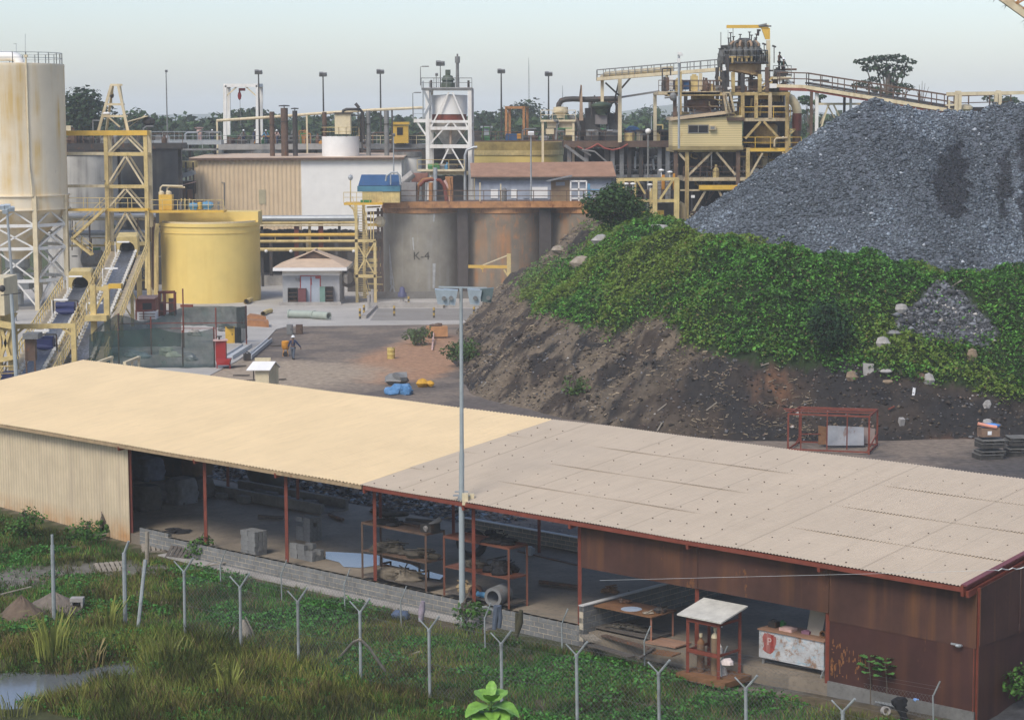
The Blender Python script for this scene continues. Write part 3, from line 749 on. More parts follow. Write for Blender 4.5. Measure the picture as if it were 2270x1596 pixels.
for px,yb,yt,lab,nl in((1930,1560,1462,'smaller thin shrub with round rubbery leaves before the rusty wall',9),(1966,1566,1468,'larger thin shrub with round rubbery leaves before the rusty wall',14)):
 b=gz(px,yb);top=P(px-4,yt,b.y);t=thing('shrub',lab,'shrub',b);mb=MB();mb.path([b,b.lerp(top,.5)+V((.03,0,0)),top],.02,5);part('stem',mb,m_bark,t)
 mb=MB()
 for i in range(nl):
  a=i*2.4;z=top.z-.62*(i/nl)+.1;r_=.05+.1*(i/nl);L=.3
  m2=leafmesh((top.x+math.cos(a)*r_,top.y+math.sin(a)*r_,z),a,L,.15,.15,.3);mb.add(m2.v,m2.f)
 part('foliage',mb,m_rub,t,True)
m_fpost=paint('concrete_grey_fence_post',(.29,.315,.305),.7,.3,3,(.13,.13,.11),.7,6,.06,grime=.3)
m_wire=paint('wire',(.16,.165,.16),.5,.1,metal=.4)
FRONT=[(410,1268,1412,1),(534,1302,1440,1),(662,1334,1472,1),(800,1357,1512,1),(953,1396,1545,1),(1113,1427,1578,1),(1280,1452,1608,1),(1462,1492,1642,1),(1655,1526,1680,1),(1870,1577,1732,1),(2100,1632,1790,1)]
BACK=[(490,1250,1300),(625,1272,1330),(765,1292,1356),(890,1330,1392),(1076,1368,1440),(1247,1380,1448),(1430,1418,1492),(1600,1462,1520),(1822,1496,1530),(2070,1540,1600)]
def fence(rows,label,r,two,arm):
 b0=gz(rows[0][0],rows[0][2]);f=thing('wire_fence',label,'fence',b0);tops=[];bases=[]
 for q in rows:
  b=gz(q[0],q[2]);tp=P(q[0]-2,q[1],b.y);bases.append(b);tops.append(tp)
  mb=MB();mb.tube(b-V((0,0,.3)),tp,r,8);po=part('post',mb,m_fpost,f,True)
  k=b.y/FP;mb=MB()
  if two:
   mb.tube(tp,tp+V((-24*k,.15,24*k)),r*.45,6);mb.tube(tp,tp+V((6*k,-.05,8*k)),r*.7,6);mb.tube(tp+V((5*k,-.05,7*k)),tp+V((24*k,-.25,36*k)),r*.72,6)
   mb.tube(tp-V((0,0,.05)),tp+V((0,0,.03)),r*1.25,8)
  else:mb.tube(tp-V((0,0,.05)),tp+V((14*k,-.1,34*k)),r*.95,6)
  part('arm',mb,m_fpost,po,True)
 mb=MB()
 for(a,b),(c,d)in zip(zip(bases,tops),zip(bases[1:],tops[1:])):
  for k in(.06,.5,.97):mb.beam(a.lerp(b,k),c.lerp(d,k),.006)
  n_=max(6,int((c-a).length/.16));m_=max(4,int((b.z-a.z)/.16))
  def pt(u,v):return a.lerp(c,u).lerp(b.lerp(d,u),v)
  for i in range(-m_,n_):
   for sg in(1,-1):
    u0,v0,u1,v1=i/n_,0.0,(i+m_)/n_,.96
    if u0<0:v0=.96*(-u0)/(u1-u0);u0=0
    if u1>1:v1=v0+(v1-v0)*(1-u0)/(u1-u0);u1=1
    if sg<0:u0,u1=1-u0,1-u1
    mb.beam(pt(u0,v0),pt(u1,v1),.005)
  for off in((.33,.5),(.2,.3)):
   e=V((off[0],-off[0],off[1]))*(.8 if two else.6);mb.beam(b+e,d+e,.005)
 part('mesh',mb,m_wire,f)
 return f
fence(FRONT,'front wire fence with grey posts that fork into Y shaped tops',.052,True,1)
fence(BACK,'rear wire fence with thin bent top posts, close to the low block wall',.027,False,1)
def pole(name,label,b,tp,r,armv=None,m=None):
 mb=MB();mb.tube(b-V((0,0,.2)),tp,r,8)
 if armv:mb.tube(tp-V((0,0,.03)),tp+V(armv),r*.7,6)
 return solo(name,mb,m or m_fpost,label,'post',b,None,True)
b=gz(120,1378);pole('fence_post','thick straight grey post at far left with a thin rod on top',b,P(116,1208,b.y),.075,(0,0,.4))
b=gz(278,1390);pole('fence_post','thick grey corner post with a bent arm, in front of the pallets',b,P(275,1225,b.y),.08,(.2,-.1,.45))
b=gz(304,1396);pole('brace_pole','slanted thin brace pole leaning beside the thick corner post',b,P(322,1240,b.y+1.0),.07)
b=gz(326,1250);pole('fence_post','short brown-grey post behind the slanted brace pole',b,P(326,1178,b.y),.09,None,m_wood)
b=gz(800,1512);tp=P(799,1415,b.y)
for dx,dy,lab in((-52,1462,'left diagonal brace of the centre front fence post'),(62,1500,'right diagonal brace of the centre front fence post')):
 e=gz(800+dx,dy);mb=MB();mb.path([tp+V((.0,-.1,0)),tp.lerp(e,.28)+V((0,-.1,.12)),e],.05,6);solo('fence_brace',mb,m_wood,lab,'brace',e,None,True)
b=gz(1020,1390);mb=MB();mb.path([b,P(1058,1346,b.y),P(1078,1345,b.y),P(1092,1352,b.y),P(1096,1360,b.y)],.045,6);solo('fence_brace',mb,m_fpost,'bent grey pipe brace right of the foot of the light pole','brace',b,None,True)
b=gz(1262,1420);mb=MB();mb.path([b,P(1250,1405,b.y),P(1300,1392,b.y+.3),P(1322,1395,b.y+.4)],.05,6);solo('fence_brace',mb,m_wood,'low bent brace before the plank pile at the table','brace',b,None,True)
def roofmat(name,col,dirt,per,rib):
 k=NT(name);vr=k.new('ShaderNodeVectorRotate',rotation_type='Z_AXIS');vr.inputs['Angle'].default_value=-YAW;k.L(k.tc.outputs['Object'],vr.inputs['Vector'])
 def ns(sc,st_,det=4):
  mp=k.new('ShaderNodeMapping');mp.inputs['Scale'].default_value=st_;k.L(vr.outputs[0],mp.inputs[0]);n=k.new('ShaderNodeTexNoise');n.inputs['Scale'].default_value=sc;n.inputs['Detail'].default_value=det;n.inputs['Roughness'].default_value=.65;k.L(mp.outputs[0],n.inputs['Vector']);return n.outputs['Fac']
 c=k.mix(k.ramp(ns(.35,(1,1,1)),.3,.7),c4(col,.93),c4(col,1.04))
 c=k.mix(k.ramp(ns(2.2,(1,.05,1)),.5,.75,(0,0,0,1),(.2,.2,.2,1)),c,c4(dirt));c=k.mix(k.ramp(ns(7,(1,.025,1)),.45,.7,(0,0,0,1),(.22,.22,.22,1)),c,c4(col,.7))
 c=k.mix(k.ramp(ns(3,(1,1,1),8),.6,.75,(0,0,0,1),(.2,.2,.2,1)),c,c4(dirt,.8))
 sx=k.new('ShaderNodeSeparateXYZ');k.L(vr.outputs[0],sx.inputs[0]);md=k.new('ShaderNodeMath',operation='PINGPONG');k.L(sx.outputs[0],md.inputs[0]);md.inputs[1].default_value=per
 m2=k.new('ShaderNodeMath',operation='PINGPONG');k.L(sx.outputs[0],m2.inputs[0]);m2.inputs[1].default_value=rib/2;m3=k.new('ShaderNodeMath',operation='DIVIDE');k.L(m2.outputs[0],m3.inputs[0]);m3.inputs[1].default_value=rib/2;c=k.mix(k.ramp(m3.outputs[0],.1,.6,(.3,.3,.3,1),(0,0,0,1)),c,c4(dirt,.75))  # shading of the rib valleys painted in, using the dirt colour
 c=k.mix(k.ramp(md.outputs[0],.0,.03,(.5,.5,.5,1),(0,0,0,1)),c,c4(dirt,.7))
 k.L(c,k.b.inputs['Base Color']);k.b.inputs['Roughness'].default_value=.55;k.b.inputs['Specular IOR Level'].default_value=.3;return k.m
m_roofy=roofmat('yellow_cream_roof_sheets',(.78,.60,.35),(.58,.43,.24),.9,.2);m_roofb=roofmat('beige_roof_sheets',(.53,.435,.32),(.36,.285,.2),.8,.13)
shed=thing('storage_shed','long open-fronted lean-to shed with half yellow-cream, half beige roof and rusty panels','shed',sh(0,0,0))
def corr(s0,s1,t0,t1,z0,z1,per,amp,nv,m,name,sag=.0):
 mb=MB();nu=max(8,int((s1-s0)/per*5))
 def fn(u,v):
  s_=s0+(s1-s0)*u;t_=t0+(t1-t0)*v
  return sh(s_,t_,z0+(z1-z0)*v+amp*math.sin(2*math.pi*s_/per)+sag*math.sin(s_*.7+v*2)*math.sin(s_*.23))
 mb.grid(fn,nu,nv);return mb
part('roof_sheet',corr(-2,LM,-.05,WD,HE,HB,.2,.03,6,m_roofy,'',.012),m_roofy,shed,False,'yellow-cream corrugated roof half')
mb=MB();sc_=MB();NB=4
for b_ in range(NB):
 v0,v1=b_/NB-(.012 if b_ else 0),(b_+1)/NB
 q=corr(LM,LEN,-.05+(WD+.05)*v0,-.05+(WD+.05)*v1,HE+(HB-HE)*v0+.013*(b_>0)+.012,HE+(HB-HE)*v1+.012,.13,.019,2,m_roofb,'',.02);mb.add(q.v,q.f)
 for row in range(2):
  v=v0+(.03 if row==0 else.13);
  for i in range(36):
   s_=LM+.4+i*.72+RN.uniform(-.08,.08)
   if RN.random()<.3:continue
   c=sh(s_,-.05+(WD+.05)*v,HE+(HB-HE)*v+.03);sc_.box(c,(.04,.036,.026),YAW)
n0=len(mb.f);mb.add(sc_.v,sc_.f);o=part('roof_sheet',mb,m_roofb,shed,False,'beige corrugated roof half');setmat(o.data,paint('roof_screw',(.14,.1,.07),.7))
for q in list(o.data.polygons)[n0:]:q.material_index=1
mb=MB();mb.hexa(*[sh(a,b,HE+(HB-HE)*b/WD+z)for z in(-.075,-.055)for a,b in((-2,.06),(LEN-.1,.06),(LEN-.1,WD-.1),(-2,WD-.1))]);part('underside_shade_sheet',mb,m_dark,shed)  # dark sheet added under the roof to darken it and cut bounced light
mb=MB();mb.beam(sh(-2,.02,HE-.1),sh(LM,.02,HE-.1),.08,.16);part('eave_beam',mb,paint('tan_eave',(.36,.26,.15),.7,.35,4,rust=.25),shed)
mb=MB();mb.beam(sh(LM+.1,.02,HE-.1),sh(LEN,.02,HE-.1),.08,.15);part('eave_beam',mb,m_redox,shed)
mb=MB()
for t_ in np.linspace(.9,WD-.4,6):mb=MB();mb.beam(sh(-2,t_,HE+(HB-HE)*t_/WD-.14),sh(LEN-.1,t_,HE+(HB-HE)*t_/WD-.14),.07,.14);part('purlin',mb,m_dark,shed)
POSTS=[288,455,635,831,1050,1285,1545,1835,2163]
TB=9.4
for i,px in enumerate(POSTS):
 s_=s_at(px,.55,2);a=sh(s_,.55,0);g0=min(float(hz(a.x,a.y)),0)-.1
 if i<8:mb=MB();mb.beam((a.x,a.y,g0),(a.x,a.y,HE-.15),.13 if i else.2);part('post',mb,m_redox,shed)
 else:mb=MB();mb.beam((a.x,a.y,g0),(a.x,a.y,HE-.1),.17,.17);part('post',mb,m_redox,shed)
 mb=MB();mb.beam(sh(s_,-.02,HE-.22),sh(s_,WD-.2,HB-.24),.1,.2);part('rafter',mb,m_redox,shed)
for px,t_ in((505,TB),(660,TB),(843,TB),(1005,TB),(1195,TB),(1460,TB)):
 s_=s_at(px,t_,1);mb=MB();mb.beam(sh(s_,t_,0),sh(s_,t_,HE+(HB-HE)*t_/WD-.2),.13);part('post',mb,m_redox,shed)
sW=s_at(286,.4,2)
def corrwall(s0,s1,t_,z0,z1,per,amp,m,name,label=None):
 mb=MB();nu=int((s1-s0)/per*6)
 def fn(u,v):
  s_=s0+(s1-s0)*u;ph=(s_/per)%1.0;k=min(1,max(0,(.5-abs(ph-.5))*6-.4));return sh(s_,t_-amp*k,z0+(z1-z0)*v)
 mb.grid(fn,nu,3);return part(name,mb,m,shed,False,label)
kw=NT('cream_wall_with_muddy_foot');
n1=kw.noise(1.1,5,.6);cc=kw.mix(kw.ramp(n1,.3,.7),(.50,.41,.27,1),(.62,.51,.34,1));f=kw.noise(2.5,4,.6,(1,1,.05));cc=kw.mix(kw.ramp(f,.5,.8),cc,(.42,.34,.24,1))
sx=kw.new('ShaderNodeSeparateXYZ');kw.L(kw.tc.outputs['Object'],sx.inputs[0]);mr=kw.new('ShaderNodeMapRange');kw.L(sx.outputs[2],mr.inputs[0]);mr.inputs[1].default_value=.75;mr.inputs[2].default_value=-.1
ad=kw.new('ShaderNodeMath',operation='MULTIPLY');kw.L(mr.outputs[0],ad.inputs[0]);kw.L(kw.ramp(kw.noise(1.3,4),.2,.7),ad.inputs[1]);cc=kw.mix(ad.outputs[0],cc,(.46,.24,.09,1))
vr=kw.new('ShaderNodeVectorRotate',rotation_type='Z_AXIS');vr.inputs['Angle'].default_value=-YAW;kw.L(kw.tc.outputs['Object'],vr.inputs['Vector']);s2x=kw.new('ShaderNodeSeparateXYZ');kw.L(vr.outputs[0],s2x.inputs[0]);pp=kw.new('ShaderNodeMath',operation='PINGPONG');kw.L(s2x.outputs[0],pp.inputs[0]);pp.inputs[1].default_value=.105;cc=kw.mix(kw.ramp(pp.outputs[0],.0,.03,(.55,.55,.55,1),(0,0,0,1)),cc,(.2,.155,.1,1))  # dark stripe per rib paints in the shading of the corrugation
kw.L(cc,kw.b.inputs['Base Color']);kw.b.inputs['Roughness'].default_value=.6
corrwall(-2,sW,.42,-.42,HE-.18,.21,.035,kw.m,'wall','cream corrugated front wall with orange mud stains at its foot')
mb=MB();mb.beam(sh(-2,.3,-.42),sh(sW,.3,-.46),.2,.12);part('wall_foot',mb,m_concd,shed)
mb=MB();mb.bx(0,0,0,.01,.01,.01);mb.v=[];mb.f=[]
sB=s_at(440,WD-.4,2)
mb.hexa(sh(-2,WD-.5,0),sh(sB,WD-.5,0),sh(sB,WD-.4,0),sh(-2,WD-.4,0),sh(-2,WD-.5,HB-.2),sh(sB,WD-.5,HB-.2),sh(sB,WD-.4,HB-.2),sh(-2,WD-.4,HB-.2));part('wall',mb,m_dark,shed,False,'dark back wall of the closed bay');mb=MB();mb.hexa(*[sh(a,b,z+(b>5)*1.2*(z>1))for z in(-.4,HE-.2)for a,b in((-1.95,.45),(-1.85,.45),(-1.85,WD-.5),(-1.95,WD-.5))]);part('wall',mb,m_dark,shed,False,'added dark end wall, out of view, keeping light out of the closed bay')  # end wall is out of view, added to keep light out of the bay
def rsheet(s0,s1,t_,z0,z1,th=.03):
 mb=MB();mb.hexa(sh(s0,t_,z0),sh(s1,t_,z0),sh(s1,t_+th,z0),sh(s0,t_+th,z0),sh(s0,t_,z1),sh(s1,t_,z1),sh(s1,t_+th,z1),sh(s0,t_+th,z1));return mb
s1_,s2_,s3_=s_at(1288,.42,3),s_at(1837,.42,2),s_at(2163,.42,2)
sm_=s_at(1547,.42,3)
part('wall_sheet',rsheet(s1_,sm_-.01,.42,2.32,HE-.18),m_rustp,shed);part('wall_sheet',rsheet(sm_+.01,s2_-.02,.425,2.34,HE-.18),m_rustp,shed)
part('wall_sheet',rsheet(s2_,s3_,.43,2.1,HE-.18),m_rustp,shed)
low=part('wall_sheet',rsheet(s2_+.02,s3_-.02,.445,.12,2.16),paint('rusty_sheet_lower',(.055,.021,.016),.65,.35,.5,(.1,.04,.018),.7,1.2,.06),shed)
mb=rsheet(s2_,s3_,.38,-.35,.14,.08);part('wall_foot',mb,m_concd,shed)
mb=MB()
for i in range(70):
 s_=s2_+.1+RN.random()**1.5*1.5;z=.35+RN.random()*1.25*(1-(s_-s2_)/3.2);w_,h_=RN.uniform(.012,.05),RN.uniform(.02,.14)
 a=[sh(s_+math.cos(k)*w_*RN.uniform(.5,1),.439,z+math.sin(k)*h_*RN.uniform(.5,1))for k in np.linspace(0,5.6,8)]
 mb.prism([(p.x,p.y,p.z)for p in a][::-1],tuple(SN*-.004))
m_fl=paint('flaking_rust',(.26,.11,.04),.8,.6,6)
lb=rsheet(s2_+.02,s3_-.02,.445,.12,2.16);n0=len(lb.f);lb.add(mb.v,mb.f);o=part('wall_sheet',lb,low.data.materials[0],shed,False,'lower rusty sheet with orange flaking patch beside the counter');setmat(o.data,m_fl)
for q in list(o.data.polygons)[n0:]:q.material_index=1
m_low=low.data.materials[0];bpy.data.objects.remove(low)
def gsheet(t0,t1,z0,z1a,z1b,s_,th=.03):
 mb=MB();mb.hexa(sh(s_,t0,z0),sh(s_+th,t0,z0),sh(s_+th,t1,z0),sh(s_,t1,z0),sh(s_,t0,z1a),sh(s_+th,t0,z1a),sh(s_+th,t1,z1b),sh(s_,t1,z1b));return mb
rz_=lambda t_:HE+(HB-HE)*t_/WD-.12
gS=s3_+.12
for i in range(5):
 t0,t1=(.65+i*2.1 if i else.4),.65+(i+1)*2.1-.02
 part('wall_sheet',gsheet(t0,t1,2.2,rz_(t0),rz_(t1),gS+.03*(i%2)),m_rustp,shed);part('wall_sheet',gsheet(t0,t1,-.2,2.24,2.24,gS-.02-.012*(i%2)),m_low,shed)
mb=MB();mb.beam(sh(LEN-.06,-.1,HE-.12),sh(LEN-.06,WD+.1,HB-.12),.1,.34);part('barge_board',mb,m_redox,shed)
mb=MB();mb.beam(sh(LEN+.02,-.12,HE+.06),sh(LEN+.02,WD+.1,HB+.06),.2,.05);part('barge_flashing',mb,paint('maroon_flashing',(.17,.05,.05),.5,.2),shed)
m_blk_=paint('concrete_block',(.19,.19,.18),.9,.3,2.2,bump=.3,grime=.35);m_mort=paint('mortar',(.48,.41,.3),.9,.2)
def blockwall(label,a,b,t_,z0,z1,cap=None,name='block_wall',th=.2,perp=False):
 o=thing(name,label,'wall',sh(a,t_,z0)if not perp else sh(t_,a,z0));bl,mo=MB(),MB()
 f=(lambda s_,d,z:sh(s_,t_+d,z))if not perp else(lambda s_,d,z:sh(t_+d,s_,z))
 def slab(mb,s0,s1,d0,d1,za,zb):mb.hexa(f(s0,d0,za),f(s1,d0,za),f(s1,d1,za),f(s0,d1,za),f(s0,d0,zb),f(s1,d0,zb),f(s1,d1,zb),f(s0,d1,zb))
 slab(mo,a,b,.012,th-.012,z0,z1-.012);n_=int(round((z1-z0)/.2));hh=(z1-z0)/n_
 for r_ in range(n_):
  s_=a+(r_%2)*.22-.22
  while s_<b:
   e0,e1=max(a,s_+.014),min(b,s_+.434);j=RN.uniform(-.006,.006)
   if e1-e0>.05:slab(bl,e0,e1,j,th+j,z0+r_*hh+.012,z0+(r_+1)*hh-.012)
   s_+=.448
 part('blocks',bl,m_blk_,o);part('mortar',mo,m_mort,o)
 if cap:mb=MB();slab(mb,a-.01,b+.01,-.015,th+.015,z1+.001,z1+.035);part('coping',mb,cap,o)
 return o
sA=s_at(372,.3,0);sE=s_at(1284,.3,0)
blockwall('low grey block wall with pale mortar along the open front of the shed',sA,sE,.3,-.52,.24)
blockwall('short pale end of the block wall beside the cream wall corner',s_at(308,.3,0),sA-.03,.34,-.35,.42)
mb=MB();mb.hexa(*[sh(s_,t_,z)for z in(-.7,-.42)for s_,t_ in((sA,-.25),(sE-4,-.25),(sE-4,.28),(sA,.28))]);solo('footing',mb,m_conc,'pale concrete footing strip along the foot of the front block wall','kerb',sh(sA,0,-.5))
blockwall('pale coped block wall running back into the shed beside the work table',.15,11,sE+.12,-.45,1.0,paint('white_coping',(.55,.54,.5),.8),perp=True)
g=G(1050,1163,.5);s_,t_=st(g.x,g.y);g2=G(1283,1200,.5);s2,t2=st(g2.x,g2.y);TBK=float(t2)
blockwall('white topped low block wall behind the shed, right part',float(s_)-1,float(s2)+14,TBK,-.1,.62,paint('white_coping2',(.6,.6,.58),.8))
g=G(478,1075,.6);s_,t_=st(g.x,g.y);g2=G(722,1112,.6);s2,t2=st(g2.x,g2.y)
mb=MB()
for d0,d1,za,zb in((0,.2,0,.5),(1.5,1.7,0,.55),(.2,1.5,0,.12)):
 a,b=float(s_)-.5,float(s2);t0=float(t_+t2)/2;mb.hexa(*[sh(q,t0+d,z)for z in(za,zb)for q,d in((a,d0),(b,d0),(b,d1),(a,d1))])
solo('concrete_trough',mb,m_concd,'long low dark concrete trough behind the left bays of the shed','trough')
def fl(px,py,z=.03):return G(px,py,z)
def one_block(c,rz,label,grp,flat_=True):
 mb=MB();L,B,Hh=.44,.2,.2
 mb.box(c+V((0,0,Hh/2)),(L,B,Hh),rz)
 for k in(-1,1):
  d=V((math.cos(rz),math.sin(rz),0))*.105*k;mb.box(c+d+V((0,0,Hh+.002)),(.13,.11,.004),rz)
 return solo('concrete_block',mb,m_blk_,label,'block',c,grp)
proto=None
def stack(px,py,ns,nt,nz,label,grp,miss=0.0,upright=False):
 global proto
 c0=fl(px,py)
 for k in range(nz):
  for i in range(ns):
   for j in range(nt):
    if k>=nz-2 and RN.random()<miss:continue
    c=c0+SD*(i*.46+RN.uniform(-.02,.02))+SN*(j*.23+RN.uniform(-.01,.01))+V((0,0,k*.205))
    if proto is None:proto=one_block(c,YAW,label,grp)
    else:copytree(proto,c,label,RN.uniform(-.04,.04),None,grp)
stack(546,1228,2,3,5,'grey block of the neat stack left of the third red shed post','blocks of the neat stack')
stack(655,1236,3,3,3,'grey block in the loose heap behind the third red post','blocks of the loose heap',.45)
stack(668,1196,2,3,5,'grey block in the tall ragged stack behind the third red post','blocks of the tall ragged stack',.35)
for px,py,lab in((492,1104,'single block lying by the first inner post'),(541,1113,'black square block lying alone on the shed floor'),(600,1105,'block left of the low trough rim'),(628,1113,'block near the middle of the trough'),(655,1118,'block right of the inner second post foot'),(690,1122,'large block by the right end of the trough'),(578,1098,'upright pale block beside the trough')):
 c=fl(px,py);copytree(proto,c,lab,RN.uniform(-.5,.5),RN.uniform(1.1,1.7),'loose blocks on the floor')
m_sack=paint('woven_sack',(.09,.08,.065),.9,.35,3,bump=.4);m_sackb=paint('bluish_sack',(.1,.12,.17),.9,.3,3,bump=.4)
def bale(px,py,L,B,Hh,m,lab,z=0.0):
 c=fl(px,py)+V((0,0,z));t=thing('bale',lab,'bale',c,'bales in the closed bay')
 mb=MB();r=random.Random(px)
 def fn(u,v):
  a=u*2*math.pi;q=(abs(math.cos(a))**8+abs(math.sin(a))**8)**(-1/8);k=1+.05*math.sin(a*5+v*9)+.04*math.sin(v*20+a);zz=Hh*v
  k*=(1-.25*max(0,v-.85)/.15)
  return c+SD*(math.cos(a)*q*L/2*k)+SN*(math.sin(a)*q*B/2*k)+V((0,0,zz))
 mb.grid(fn,28,8);mb.prism([fn(i/16,1)for i in range(16)],(0,0,.03));part('wrapping',mb,m,t,True)
 mb=MB()
 for k in(-.3,.3):mb.beam(c+SN*(k*B)-SD*L*.5+V((0,0,.05)),c+SN*(k*B)+SD*L*.5+V((0,0,.05)),.1,.1)
 part('pallet',mb,m_woodd,t)
bale(322,1128,1.3,1.2,1.1,m_sack,'brown wrapped bale deep in the dark bay, next to the cream wall');bale(330,1120,1.3,1.2,1.0,m_sackb,'bluish bale stacked on the brown bale next to the cream wall',1.25)
bale(404,1113,1.2,1.2,1.15,paint('pale_sack',(.2,.2,.2),.9,.3,3,bump=.4),'pale grey sack bale in the middle of the dark bay');bale(440,1100,1.3,1.2,.9,m_sack,'low brown bale at the right end of the dark bay')
bale(440,1098,1.2,1.1,1.0,paint('brown_carton',(.12,.08,.05),.9),'brown bale stacked on the low brown bale',1.05);bale(432,1096,1.2,1.1,1.0,paint('dark_carton',(.06,.045,.035),.9),'dark topmost bale under the roof of the closed bay',2.1)
for px,py,lab in((561,1082,'dark round tank lying behind the trough, left one'),(588,1088,'dark round tank lying behind the trough, right one')):
 c=fl(px,py)+SN*.6;t=thing('tank',lab,'tank',c,'round tanks behind the trough');mb=MB();mb.ell(c+V((0,0,.8)),.78,.95,.78,18);part('body',mb,paint('dark_greenish_tank',(.06,.065,.06),.5,.3),t,True)
 mb=MB();mb.tube(c+V((0,0,1.5)),c+V((0,0,1.72)),.2,10);part('lid',mb,m_dark,t);mb=MB();mb.box(c+V((0,0,.1)),(1.2,.6,.2));part('cradle',mb,m_dark,t)
ps=[];
NSR=3400;s_=NR.uniform(1,27,NSR);t_=NR.uniform(12.0,16.5,NSR);x=SX+SD.x*s_+SN.x*t_;y=SY+SD.y*s_+SN.y*t_
cc=np.array([(.26,.25,.23),(.2,.24,.26),(.07,.06,.05),(.24,.18,.12),(.08,.08,.08),(.05,.05,.045)])[NR.randint(0,6,NSR)]*NR.uniform(.5,1.2,(NSR,1))
o=rocks('rubbish',np.stack([x,y,np.maximum(hz(x,y),0)+NR.rand(NSR)*.7*np.exp(-((s_-9)/9)**2)*sm(t_,12.4,14)],-1),NR.uniform(.03,.3,NSR)**1.3+.03,cc,m_stone,.4);o['kind']='stuff'
flat('puddle',[(722,1222),(800,1226),(880,1236),(935,1262),(985,1275),(975,1284),(900,1272),(842,1252),(800,1258),(762,1256),(752,1246),(722,1238)],.05,m_water)
r=random.Random(33)
for i,(px,py,L,a_,m_,lab)in enumerate(((900,1165,2.2,.1,m_brown,'long rusty pipe on the floor behind the left rack'),(935,1158,1.6,.3,m_woodd,'dark plank on the floor behind the left rack'),(1080,1205,2.6,.05,m_dark,'black pipe lying behind the big tyre'),(745,1150,1.5,-.3,m_brown,'short rusty bar on the floor right of the ragged block stack'),(600,1150,1.2,.5,m_woodd,'dark batten on the floor left of the ragged block stack'),(1240,1300,1.8,.2,m_brown,'rusty bar on the floor left of the coped wall'))):
 c=fl(px,py);d=(SD*math.cos(a_)+SN*math.sin(a_))*L/2;mb=MB();mb.tube(c-d+V((0,0,.09)),c+d+V((0,0,.09)),.08,8);solo('pipe' if 'pipe' in lab else 'bar',mb,m_,lab,'pipe' if 'pipe' in lab else 'bar',c)
def rack(pa,pb,ht,label,depth=1.0,m=m_brown,shelves=(.22,1.2),col2=None):
 a,b=fl(*pa),fl(*pb);s0,t0=[float(q)for q in st(a.x,a.y)];s1=float(st(b.x,b.y)[0]);o=thing('rack',label,'rack',a)
 for s_,t_ in((s0,t0),(s1,t0),(s1,t0+depth),(s0,t0+depth)):mb=MB();mb.beam(sh(s_,t_),sh(s_,t_,ht),.075);part('leg',mb,m,o)
 mb=MB()
 for u,v in(((s0,t0),(s1,t0)),((s0,t0+depth),(s1,t0+depth)),((s0,t0),(s0,t0+depth)),((s1,t0),(s1,t0+depth))):mb.beam(sh(*u,ht),sh(*v,ht),.08)
 part('top_frame',mb,m,o)
 for z in tuple(shelves)+(ht-.02,):mb=MB();mb.hexa(*[sh(q,r_,zz)for zz in(z-.03,z+.02)for q,r_ in((s0,t0),(s1,t0),(s1,t0+depth),(s0,t0+depth))]);part('shelf',mb,m_woodd if z<1 else m,o)
 return s0,s1,t0,t0+depth
m_scrap=paint('dark_scrap',(.07,.06,.045),.85,.5,5,bump=.5,rust=.15)
def heap(c,rx,ry,rz,label,m=m_scrap,name='scrap',cat='scrap',n_=14,sd=1):
 r=random.Random(sd);mb=MB()
 for i in range(n_):
  a=r.uniform(0,6.28);q=r.uniform(0,.8);k=r.uniform(.25,.5)
  mb.ell(c+SD*(math.cos(a)*q*rx)+SN*(math.sin(a)*q*ry)+V((0,0,rz*r.uniform(.15,.6)*(1-q*.6))),rx*k,ry*k,rz*k*.8,7,.25,r)
 for i in range(n_//2):
  a=r.uniform(0,3.14);d=(SD*math.cos(a)+SN*math.sin(a))*rx*.45;e=c+SD*r.uniform(-.5,.5)*rx+V((0,0,rz*r.uniform(.4,.95)));mb.tube(e-d,e+d+V((0,0,r.uniform(-.1,.1))),.025,5)
 return solo(name,mb,m,label,cat,c)
a0,a1,b0,b1=rack((804,1284),(945,1314),2.3,'dark steel rack left of the light pole, three shelves with scrap')
mid=lambda u,v,z:sh(a0+(a1-a0)*u,b0+(b1-b0)*v,z)
heap(mid(.35,.5,1.22),1.0,.4,.5,'dark scrap heap on the middle shelf of the left rack, left half',sd=2);heap(mid(.8,.5,1.22),.8,.42,.42,'black scrap heap on the middle shelf of the left rack, right half',sd=3)
heap(mid(.45,.5,.24),1.3,.45,.55,'tan cut-offs and rags on the bottom shelf of the left rack',paint('tan_scrap',(.17,.14,.1),.9,.5,5),sd=4)
heap(mid(.3,.5,2.3),.7,.4,.3,'black rags on top of the left rack',m_blkcl,sd=5);mb=MB();mb.tube(mid(.93,.2,2.45),mid(.97,.9,2.75),.11,10);solo('pipe_offcut',mb,m_conc,'pale short pipe leaning on top of the left rack','pipe')
mb=MB();bb=mid(.93,.5,2.3);mb.box(bb+V((0,0,.17)),(.6,.5,.34),YAW);solo('box',mb,m_dark,'dark box on the right end of the top of the left rack','box',bb)
a0,a1,b0,b1=rack((985,1322),(1138,1350),2.35,'rusty red rack right of the light pole, with pipe rings below',1.0,paint('red_brown_steel',(.16,.06,.035),.65,.3))
heap(mid(.75,.5,1.22),.8,.45,.55,'black heap on the middle shelf of the right rack',m_blkcl,sd=6);heap(mid(.3,.5,1.22),.7,.4,.35,'brown scrap on the middle shelf of the right rack behind the pole',sd=7);heap(mid(.7,.5,2.35),.9,.4,.28,'black rags on top of the right rack',m_blkcl,sd=8)
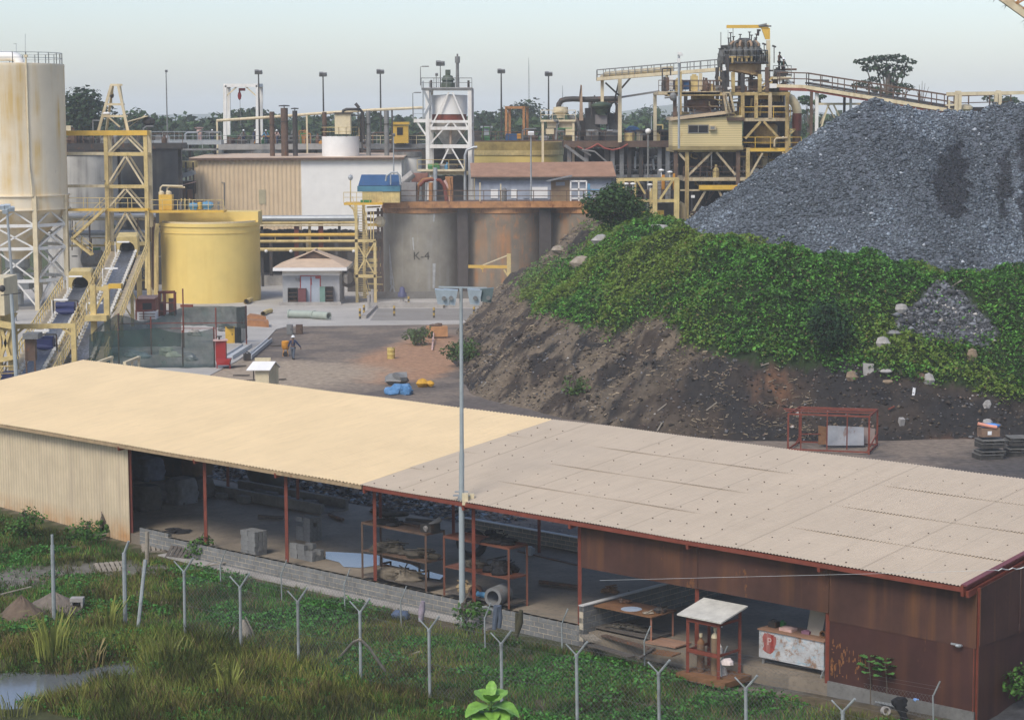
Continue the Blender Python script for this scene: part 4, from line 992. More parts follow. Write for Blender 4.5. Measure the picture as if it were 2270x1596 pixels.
def ring(c,r,w_,d,label,m=m_greyd):
 mb=MB();prof=[(r*.68,-w_/2),(r,-w_/2),(r,w_/2),(r*.68,w_/2),(r*.68,-w_/2)];mb.lathe((0,0,0),prof,22)
 q=V((0,0,1)).rotation_difference(V(d).normalized());mb.v=[tuple(V(c)+q@V(v))for v in mb.v];return solo('pipe_ring',mb,m,label,'pipe',c,None,True)
ring(mid(.82,.1,.5),.36,.9,(SN*-1+SD*.25),'big grey pipe section at the right end of the bottom shelf');ring(mid(.45,.15,.42),.27,.2,(SN*-1+SD*.5),'flanged pipe ring in the middle of the bottom shelf of the right rack',m_brown)
mb=MB();c=mid(.62,.2,.35);mb.tube(c-SD*.5,c+SD*.3,.11,10);solo('pipe_offcut',mb,m_blue2,'short blue pipe on the bottom shelf of the right rack','pipe');heap(mid(.2,.4,.24),.5,.35,.45,'tan machine parts at the left end of the bottom shelf of the right rack',paint('tan_parts',(.3,.22,.12),.8,.4,6),sd=9)
heap(fl(1110,1190),.9,.5,.4,'black rubble heap behind the right rack',m_blkcl,'rubble','rubble',14,71);heap(fl(860,1140),1.2,.5,.35,'dark scrap heap at the back edge of the floor, left of the pole',m_scrap,'scrap','scrap',14,72);heap(fl(1395,1330),.5,.4,.3,'dark scrap on the floor just behind the coped wall',m_scrap,'scrap','scrap',9,73)
a=fl(846,1270);b=fl(930,1290);mb=MB()
for z in(.35,.7):mb.beam(a+V((0,0,z)),b+V((0,0,z)),.09,.1)
for p in(a,b):mb.beam(p,p+V((0,0,.75)),.08);mb.beam(p+SN*.5,p+SN*.5+V((0,0,.4)),.08);mb.beam(p+V((0,0,.38)),p+SN*.5+V((0,0,.38)),.07)
solo('bench',mb,m_brown,'brown steel bench frame beside the puddle','bench',a)
ring(fl(1046,1232)+V((0,0,.55)),.6,.5,(SD+SN*-.6),'large dark tyre standing behind the right rack',m_blk)
mb=MB();mb.beam(fl(1150,1222),fl(1290,1255),.16,.1);solo('rail',mb,m_brown,'steel rail lying on the floor behind the right rack','rail')
mb=MB();c=fl(1175,1230);mb.box(c+V((0,0,.15)),(.3,.25,.3),YAW);mb.tube(c+V((0,0,.3)),c+V((0,0,.36)),.1,8);solo('box',mb,m_grey,'small grey box beside the inner post on the floor','box',c)
heap(fl(1355,1312),.5,.3,.25,'brown rag bundle on the floor behind the coped wall',paint('brown_rag',(.22,.13,.07),.9,.3,4),'bundle','bundle',8,12)
heap(fl(400,1180),1.0,.5,.15,'black rubbish patch on the floor near the cream wall',m_blkcl,'rag','rag',10,13)
a,b=fl(1316,1396),fl(1434,1426);s0,t0=[float(q)for q in st(a.x,a.y)];s1=float(st(b.x,b.y)[0]);D=1.3;ht=.95;t=thing('work_table','rusty brown steel work table beside the coped block wall','table',a)
mb=MB();mb.hexa(*[sh(q,r_,z)for z in(ht-.04,ht)for q,r_ in((s0-.05,t0-.1),(s1+.1,t0-.1),(s1+.1,t0+D),(s0-.05,t0+D))]);part('tabletop',mb,m_rustt,t)
for q,r_ in((s0,t0),(s1,t0),(s1,t0+D-.1),(s0,t0+D-.1)):mb=MB();mb.beam(sh(q,r_,-.1),sh(q,r_,ht-.045),.06);part('leg',mb,paint('pinkish_leg',(.3,.14,.09),.7),t)
mb=MB();mb.hexa(*[sh(q,r_,z)for z in(.12,.16)for q,r_ in((s0,t0),(s1,t0),(s1,t0+D-.1),(s0,t0+D-.1))]);part('lower_shelf',mb,m_woodd,t)
c=sh((s0*.45+s1*.55),t0+.35,ht);mb=MB();mb.lathe(c,[(0,.012),(.37,.012),(.37,0)],24);solo('plate',mb,paint('bright_steel_plate',(.62,.64,.66),.3,.15,3,metal=.6),'round shiny steel plate lying on the rusty work table','plate',c)
heap(sh(s0+.6,t0+.9,ht),.4,.25,.2,'brown tools at the back of the work table, left',m_brown,'tool','tool',6,14);heap(sh(s1-.2,t0+.75,ht),.35,.3,.3,'dark vice at the right end of the work table',m_dark,'vice','vice',7,15);heap(sh(s1-.35,t0+.2,ht),.3,.2,.1,'grey rag on the front right corner of the work table',m_wood,'rag','rag',4,16)
heap(sh((s0+s1)/2,t0+.5,.17),.9,.4,.25,'scrap rods on the lower shelf of the work table',m_scrap,sd=17)
for i,(pa,pb,w_,lab,m)in enumerate((((1300,1428),(1400,1462),.3,'long dark plank before the work table',m_woodd),((1338,1412),(1440,1445),.25,'brown plank at the foot of the work table',m_brown),((1440,1448),(1500,1460),.5,'rusty channel beside the gas bottle cage',m_rustt),((1445,1425),(1515,1440),.9,'reddish plate on the floor left of the gas bottle cage',m_roofbr),((1300,1415),(1318,1432),.5,'tan board lying at the end of the coped wall',m_wood),((1415,1470),(1450,1448),.12,'thin tilted board by the rear fence post',m_woodd))):
 a,b=fl(*pa,z=-.05),fl(*pb,z=-.05);mb=MB();mb.beam(a+V((0,0,.05+.02*i)),b+V((0,0,.1+.02*i)),w_,.05);solo('plank',mb,m,lab,'plank')
a,b=fl(1524,1492,-.2),fl(1590,1508,-.2);s0,t0=[float(q)for q in st(a.x,a.y)];s1=float(st(b.x,b.y)[0]);D=1.15;ht=1.75;t=thing('gas_bottle_cage','red steel cage with a pale tilted plate roof holding gas bottles','cage',a)
m_pl=paint('pale_plate_roof',(.55,.53,.46),.6,.25,2,rust=.12)
mb=MB();mb.hexa(*[sh(q,r_,z+(r_>t0)*.3)for z in(ht,ht+.05)for q,r_ in((s0-.3,t0-.2),(s1+.25,t0-.2),(s1+.25,t0+D+.1),(s0-.3,t0+D+.1))]);part('roof',mb,m_pl,t)
for q,r_ in((s0,t0),(s1,t0),(s1,t0+D),(s0,t0+D)):mb=MB();mb.beam(sh(q,r_,-.2),sh(q,r_,ht+(r_>t0)*.26-.01),.1);part('leg',mb,m_redox,t)
for z in(.6,ht-.12):
 mb=MB();mb.beam(sh(s0,t0-.02,z),sh(s1,t0-.02,z),.08,.12)
 for q in(s0,s1):mb.beam(sh(q,t0,z),sh(q,t0+D,z),.06,.08)
 part('crossbar',mb,m_redox,t)
mb=MB();mb.hexa(*[sh(q,r_,z)for z in(-.35,-.16)for q,r_ in((s0-.25,t0-.3),(s1+.5,t0-.3),(s1+.5,t0+D),(s0-.25,t0+D))]);part('base_plate',mb,m_rustt,t)
for u,hh,lab,m in((.22,1.12,'shorter rusty gas bottle in the cage',paint('brown_bottle',(.19,.11,.065),.6,.3,4)),(.68,1.42,'taller brown gas bottle with a pale shoulder in the cage',paint('brown_bottle2',(.22,.15,.09),.6,.3,4))):
 c=sh(s0+(s1-s0)*u,t0+.35,-.15);g_=thing('gas_bottle',lab,'gas bottle',c);mb=MB();mb.lathe(c,[(0,0),(.12,0),(.13,.03),(.13,hh-.18)],16);part('body',mb,m,g_,True)
 mb=MB();mb.lathe(c,[(.13,hh-.18),(.115,hh-.1),(.07,hh-.04),(.035,hh),(.035,hh+.04)],16);part('shoulder',mb,m_pale if u>.5 else m_rustt,g_,True);mb=MB();mb.lathe(c,[(.05,hh+.04),(.06,hh+.1),(.06,hh+.17),(0,hh+.17)],10);part('valve',mb,m_pale,g_,True)
c=sh(s0+(s1-s0)*.45,t0+.75,1.35);mb=MB();mb.lathe(c,[(.15,0),(.13,.05),(.08,.16),(.05,.2),(0,.2)],14);mb.tube(c+V((0,0,.2)),c+V((0,0,.5)),.012,5);solo('lamp',mb,m_alu,'bell shaped grey lamp hanging in the gas bottle cage','lamp',c,None,True)
c=fl(1600,1497,-.2);mb=MB();mb.path([c,c+V((-.05,0,.5)),c+V((-.12,0,.95)),c+V((-.02,0,1.0))],.11,8,[.2,.14,.13,.09]);solo('cloth',mb,paint('dirty_white_cloth',(.55,.52,.47),.9,.3,4),'dirty white cloth hanging beside the gas bottle cage','cloth',c,None,True)
c=P(1612,1468,63);mb=MB();mb.ell(c,.2,.18,.14,10,.2,RN);solo('cloth',mb,paint('pale_pink_cloth',(.6,.5,.44),.9,.3,4),'pale crumpled cloth on top of the thin rear post','cloth',c,None,True)
c=fl(1600,1390);mb=MB();mb.lathe(c+V((0,0,.55)),[(0,.1),(.17,.02),(.19,0),(.1,-.05),(0,-.05)],16);mb.tube(c,c+V((0,0,.5)),.03,6);solo('basin',mb,m_helm,'white enamel basin on a thin stand behind the gas bottle cage','basin',c,None,True)
a,b=fl(1682,1478,-.1),fl(1822,1510,-.1);s0,t0=[float(q)for q in st(a.x,a.y)];s1=float(st(b.x,b.y)[0]);D=.95;h0,h1=.25,1.22
t=thing('counter','white paint-stained steel counter with a red daub, beside the rusty wall','counter',a)
kc=NT('stained_white_steel');cc=kc.mix(kc.ramp(kc.noise(2,5,.7),.35,.7),(.33,.34,.34,1),(.55,.56,.55,1));cc=kc.mix(kc.ramp(kc.noise(3.2,3,.5,None,1.5),.56,.66),cc,(.3,.42,.48,1));cc=kc.mix(kc.ramp(kc.noise(3.2,6,.78),.5,.62),cc,(.25,.15,.09,1));kc.L(cc,kc.b.inputs['Base Color']);kc.b.inputs['Roughness'].default_value=.6
mb=MB();mb.hexa(*[sh(q,r_,z)for z in(h0,h1-.04)for q,r_ in((s0,t0),(s1,t0),(s1,t0+D),(s0,t0+D))]);part('body',mb,kc.m,t)
mb=MB();mb.hexa(*[sh(q,r_,z)for z in(h1-.038,h1)for q,r_ in((s0-.04,t0-.05),(s1+.04,t0-.05),(s1+.04,t0+D+.05),(s0-.04,t0+D+.05))]);part('top',mb,m_roofbr,t)
for q in(s0+.1,s1-.1):
 for r_ in(t0+.1,t0+D-.1):mb=MB();mb.beam(sh(q,r_,-.12),sh(q,r_,h0),.08);part('leg',mb,m_greyd,t)
r=random.Random(5);ang=np.linspace(0,2*math.pi,26)[:-1]
pr=[(.42+.27*(abs(math.cos(k))**.6)*math.copysign(1,math.cos(k))*r.uniform(.8,1.15),.8+.36*(abs(math.sin(k))**.6)*math.copysign(1,math.sin(k))*r.uniform(.75,1.05))for k in ang]
mb=MB();mb.prism([tuple(sh(s0+u,t0-.004,z))for u,z in pr],tuple(SN*.003));part('red_daub',mb,paint('red_daub',(.3,.035,.025),.7,.5,5,(.45,.4,.36),.7,5),t)
def word(txt,size,m,name,parent,base,xd,yd,ext=.004):
 cu=bpy.data.curves.new(name,'FONT');cu.body=txt;cu.size=size;cu.extrude=ext;cu.align_x='CENTER'
 tmp=bpy.data.objects.new('tmp',cu);me=bpy.data.meshes.new_from_object(tmp);bpy.data.objects.remove(tmp)
 xd,yd=V(xd).normalized(),V(yd).normalized();mb=MB();zd=xd.cross(yd)
 mb.v=[tuple(V(base)+xd*v.co.x+yd*v.co.y+zd*v.co.z)for v in me.vertices];mb.f=[tuple(p.vertices)for p in me.polygons];return part(name,mb,m,parent)
word('P',.36,paint('white_brush_paint',(.55,.4,.36),.7),'painted_letter',t,sh(s0+.42,t0-.006,.72),SD,(0,0,1))
for u,v,sz,m,lab,nm in((.35,.4,(.5,.35,.1),m_pink,'pink folded sheet on the white counter','sheet'),(.1,.5,(.3,.25,.2),m_dark,'dark tools at the left end of the white counter','tool'),(.17,.75,(.2,.15,.16),m_green,'green tin on the white counter','tin'),(.62,.45,(.3,.16,.1),paint('mauve_tin',(.3,.15,.2),.7),'mauve rag in the middle of the white counter','rag')):
 c=sh(s0+(s1-s0)*u,t0+D*v,h1);mb=MB();mb.box(c+V((0,0,sz[2]/2)),sz,YAW);mb.ell(c+V((0,0,sz[2])),sz[0]*.4,sz[1]*.4,sz[2]*.4,8);solo(nm,mb,m,lab,nm,c)
mb=MB();a=sh(s1-1.0,t0+.45,h1);mb.hexa(a,a+SD*.6,a+SD*.6+SN*.03,a+SN*.03,a+SN*.15+V((0,0,.85))+SD*.05,a+SN*.15+SD*.65+V((0,0,.75)),a+SN*.18+SD*.65+V((0,0,.75)),a+SN*.18+V((0,0,.85))+SD*.05);solo('board',mb,paint('tan_board',(.36,.31,.24),.8,.2),'tan board leaning upright on the right end of the white counter','board',a)
ring(sh(s1-.25,t0+.35,h1+.12),.13,.12,(SN*-1),'small yellowish ring on the white counter below the board',m_rustt)
c=gz(1767,1514);mb=MB();mb.lathe(c,[(0,0),(.12,0),(.15,.3),(.16,.32),(.13,.3),(.11,.05),(0,.05)],16);solo('bucket',mb,paint('dirty_white_bucket',(.55,.52,.46),.7,.3,4),'dirty white bucket on the ground before the white counter','bucket',c,None,True)
c=gz(1805,1510);pole('stake','short brown stake between the white counter and the rusty wall',c,P(1804,1465,c.y),.05,None,m_brown)
mb=MB();a,b=gz(1842,1534),gz(1990,1572)
for k in(0,.12):mb.beam(a+V((0,-k,.1)),b+V((0,-k,.12)),.09,.05)
solo('pipes',mb,m_grey,'pair of grey pipes lying at the foot of the rusty wall','pipe')
c=gz(1963,1584)+V((0,0,.13));ring(c,.14,.15,(.3,-1,.2),'small grey pipe ring in the weeds below the rubbery shrubs',m_conc)
c=gz(1998,1600);mb=MB();mb.path([c+V((.1,0,0)),c+V((.05,0,.25)),c+V((-.05,0,.5)),c+V((-.08,0,.75))],.1,9,[.13,.11,.16,.14]);mb.ell(c+V((-.06,0,.62)),.24,.14,.17,10,.2,RN);mb.path([c+V((.0,-.05,.5)),c+V((.16,-.05,.35))],.06,6);solo('rag',mb,m_blkcl,'black rag draped on the fence near the blue bag, bottom right','rag',c,None,True)
def bag(c,rx,rz,m,label,seed=1,name='plastic_bag',cat='bag'):
 mb=MB();mb.ell(c+V((0,0,rz*.6)),rx,rx*.6,rz,14,.22,random.Random(seed));return solo(name,mb,m,label,cat,c,None,True)
mb=MB();c=gz(2045,1578)+V((0,0,.05));pts=[(-.3,.2),(-.1,.22),(.12,.2),(.27,.1),(.25,-.06),(.1,-.1),(-.1,.03)];mb.prism([tuple(c+V((x_,0,z_+.15)))for x_,z_ in pts],(.03,.1,.02));solo('plastic_bag',mb,paint('light_blue_film',(.25,.45,.85),.4,.3,6),'light blue plastic bag against the foot of the rusty wall','bag',c)
c=P(2120,1428,sh(s_at(2120,.3,1.6),.3).y);mb=MB();mb.box(c,(.36,.05,.05),YAW);mb.ell(c+V((.07,-.05,-.03)),.12,.04,.05,8);solo('bracket',mb,m_grey,'small grey bracket on the rusty wall near the corner post','bracket',c)
c=P(935,1352,70);mb=MB();mb.path([c+V((.05,0,.32)),c,c+V((-.04,0,-.4))],.1,9,[.07,.12,.08]);solo('cloth',mb,paint('mauve_cloth',(.3,.25,.28),.9,.4,5),'mauve striped cloth hanging on the rear fence left of the light pole','cloth',c,None,True)
c=P(1102,1362,67.5);t=thing('trousers','dark trousers hanging on the rear fence right of the light pole','trousers',c);mb=MB();mb.path([c+V((0,0,.3)),c+V((-.06,0,-.1)),c+V((-.1,0,-.5))],.1,8,[.12,.09,.07]);part('trouser_leg',mb,m_greycl,t,True);mb=MB();mb.path([c+V((.04,.02,.3)),c+V((.1,.02,-.1)),c+V((.06,.02,-.45))],.1,8,[.11,.08,.07]);part('trouser_leg',mb,m_greycl,t,True)
c=P(1152,1378,66.5);mb=MB();mb.path([c+V((.05,0,.4)),c+V((.0,0,0)),c+V((-.12,0,-.5))],.1,9,[.06,.12,.07]);mb.path([c+V((-.1,0,.3)),c+V((-.08,0,-.2))],.08,7,[.05,.08]);solo('rag',mb,paint('olive_black_rag',(.06,.055,.03),.9,.4,5),'dark olive rag hanging on the rear fence, third from the pole','rag',c,None,True)
c=gz(888,1372);bag(c,.35,.22,paint('dull_blue_film',(.1,.14,.22),.5,.3),'dull blue plastic sack in the grass behind the fence',4)
for px,py,lab in((245,1262,'pale grey wooden pallet lying flat on the gravel'),(345,1218,'tan wooden pallet beside the wall corner'),(395,1238,'broken brown pallet tilted before the block wall')):
 c=gz(px,py);t=thing('pallet',lab,'pallet',c);a_={245:.35,345:.2,395:-.5}[px];ti={245:.15,345:.12,395:.75}[px];Rm=Matrix.Rotation(a_,3,'Z')@Matrix.Rotation(ti,3,'X');mw=m_wood if px!=395 else m_woodd
 for i in range(6):mb=MB();mb.box((-.52+i*.21,0,.12),(.15,1.1,.025));mb.v=[tuple(c+Rm@V(v))for v in mb.v];part('slat',mb,mw,t)
 for y_ in(-.5,0,.5):mb=MB();mb.box((0,y_,.06),(1.25,.1,.09));mb.v=[tuple(c+Rm@V(v))for v in mb.v];part('bearer',mb,mw,t)
r=random.Random(9)
for i,(px,py,L,lab)in enumerate(((205,1195,1.3,'upper loose board by the cream wall corner'),(205,1206,1.2,'lower loose board by the cream wall corner'),(135,1222,1.4,'dark plank among the rubble by the cream wall'),(20,1320,1.8,'pale board at the left edge beside the sand heap'),(455,1262,1.0,'left leaning slat below the block wall'),(475,1258,1.0,'right leaning slat below the block wall'),(890,1465,1.4,'thin bent stick in the grass right of the braced fence post'))):
 c=gz(px,py);a_=r.uniform(-.3,.6);mb=MB();d=V((math.cos(a_),math.sin(a_),.12 if i!=4 else.6))*L/2;mb.beam(c-d+V((0,0,.12)),c+d+V((0,0,.16)),.1,.03);solo('board',mb,m_wood if i!=2 else m_woodd,lab,'board',c)
def cone(name,label,px,py,rx,ry,h,m,cat,sd,sub=None):
 c=gz(px,py);mb=MB()
 def fn(u,v):
  a=u*2*math.pi;k=v*(1+.25*(float(fbm(math.cos(a)*1.5+sd,math.sin(a)*1.5,v*2,1.2,3))-.5));return c+V((math.cos(a)*rx*k,math.sin(a)*ry*k,h*(1-v)**1.1-.12*v+.03*math.sin(a*9+v*13)))
 mb.grid(fn,36,12);return solo(name,mb,m,label,cat,c,None,True)
m_sand=paint('brown_sand',(.14,.1,.068),.95,.3,5,bump=.4,bs=30)
cone('sand_heap','brown sand heap at the left edge behind the fence',48,1368,1.15,1.0,.85,m_sand,'sand heap',2)
cone('sand_heap','lower grey-brown soil heap behind the left fence post',120,1345,1.4,1.1,.6,paint('grey_sand',(.17,.14,.11),.95,.3,5,bump=.4),'sand heap',5)
c=gz(172,1352);t=thing('mortar_tray','small concrete tray on legs beside the soil heap','tray',c);mb=MB();mb.box(c+V((0,0,.42)),(.5,.4,.14));part('tray',mb,m_conc,t)
for dx in(-.2,.2):
 mb=MB();mb.box(c+V((dx,0,.17)),(.08,.35,.36));part('leg',mb,m_conc,t)
c=gz(552,1425);mb=MB();mb.path([c+V((-.1,0,0)),c+V((-.15,0,.5)),c+V((-.2,.05,.85))],.2,9,[.3,.22,.06]);mb.path([c+V((.3,0,-.1)),c+V((.1,0,.5)),c+V((-.12,.05,.95))],.03,5);mb.path([c+V((-.55,0,-.1)),c+V((-.58,0,.35)),c+V((-.52,0,.6))],.03,5);solo('tree_stump',mb,m_wood,'grey broken tree stump beside the second forked fence post','stump',c,None,True)
mb=MB();a,b=P(1280,1268,40),P(2290,1247,38)
mb.path([P(1330,1286,45),P(1900,1272,43),P(2090,1267,42.3),P(2205,1263,42)],.0035,5);m2=[P(2205+i*8,1263-i*.5+2.2*math.sin(i*2.2),42)for i in range(14)];mb.path(m2,.013,5)
solo('cable',mb,m_grey,'thin grey cable crossing before the rusty shed wall','cable')
b=gz(1025,1378);tp=P(1022,638,b.y);t=thing('light_pole','tall pale grey floodlight pole standing before the middle of the shed','light pole',b);k=b.y/FP
mb=MB();mb.tube(b-V((0,0,.2)),V((b.x,b.y,P(1024,1105,b.y).z)),.125,14,.105);part('pole',mb,m_spool,t,True)
mb=MB();z1=P(1024,1105,b.y).z;zt=tp.z;mb.tube((b.x,b.y,z1),(b.x+.02,b.y,z1+(zt-z1)*.22),.1,14,.095);mb.tube((b.x+.02,b.y,z1+(zt-z1)*.22),tp,.08,14,.06);part('pole_upper',mb,m_spool,t,True)
mb=MB();q=V((b.x,b.y,P(1024,1098,b.y).z));mb.box(q,(.62,.12,.05));mb.box(q+V((0,0,.14)),(.5,.1,.04));mb.box(q+V((0,0,-.12)),(.26,.26,.1));part('bracket',mb,m_grey,t)
for dx,dy in((.14,-.2),(.36,.1)):mb=MB();mb.box(q+V((dx,dy,-.1)),(.22,.2,.42 if dx<.3 else.3));part('junction_box',mb,m_pale,t)
mb=MB();mb.beam(tp+V((-.82,0,.03)),tp+V((.95,.05,-.02)),.07,.06);part('crossbar',mb,m_spool,t)
for dx,w_,face in((-.62,.42,1),(-.16-.2,.35,2),(.52,.36,1),(1.0,.4,3)):
 c=tp+V((dx,-.02,-.34));mb=MB()
 if face==3:mb.hexa(c+V((-.28,-.1,-.16)),c+V((.1,-.1,-.2)),c+V((.1,.1,-.2)),c+V((-.28,.1,-.16)),c+V((-.3,-.16,.3)),c+V((.2,-.16,.34)),c+V((.2,.16,.34)),c+V((-.3,.16,.3)))
 else:mb.hexa(c+V((-w_*.55,-.1,-.25)),c+V((w_*.4,-.12,-.3)),c+V((w_*.4,.12,-.3)),c+V((-w_*.55,.1,-.25)),c+V((-w_*.8,-.22,.3)),c+V((w_*.7,-.24,.26)),c+V((w_*.7,.24,.26)),c+V((-w_*.8,.22,.3)))
 h_=part('lamp_housing',mb,m_alu if face!=3 else paint('dark_grey_housing',(.13,.17,.17),.5),t);mb=MB();mb.tube(c+V((.0,-.2,-.02)),c+V((.0,-.26,-.02)),.08,10);part('lens',mb,m_greyd,h_)
def pbox(mb,x0,y0,x1,y1,Yd,dep):
 a=P(x0,(y0+y1)/2,Yd).x;b=P(x1,(y0+y1)/2,Yd).x;zt=P((x0+x1)/2,y0,Yd).z;zb=P((x0+x1)/2,y1,Yd).z
 mb.bx(a,Yd,zb,b,Yd+dep,zt);return mb
def pb(mb,a,b,Yd,w,h=None,Y2=None):return mb.beam(P(a[0],a[1],Yd),P(b[0],b[1],Yd if Y2 is None else Y2),w,h)
def pt_(mb,pts,Yd,r,n=8):return mb.path([P(p[0],p[1],p[2]if len(p)>2 else Yd)for p in pts],r,n)
def prail(mb,pts,Yd,h=1.05,sp=1.4,r=.03,Y2=None):return mb.rail([P(p[0],p[1],p[2]if len(p)>2 else Yd)for p in pts],h,sp,r)
def parts(t,name,m,*mbs,**k):
 for q in mbs:part(name,q,m,t,k.get('smooth',False))
def col(t,name,m,px,ytop,Yd,w,zb=0.0,ybot=None):
 a=P(px,ytop,Yd);b=V((a.x,Yd,zb))if ybot is None else P(px,ybot,Yd)
 mb=MB();mb.beam(b,a,w);return part(name,mb,m,t)
def base(px,Yd,z=0):return V((P(px,400,Yd).x,Yd,z))
def motor(t,c,L,r,m,name='motor'):
 mb=MB();c=V(c);mb.tube(c-V((L/2,0,0)),c+V((L/2,0,0)),r,10);mb.tube(c+V((L/2,0,0)),c+V((L/2+.12,0,0)),r*.7,8);mb.box(c+V((0,0,r)),(L*.35,r*.8,r*.5));mb.box(c-V((0,0,r)),(L*.8,r*1.6,r*.4));return part(name,mb,m,t)
Ys=203;c=base(33,Ys);t=thing('silo','tall cream and yellow streaked silo on a braced white frame at the left edge','silo',c)
Rs=115*Ys/FP;zt=P(33,140,Ys-Rs).z;zs=P(33,437,Ys-Rs).z;zk=P(33,466,Ys-Rs).z;zc=P(33,560,Ys).z
mb=MB();mb.lathe(c,[(0,zt+.12),(Rs*.6,zt+.1),(Rs-.05,zt),(Rs-.03,zt-.25),(Rs-.05,zt-.3),(Rs-.05,zs)],64);part('shell',mb,m_silo,t,True)
mb=MB();mb.lathe(c,[(Rs-.05,zs+.08),(Rs+.2,zs+.08),(Rs+.2,zs-.02),(Rs+.05,zs-.02),(Rs+.05,zk),(Rs+.22,zk),(Rs+.22,zk-.1),(Rs-.1,zk-.1)],64)
part('ring_girder',mb,m_silo,t,True)
mb=MB();mb.lathe(c,[(Rs-.15,zk-.05),(Rs*.93,zk-.5),(1.3,zc),(1.2,zc-.6),(0,zc-.6)],48);part('hopper_cone',mb,m_silo,t,True)
L8=[math.radians(-90+11+22.5+45*i)for i in range(8)];LP=[V((c.x+(Rs+.05)*math.cos(a),c.y+(Rs+.05)*math.sin(a),0))for a in L8]
for p in LP:mb=MB();mb.beam(p,p+V((0,0,zs+.05)),.42,.42);part('leg',mb,m_pale,t)
zl=[P(33,y_,Ys-Rs).z for y_ in(502,553,625)]+[.3]
for z in zl[:3]:
 mb=MB()
 for i in range(8):mb.beam(LP[i]+V((0,0,z)),LP[(i+1)%8]+V((0,0,z)),.28,.3)
 part('ring_beam',mb,m_white,t)
mb=MB();lv=[zk-.2]+zl
for k in range(4):
 for i in range(8):
  a,b=LP[i],LP[(i+1)%8];m_=a.lerp(b,.5)
  if k in(0,3):mb.beam(m_+V((0,0,lv[k])),a+V((0,0,lv[k+1])),.16);mb.beam(m_+V((0,0,lv[k])),b+V((0,0,lv[k+1])),.16)
  else:mb.beam(a+V((0,0,lv[k])),b+V((0,0,lv[k+1])),.15);mb.beam(b+V((0,0,lv[k])),a+V((0,0,lv[k+1])),.15)
part('braces',mb,m_white,t)
mb=MB();mb.rail([V((c.x+(Rs-.25)*math.cos(a),c.y+(Rs-.25)*math.sin(a),zt))for a in np.linspace(0,6.283,25)],1.05,1.3,.028);part('handrail',mb,m_grey,t)
mb=MB();d0=c+V((-3.6,-1.5,zt+.75));mb.path([d0,c+V((.3,-1.5,zt+.75)),c+V((.9,-1.5,zt+.6)),c+V((1.15,-1.5,zt+.2)),c+V((1.15,-1.5,zt-.1))],.48,12);part('duct',mb,m_clean,t,True)
a=math.radians(-90+29);q=V((c.x+(Rs+.03)*math.cos(a),c.y+(Rs+.03)*math.sin(a),0));mb=MB();mb.path([q+V((0,0,zt+.6)),q+V((0,0,zt*.6)),q+V((.25,-.1,zs))],.09,8);mb.box(q+V((0,0,zt+.65)),(.3,.3,.25));part('fill_pipe',mb,m_pale,t,True)
a=math.radians(-90-9);mb=MB()
for s_ in(-.2,.2):mb.beam((c.x+(Rs+.2)*math.cos(a)+s_,c.y+(Rs+.2)*math.sin(a),1),(c.x+(Rs+.2)*math.cos(a)+s_,c.y+(Rs+.2)*math.sin(a),zt+1),.06)
for i in range(70):z=1+i*.32;mb.beam((c.x+(Rs+.2)*math.cos(a)-.2,c.y+(Rs+.2)*math.sin(a),z),(c.x+(Rs+.2)*math.cos(a)+.2,c.y+(Rs+.2)*math.sin(a),z),.03)
part('ladder',mb,m_grey,t)
mb=MB();mb.beam(P(56,122,Ys),P(56,76,Ys),.04);mb.beam(P(36,120,Ys),P(36,98,Ys),.04);mb.beam(P(30,98,Ys),P(37,98,Ys),.05);part('antenna',mb,m_grey,t)
mb=MB();mb.lathe(c,[(1.2,zc-.6),(1.2,zc-1.4),(.5,zc-2.0),(.5,.3)],16);mb.box(c+V((0,0,2.2)),(2.6,2.2,.8));part('discharge_chute',mb,m_grey,t)
b=base(24,188);tp=P(15,462,188);t=thing('light_pole','grey floodlight pole in front of the tall silo','light pole',b);mb=MB();mb.tube(b,tp,.16,8,.11);part('pole',mb,m_grey,t,True)
mb=MB()
for dx,dz in((-.35,.1),(.1,.15),(.45,-.05),(-.1,-.25)):mb.box(tp+V((dx,-.1,dz)),(.5,.35,.4),dx,.4)
part('floodlights',mb,m_alu,t)
b=V((P(37,845,140).x,140,0));tp=P(25,652,140);t=thing('light_pole','thin grey pole with a crossbar at the far left, before the silo legs','light pole',b);mb=MB();mb.tube(b,tp,.15,8,.12);part('pole',mb,m_spool,t,True)
mb=MB();pb(mb,(2,655),(46,650),140,.07);part('crossbar',mb,m_dark,t);mb=MB();mb.ell(P(5,640,140),.22,.2,.25,10);part('lamp',mb,m_dark,t,True)
Yt=206;t=thing('hoist_tower','square yellow braced steel tower with a white pyramid hoist frame on top','steel tower',base(280,Yt))
for px in(234,322):
 for Yq,dx in((Yt,0),(Yt+4,9)):col(t,'column',m_pale if dx else m_steel,px+dx,290,Yq,.38)
for y_ in(296,342,414,466,540):
 mb=MB()
 for Yq,dx in((Yt,0),(Yt+4,9)):pb(mb,(234+dx,y_),(322+dx,y_),Yq,.25,.35)
 pb(mb,(234,y_),(243,y_),Yt,.25,.3,Yt+4);pb(mb,(322,y_),(331,y_),Yt,.25,.3,Yt+4);part('beam',mb,m_steel,t)
for y0,y1 in((300,340),(346,410),(418,464),(472,538)):
 for Yq,dx in((Yt,0),(Yt+4,9)):mb=MB();pb(mb,(278+dx,y0),(238+dx,y1),Yq,.17);pb(mb,(278+dx,y0),(318+dx,y1),Yq,.17);part('brace',mb,m_pale,t)
mb=MB();pbox(mb,140,290,326,301,Yt-.3,1.5);part('crane_beam',mb,m_steelb,t)
for y_,h_ in((341,.3),(413,.28)):mb=MB();pb(mb,(140,y_),(234,y_),Yt,.3,h_);part('beam',mb,m_pale,t)
mb=MB();A=[(247,189),(264,189)]
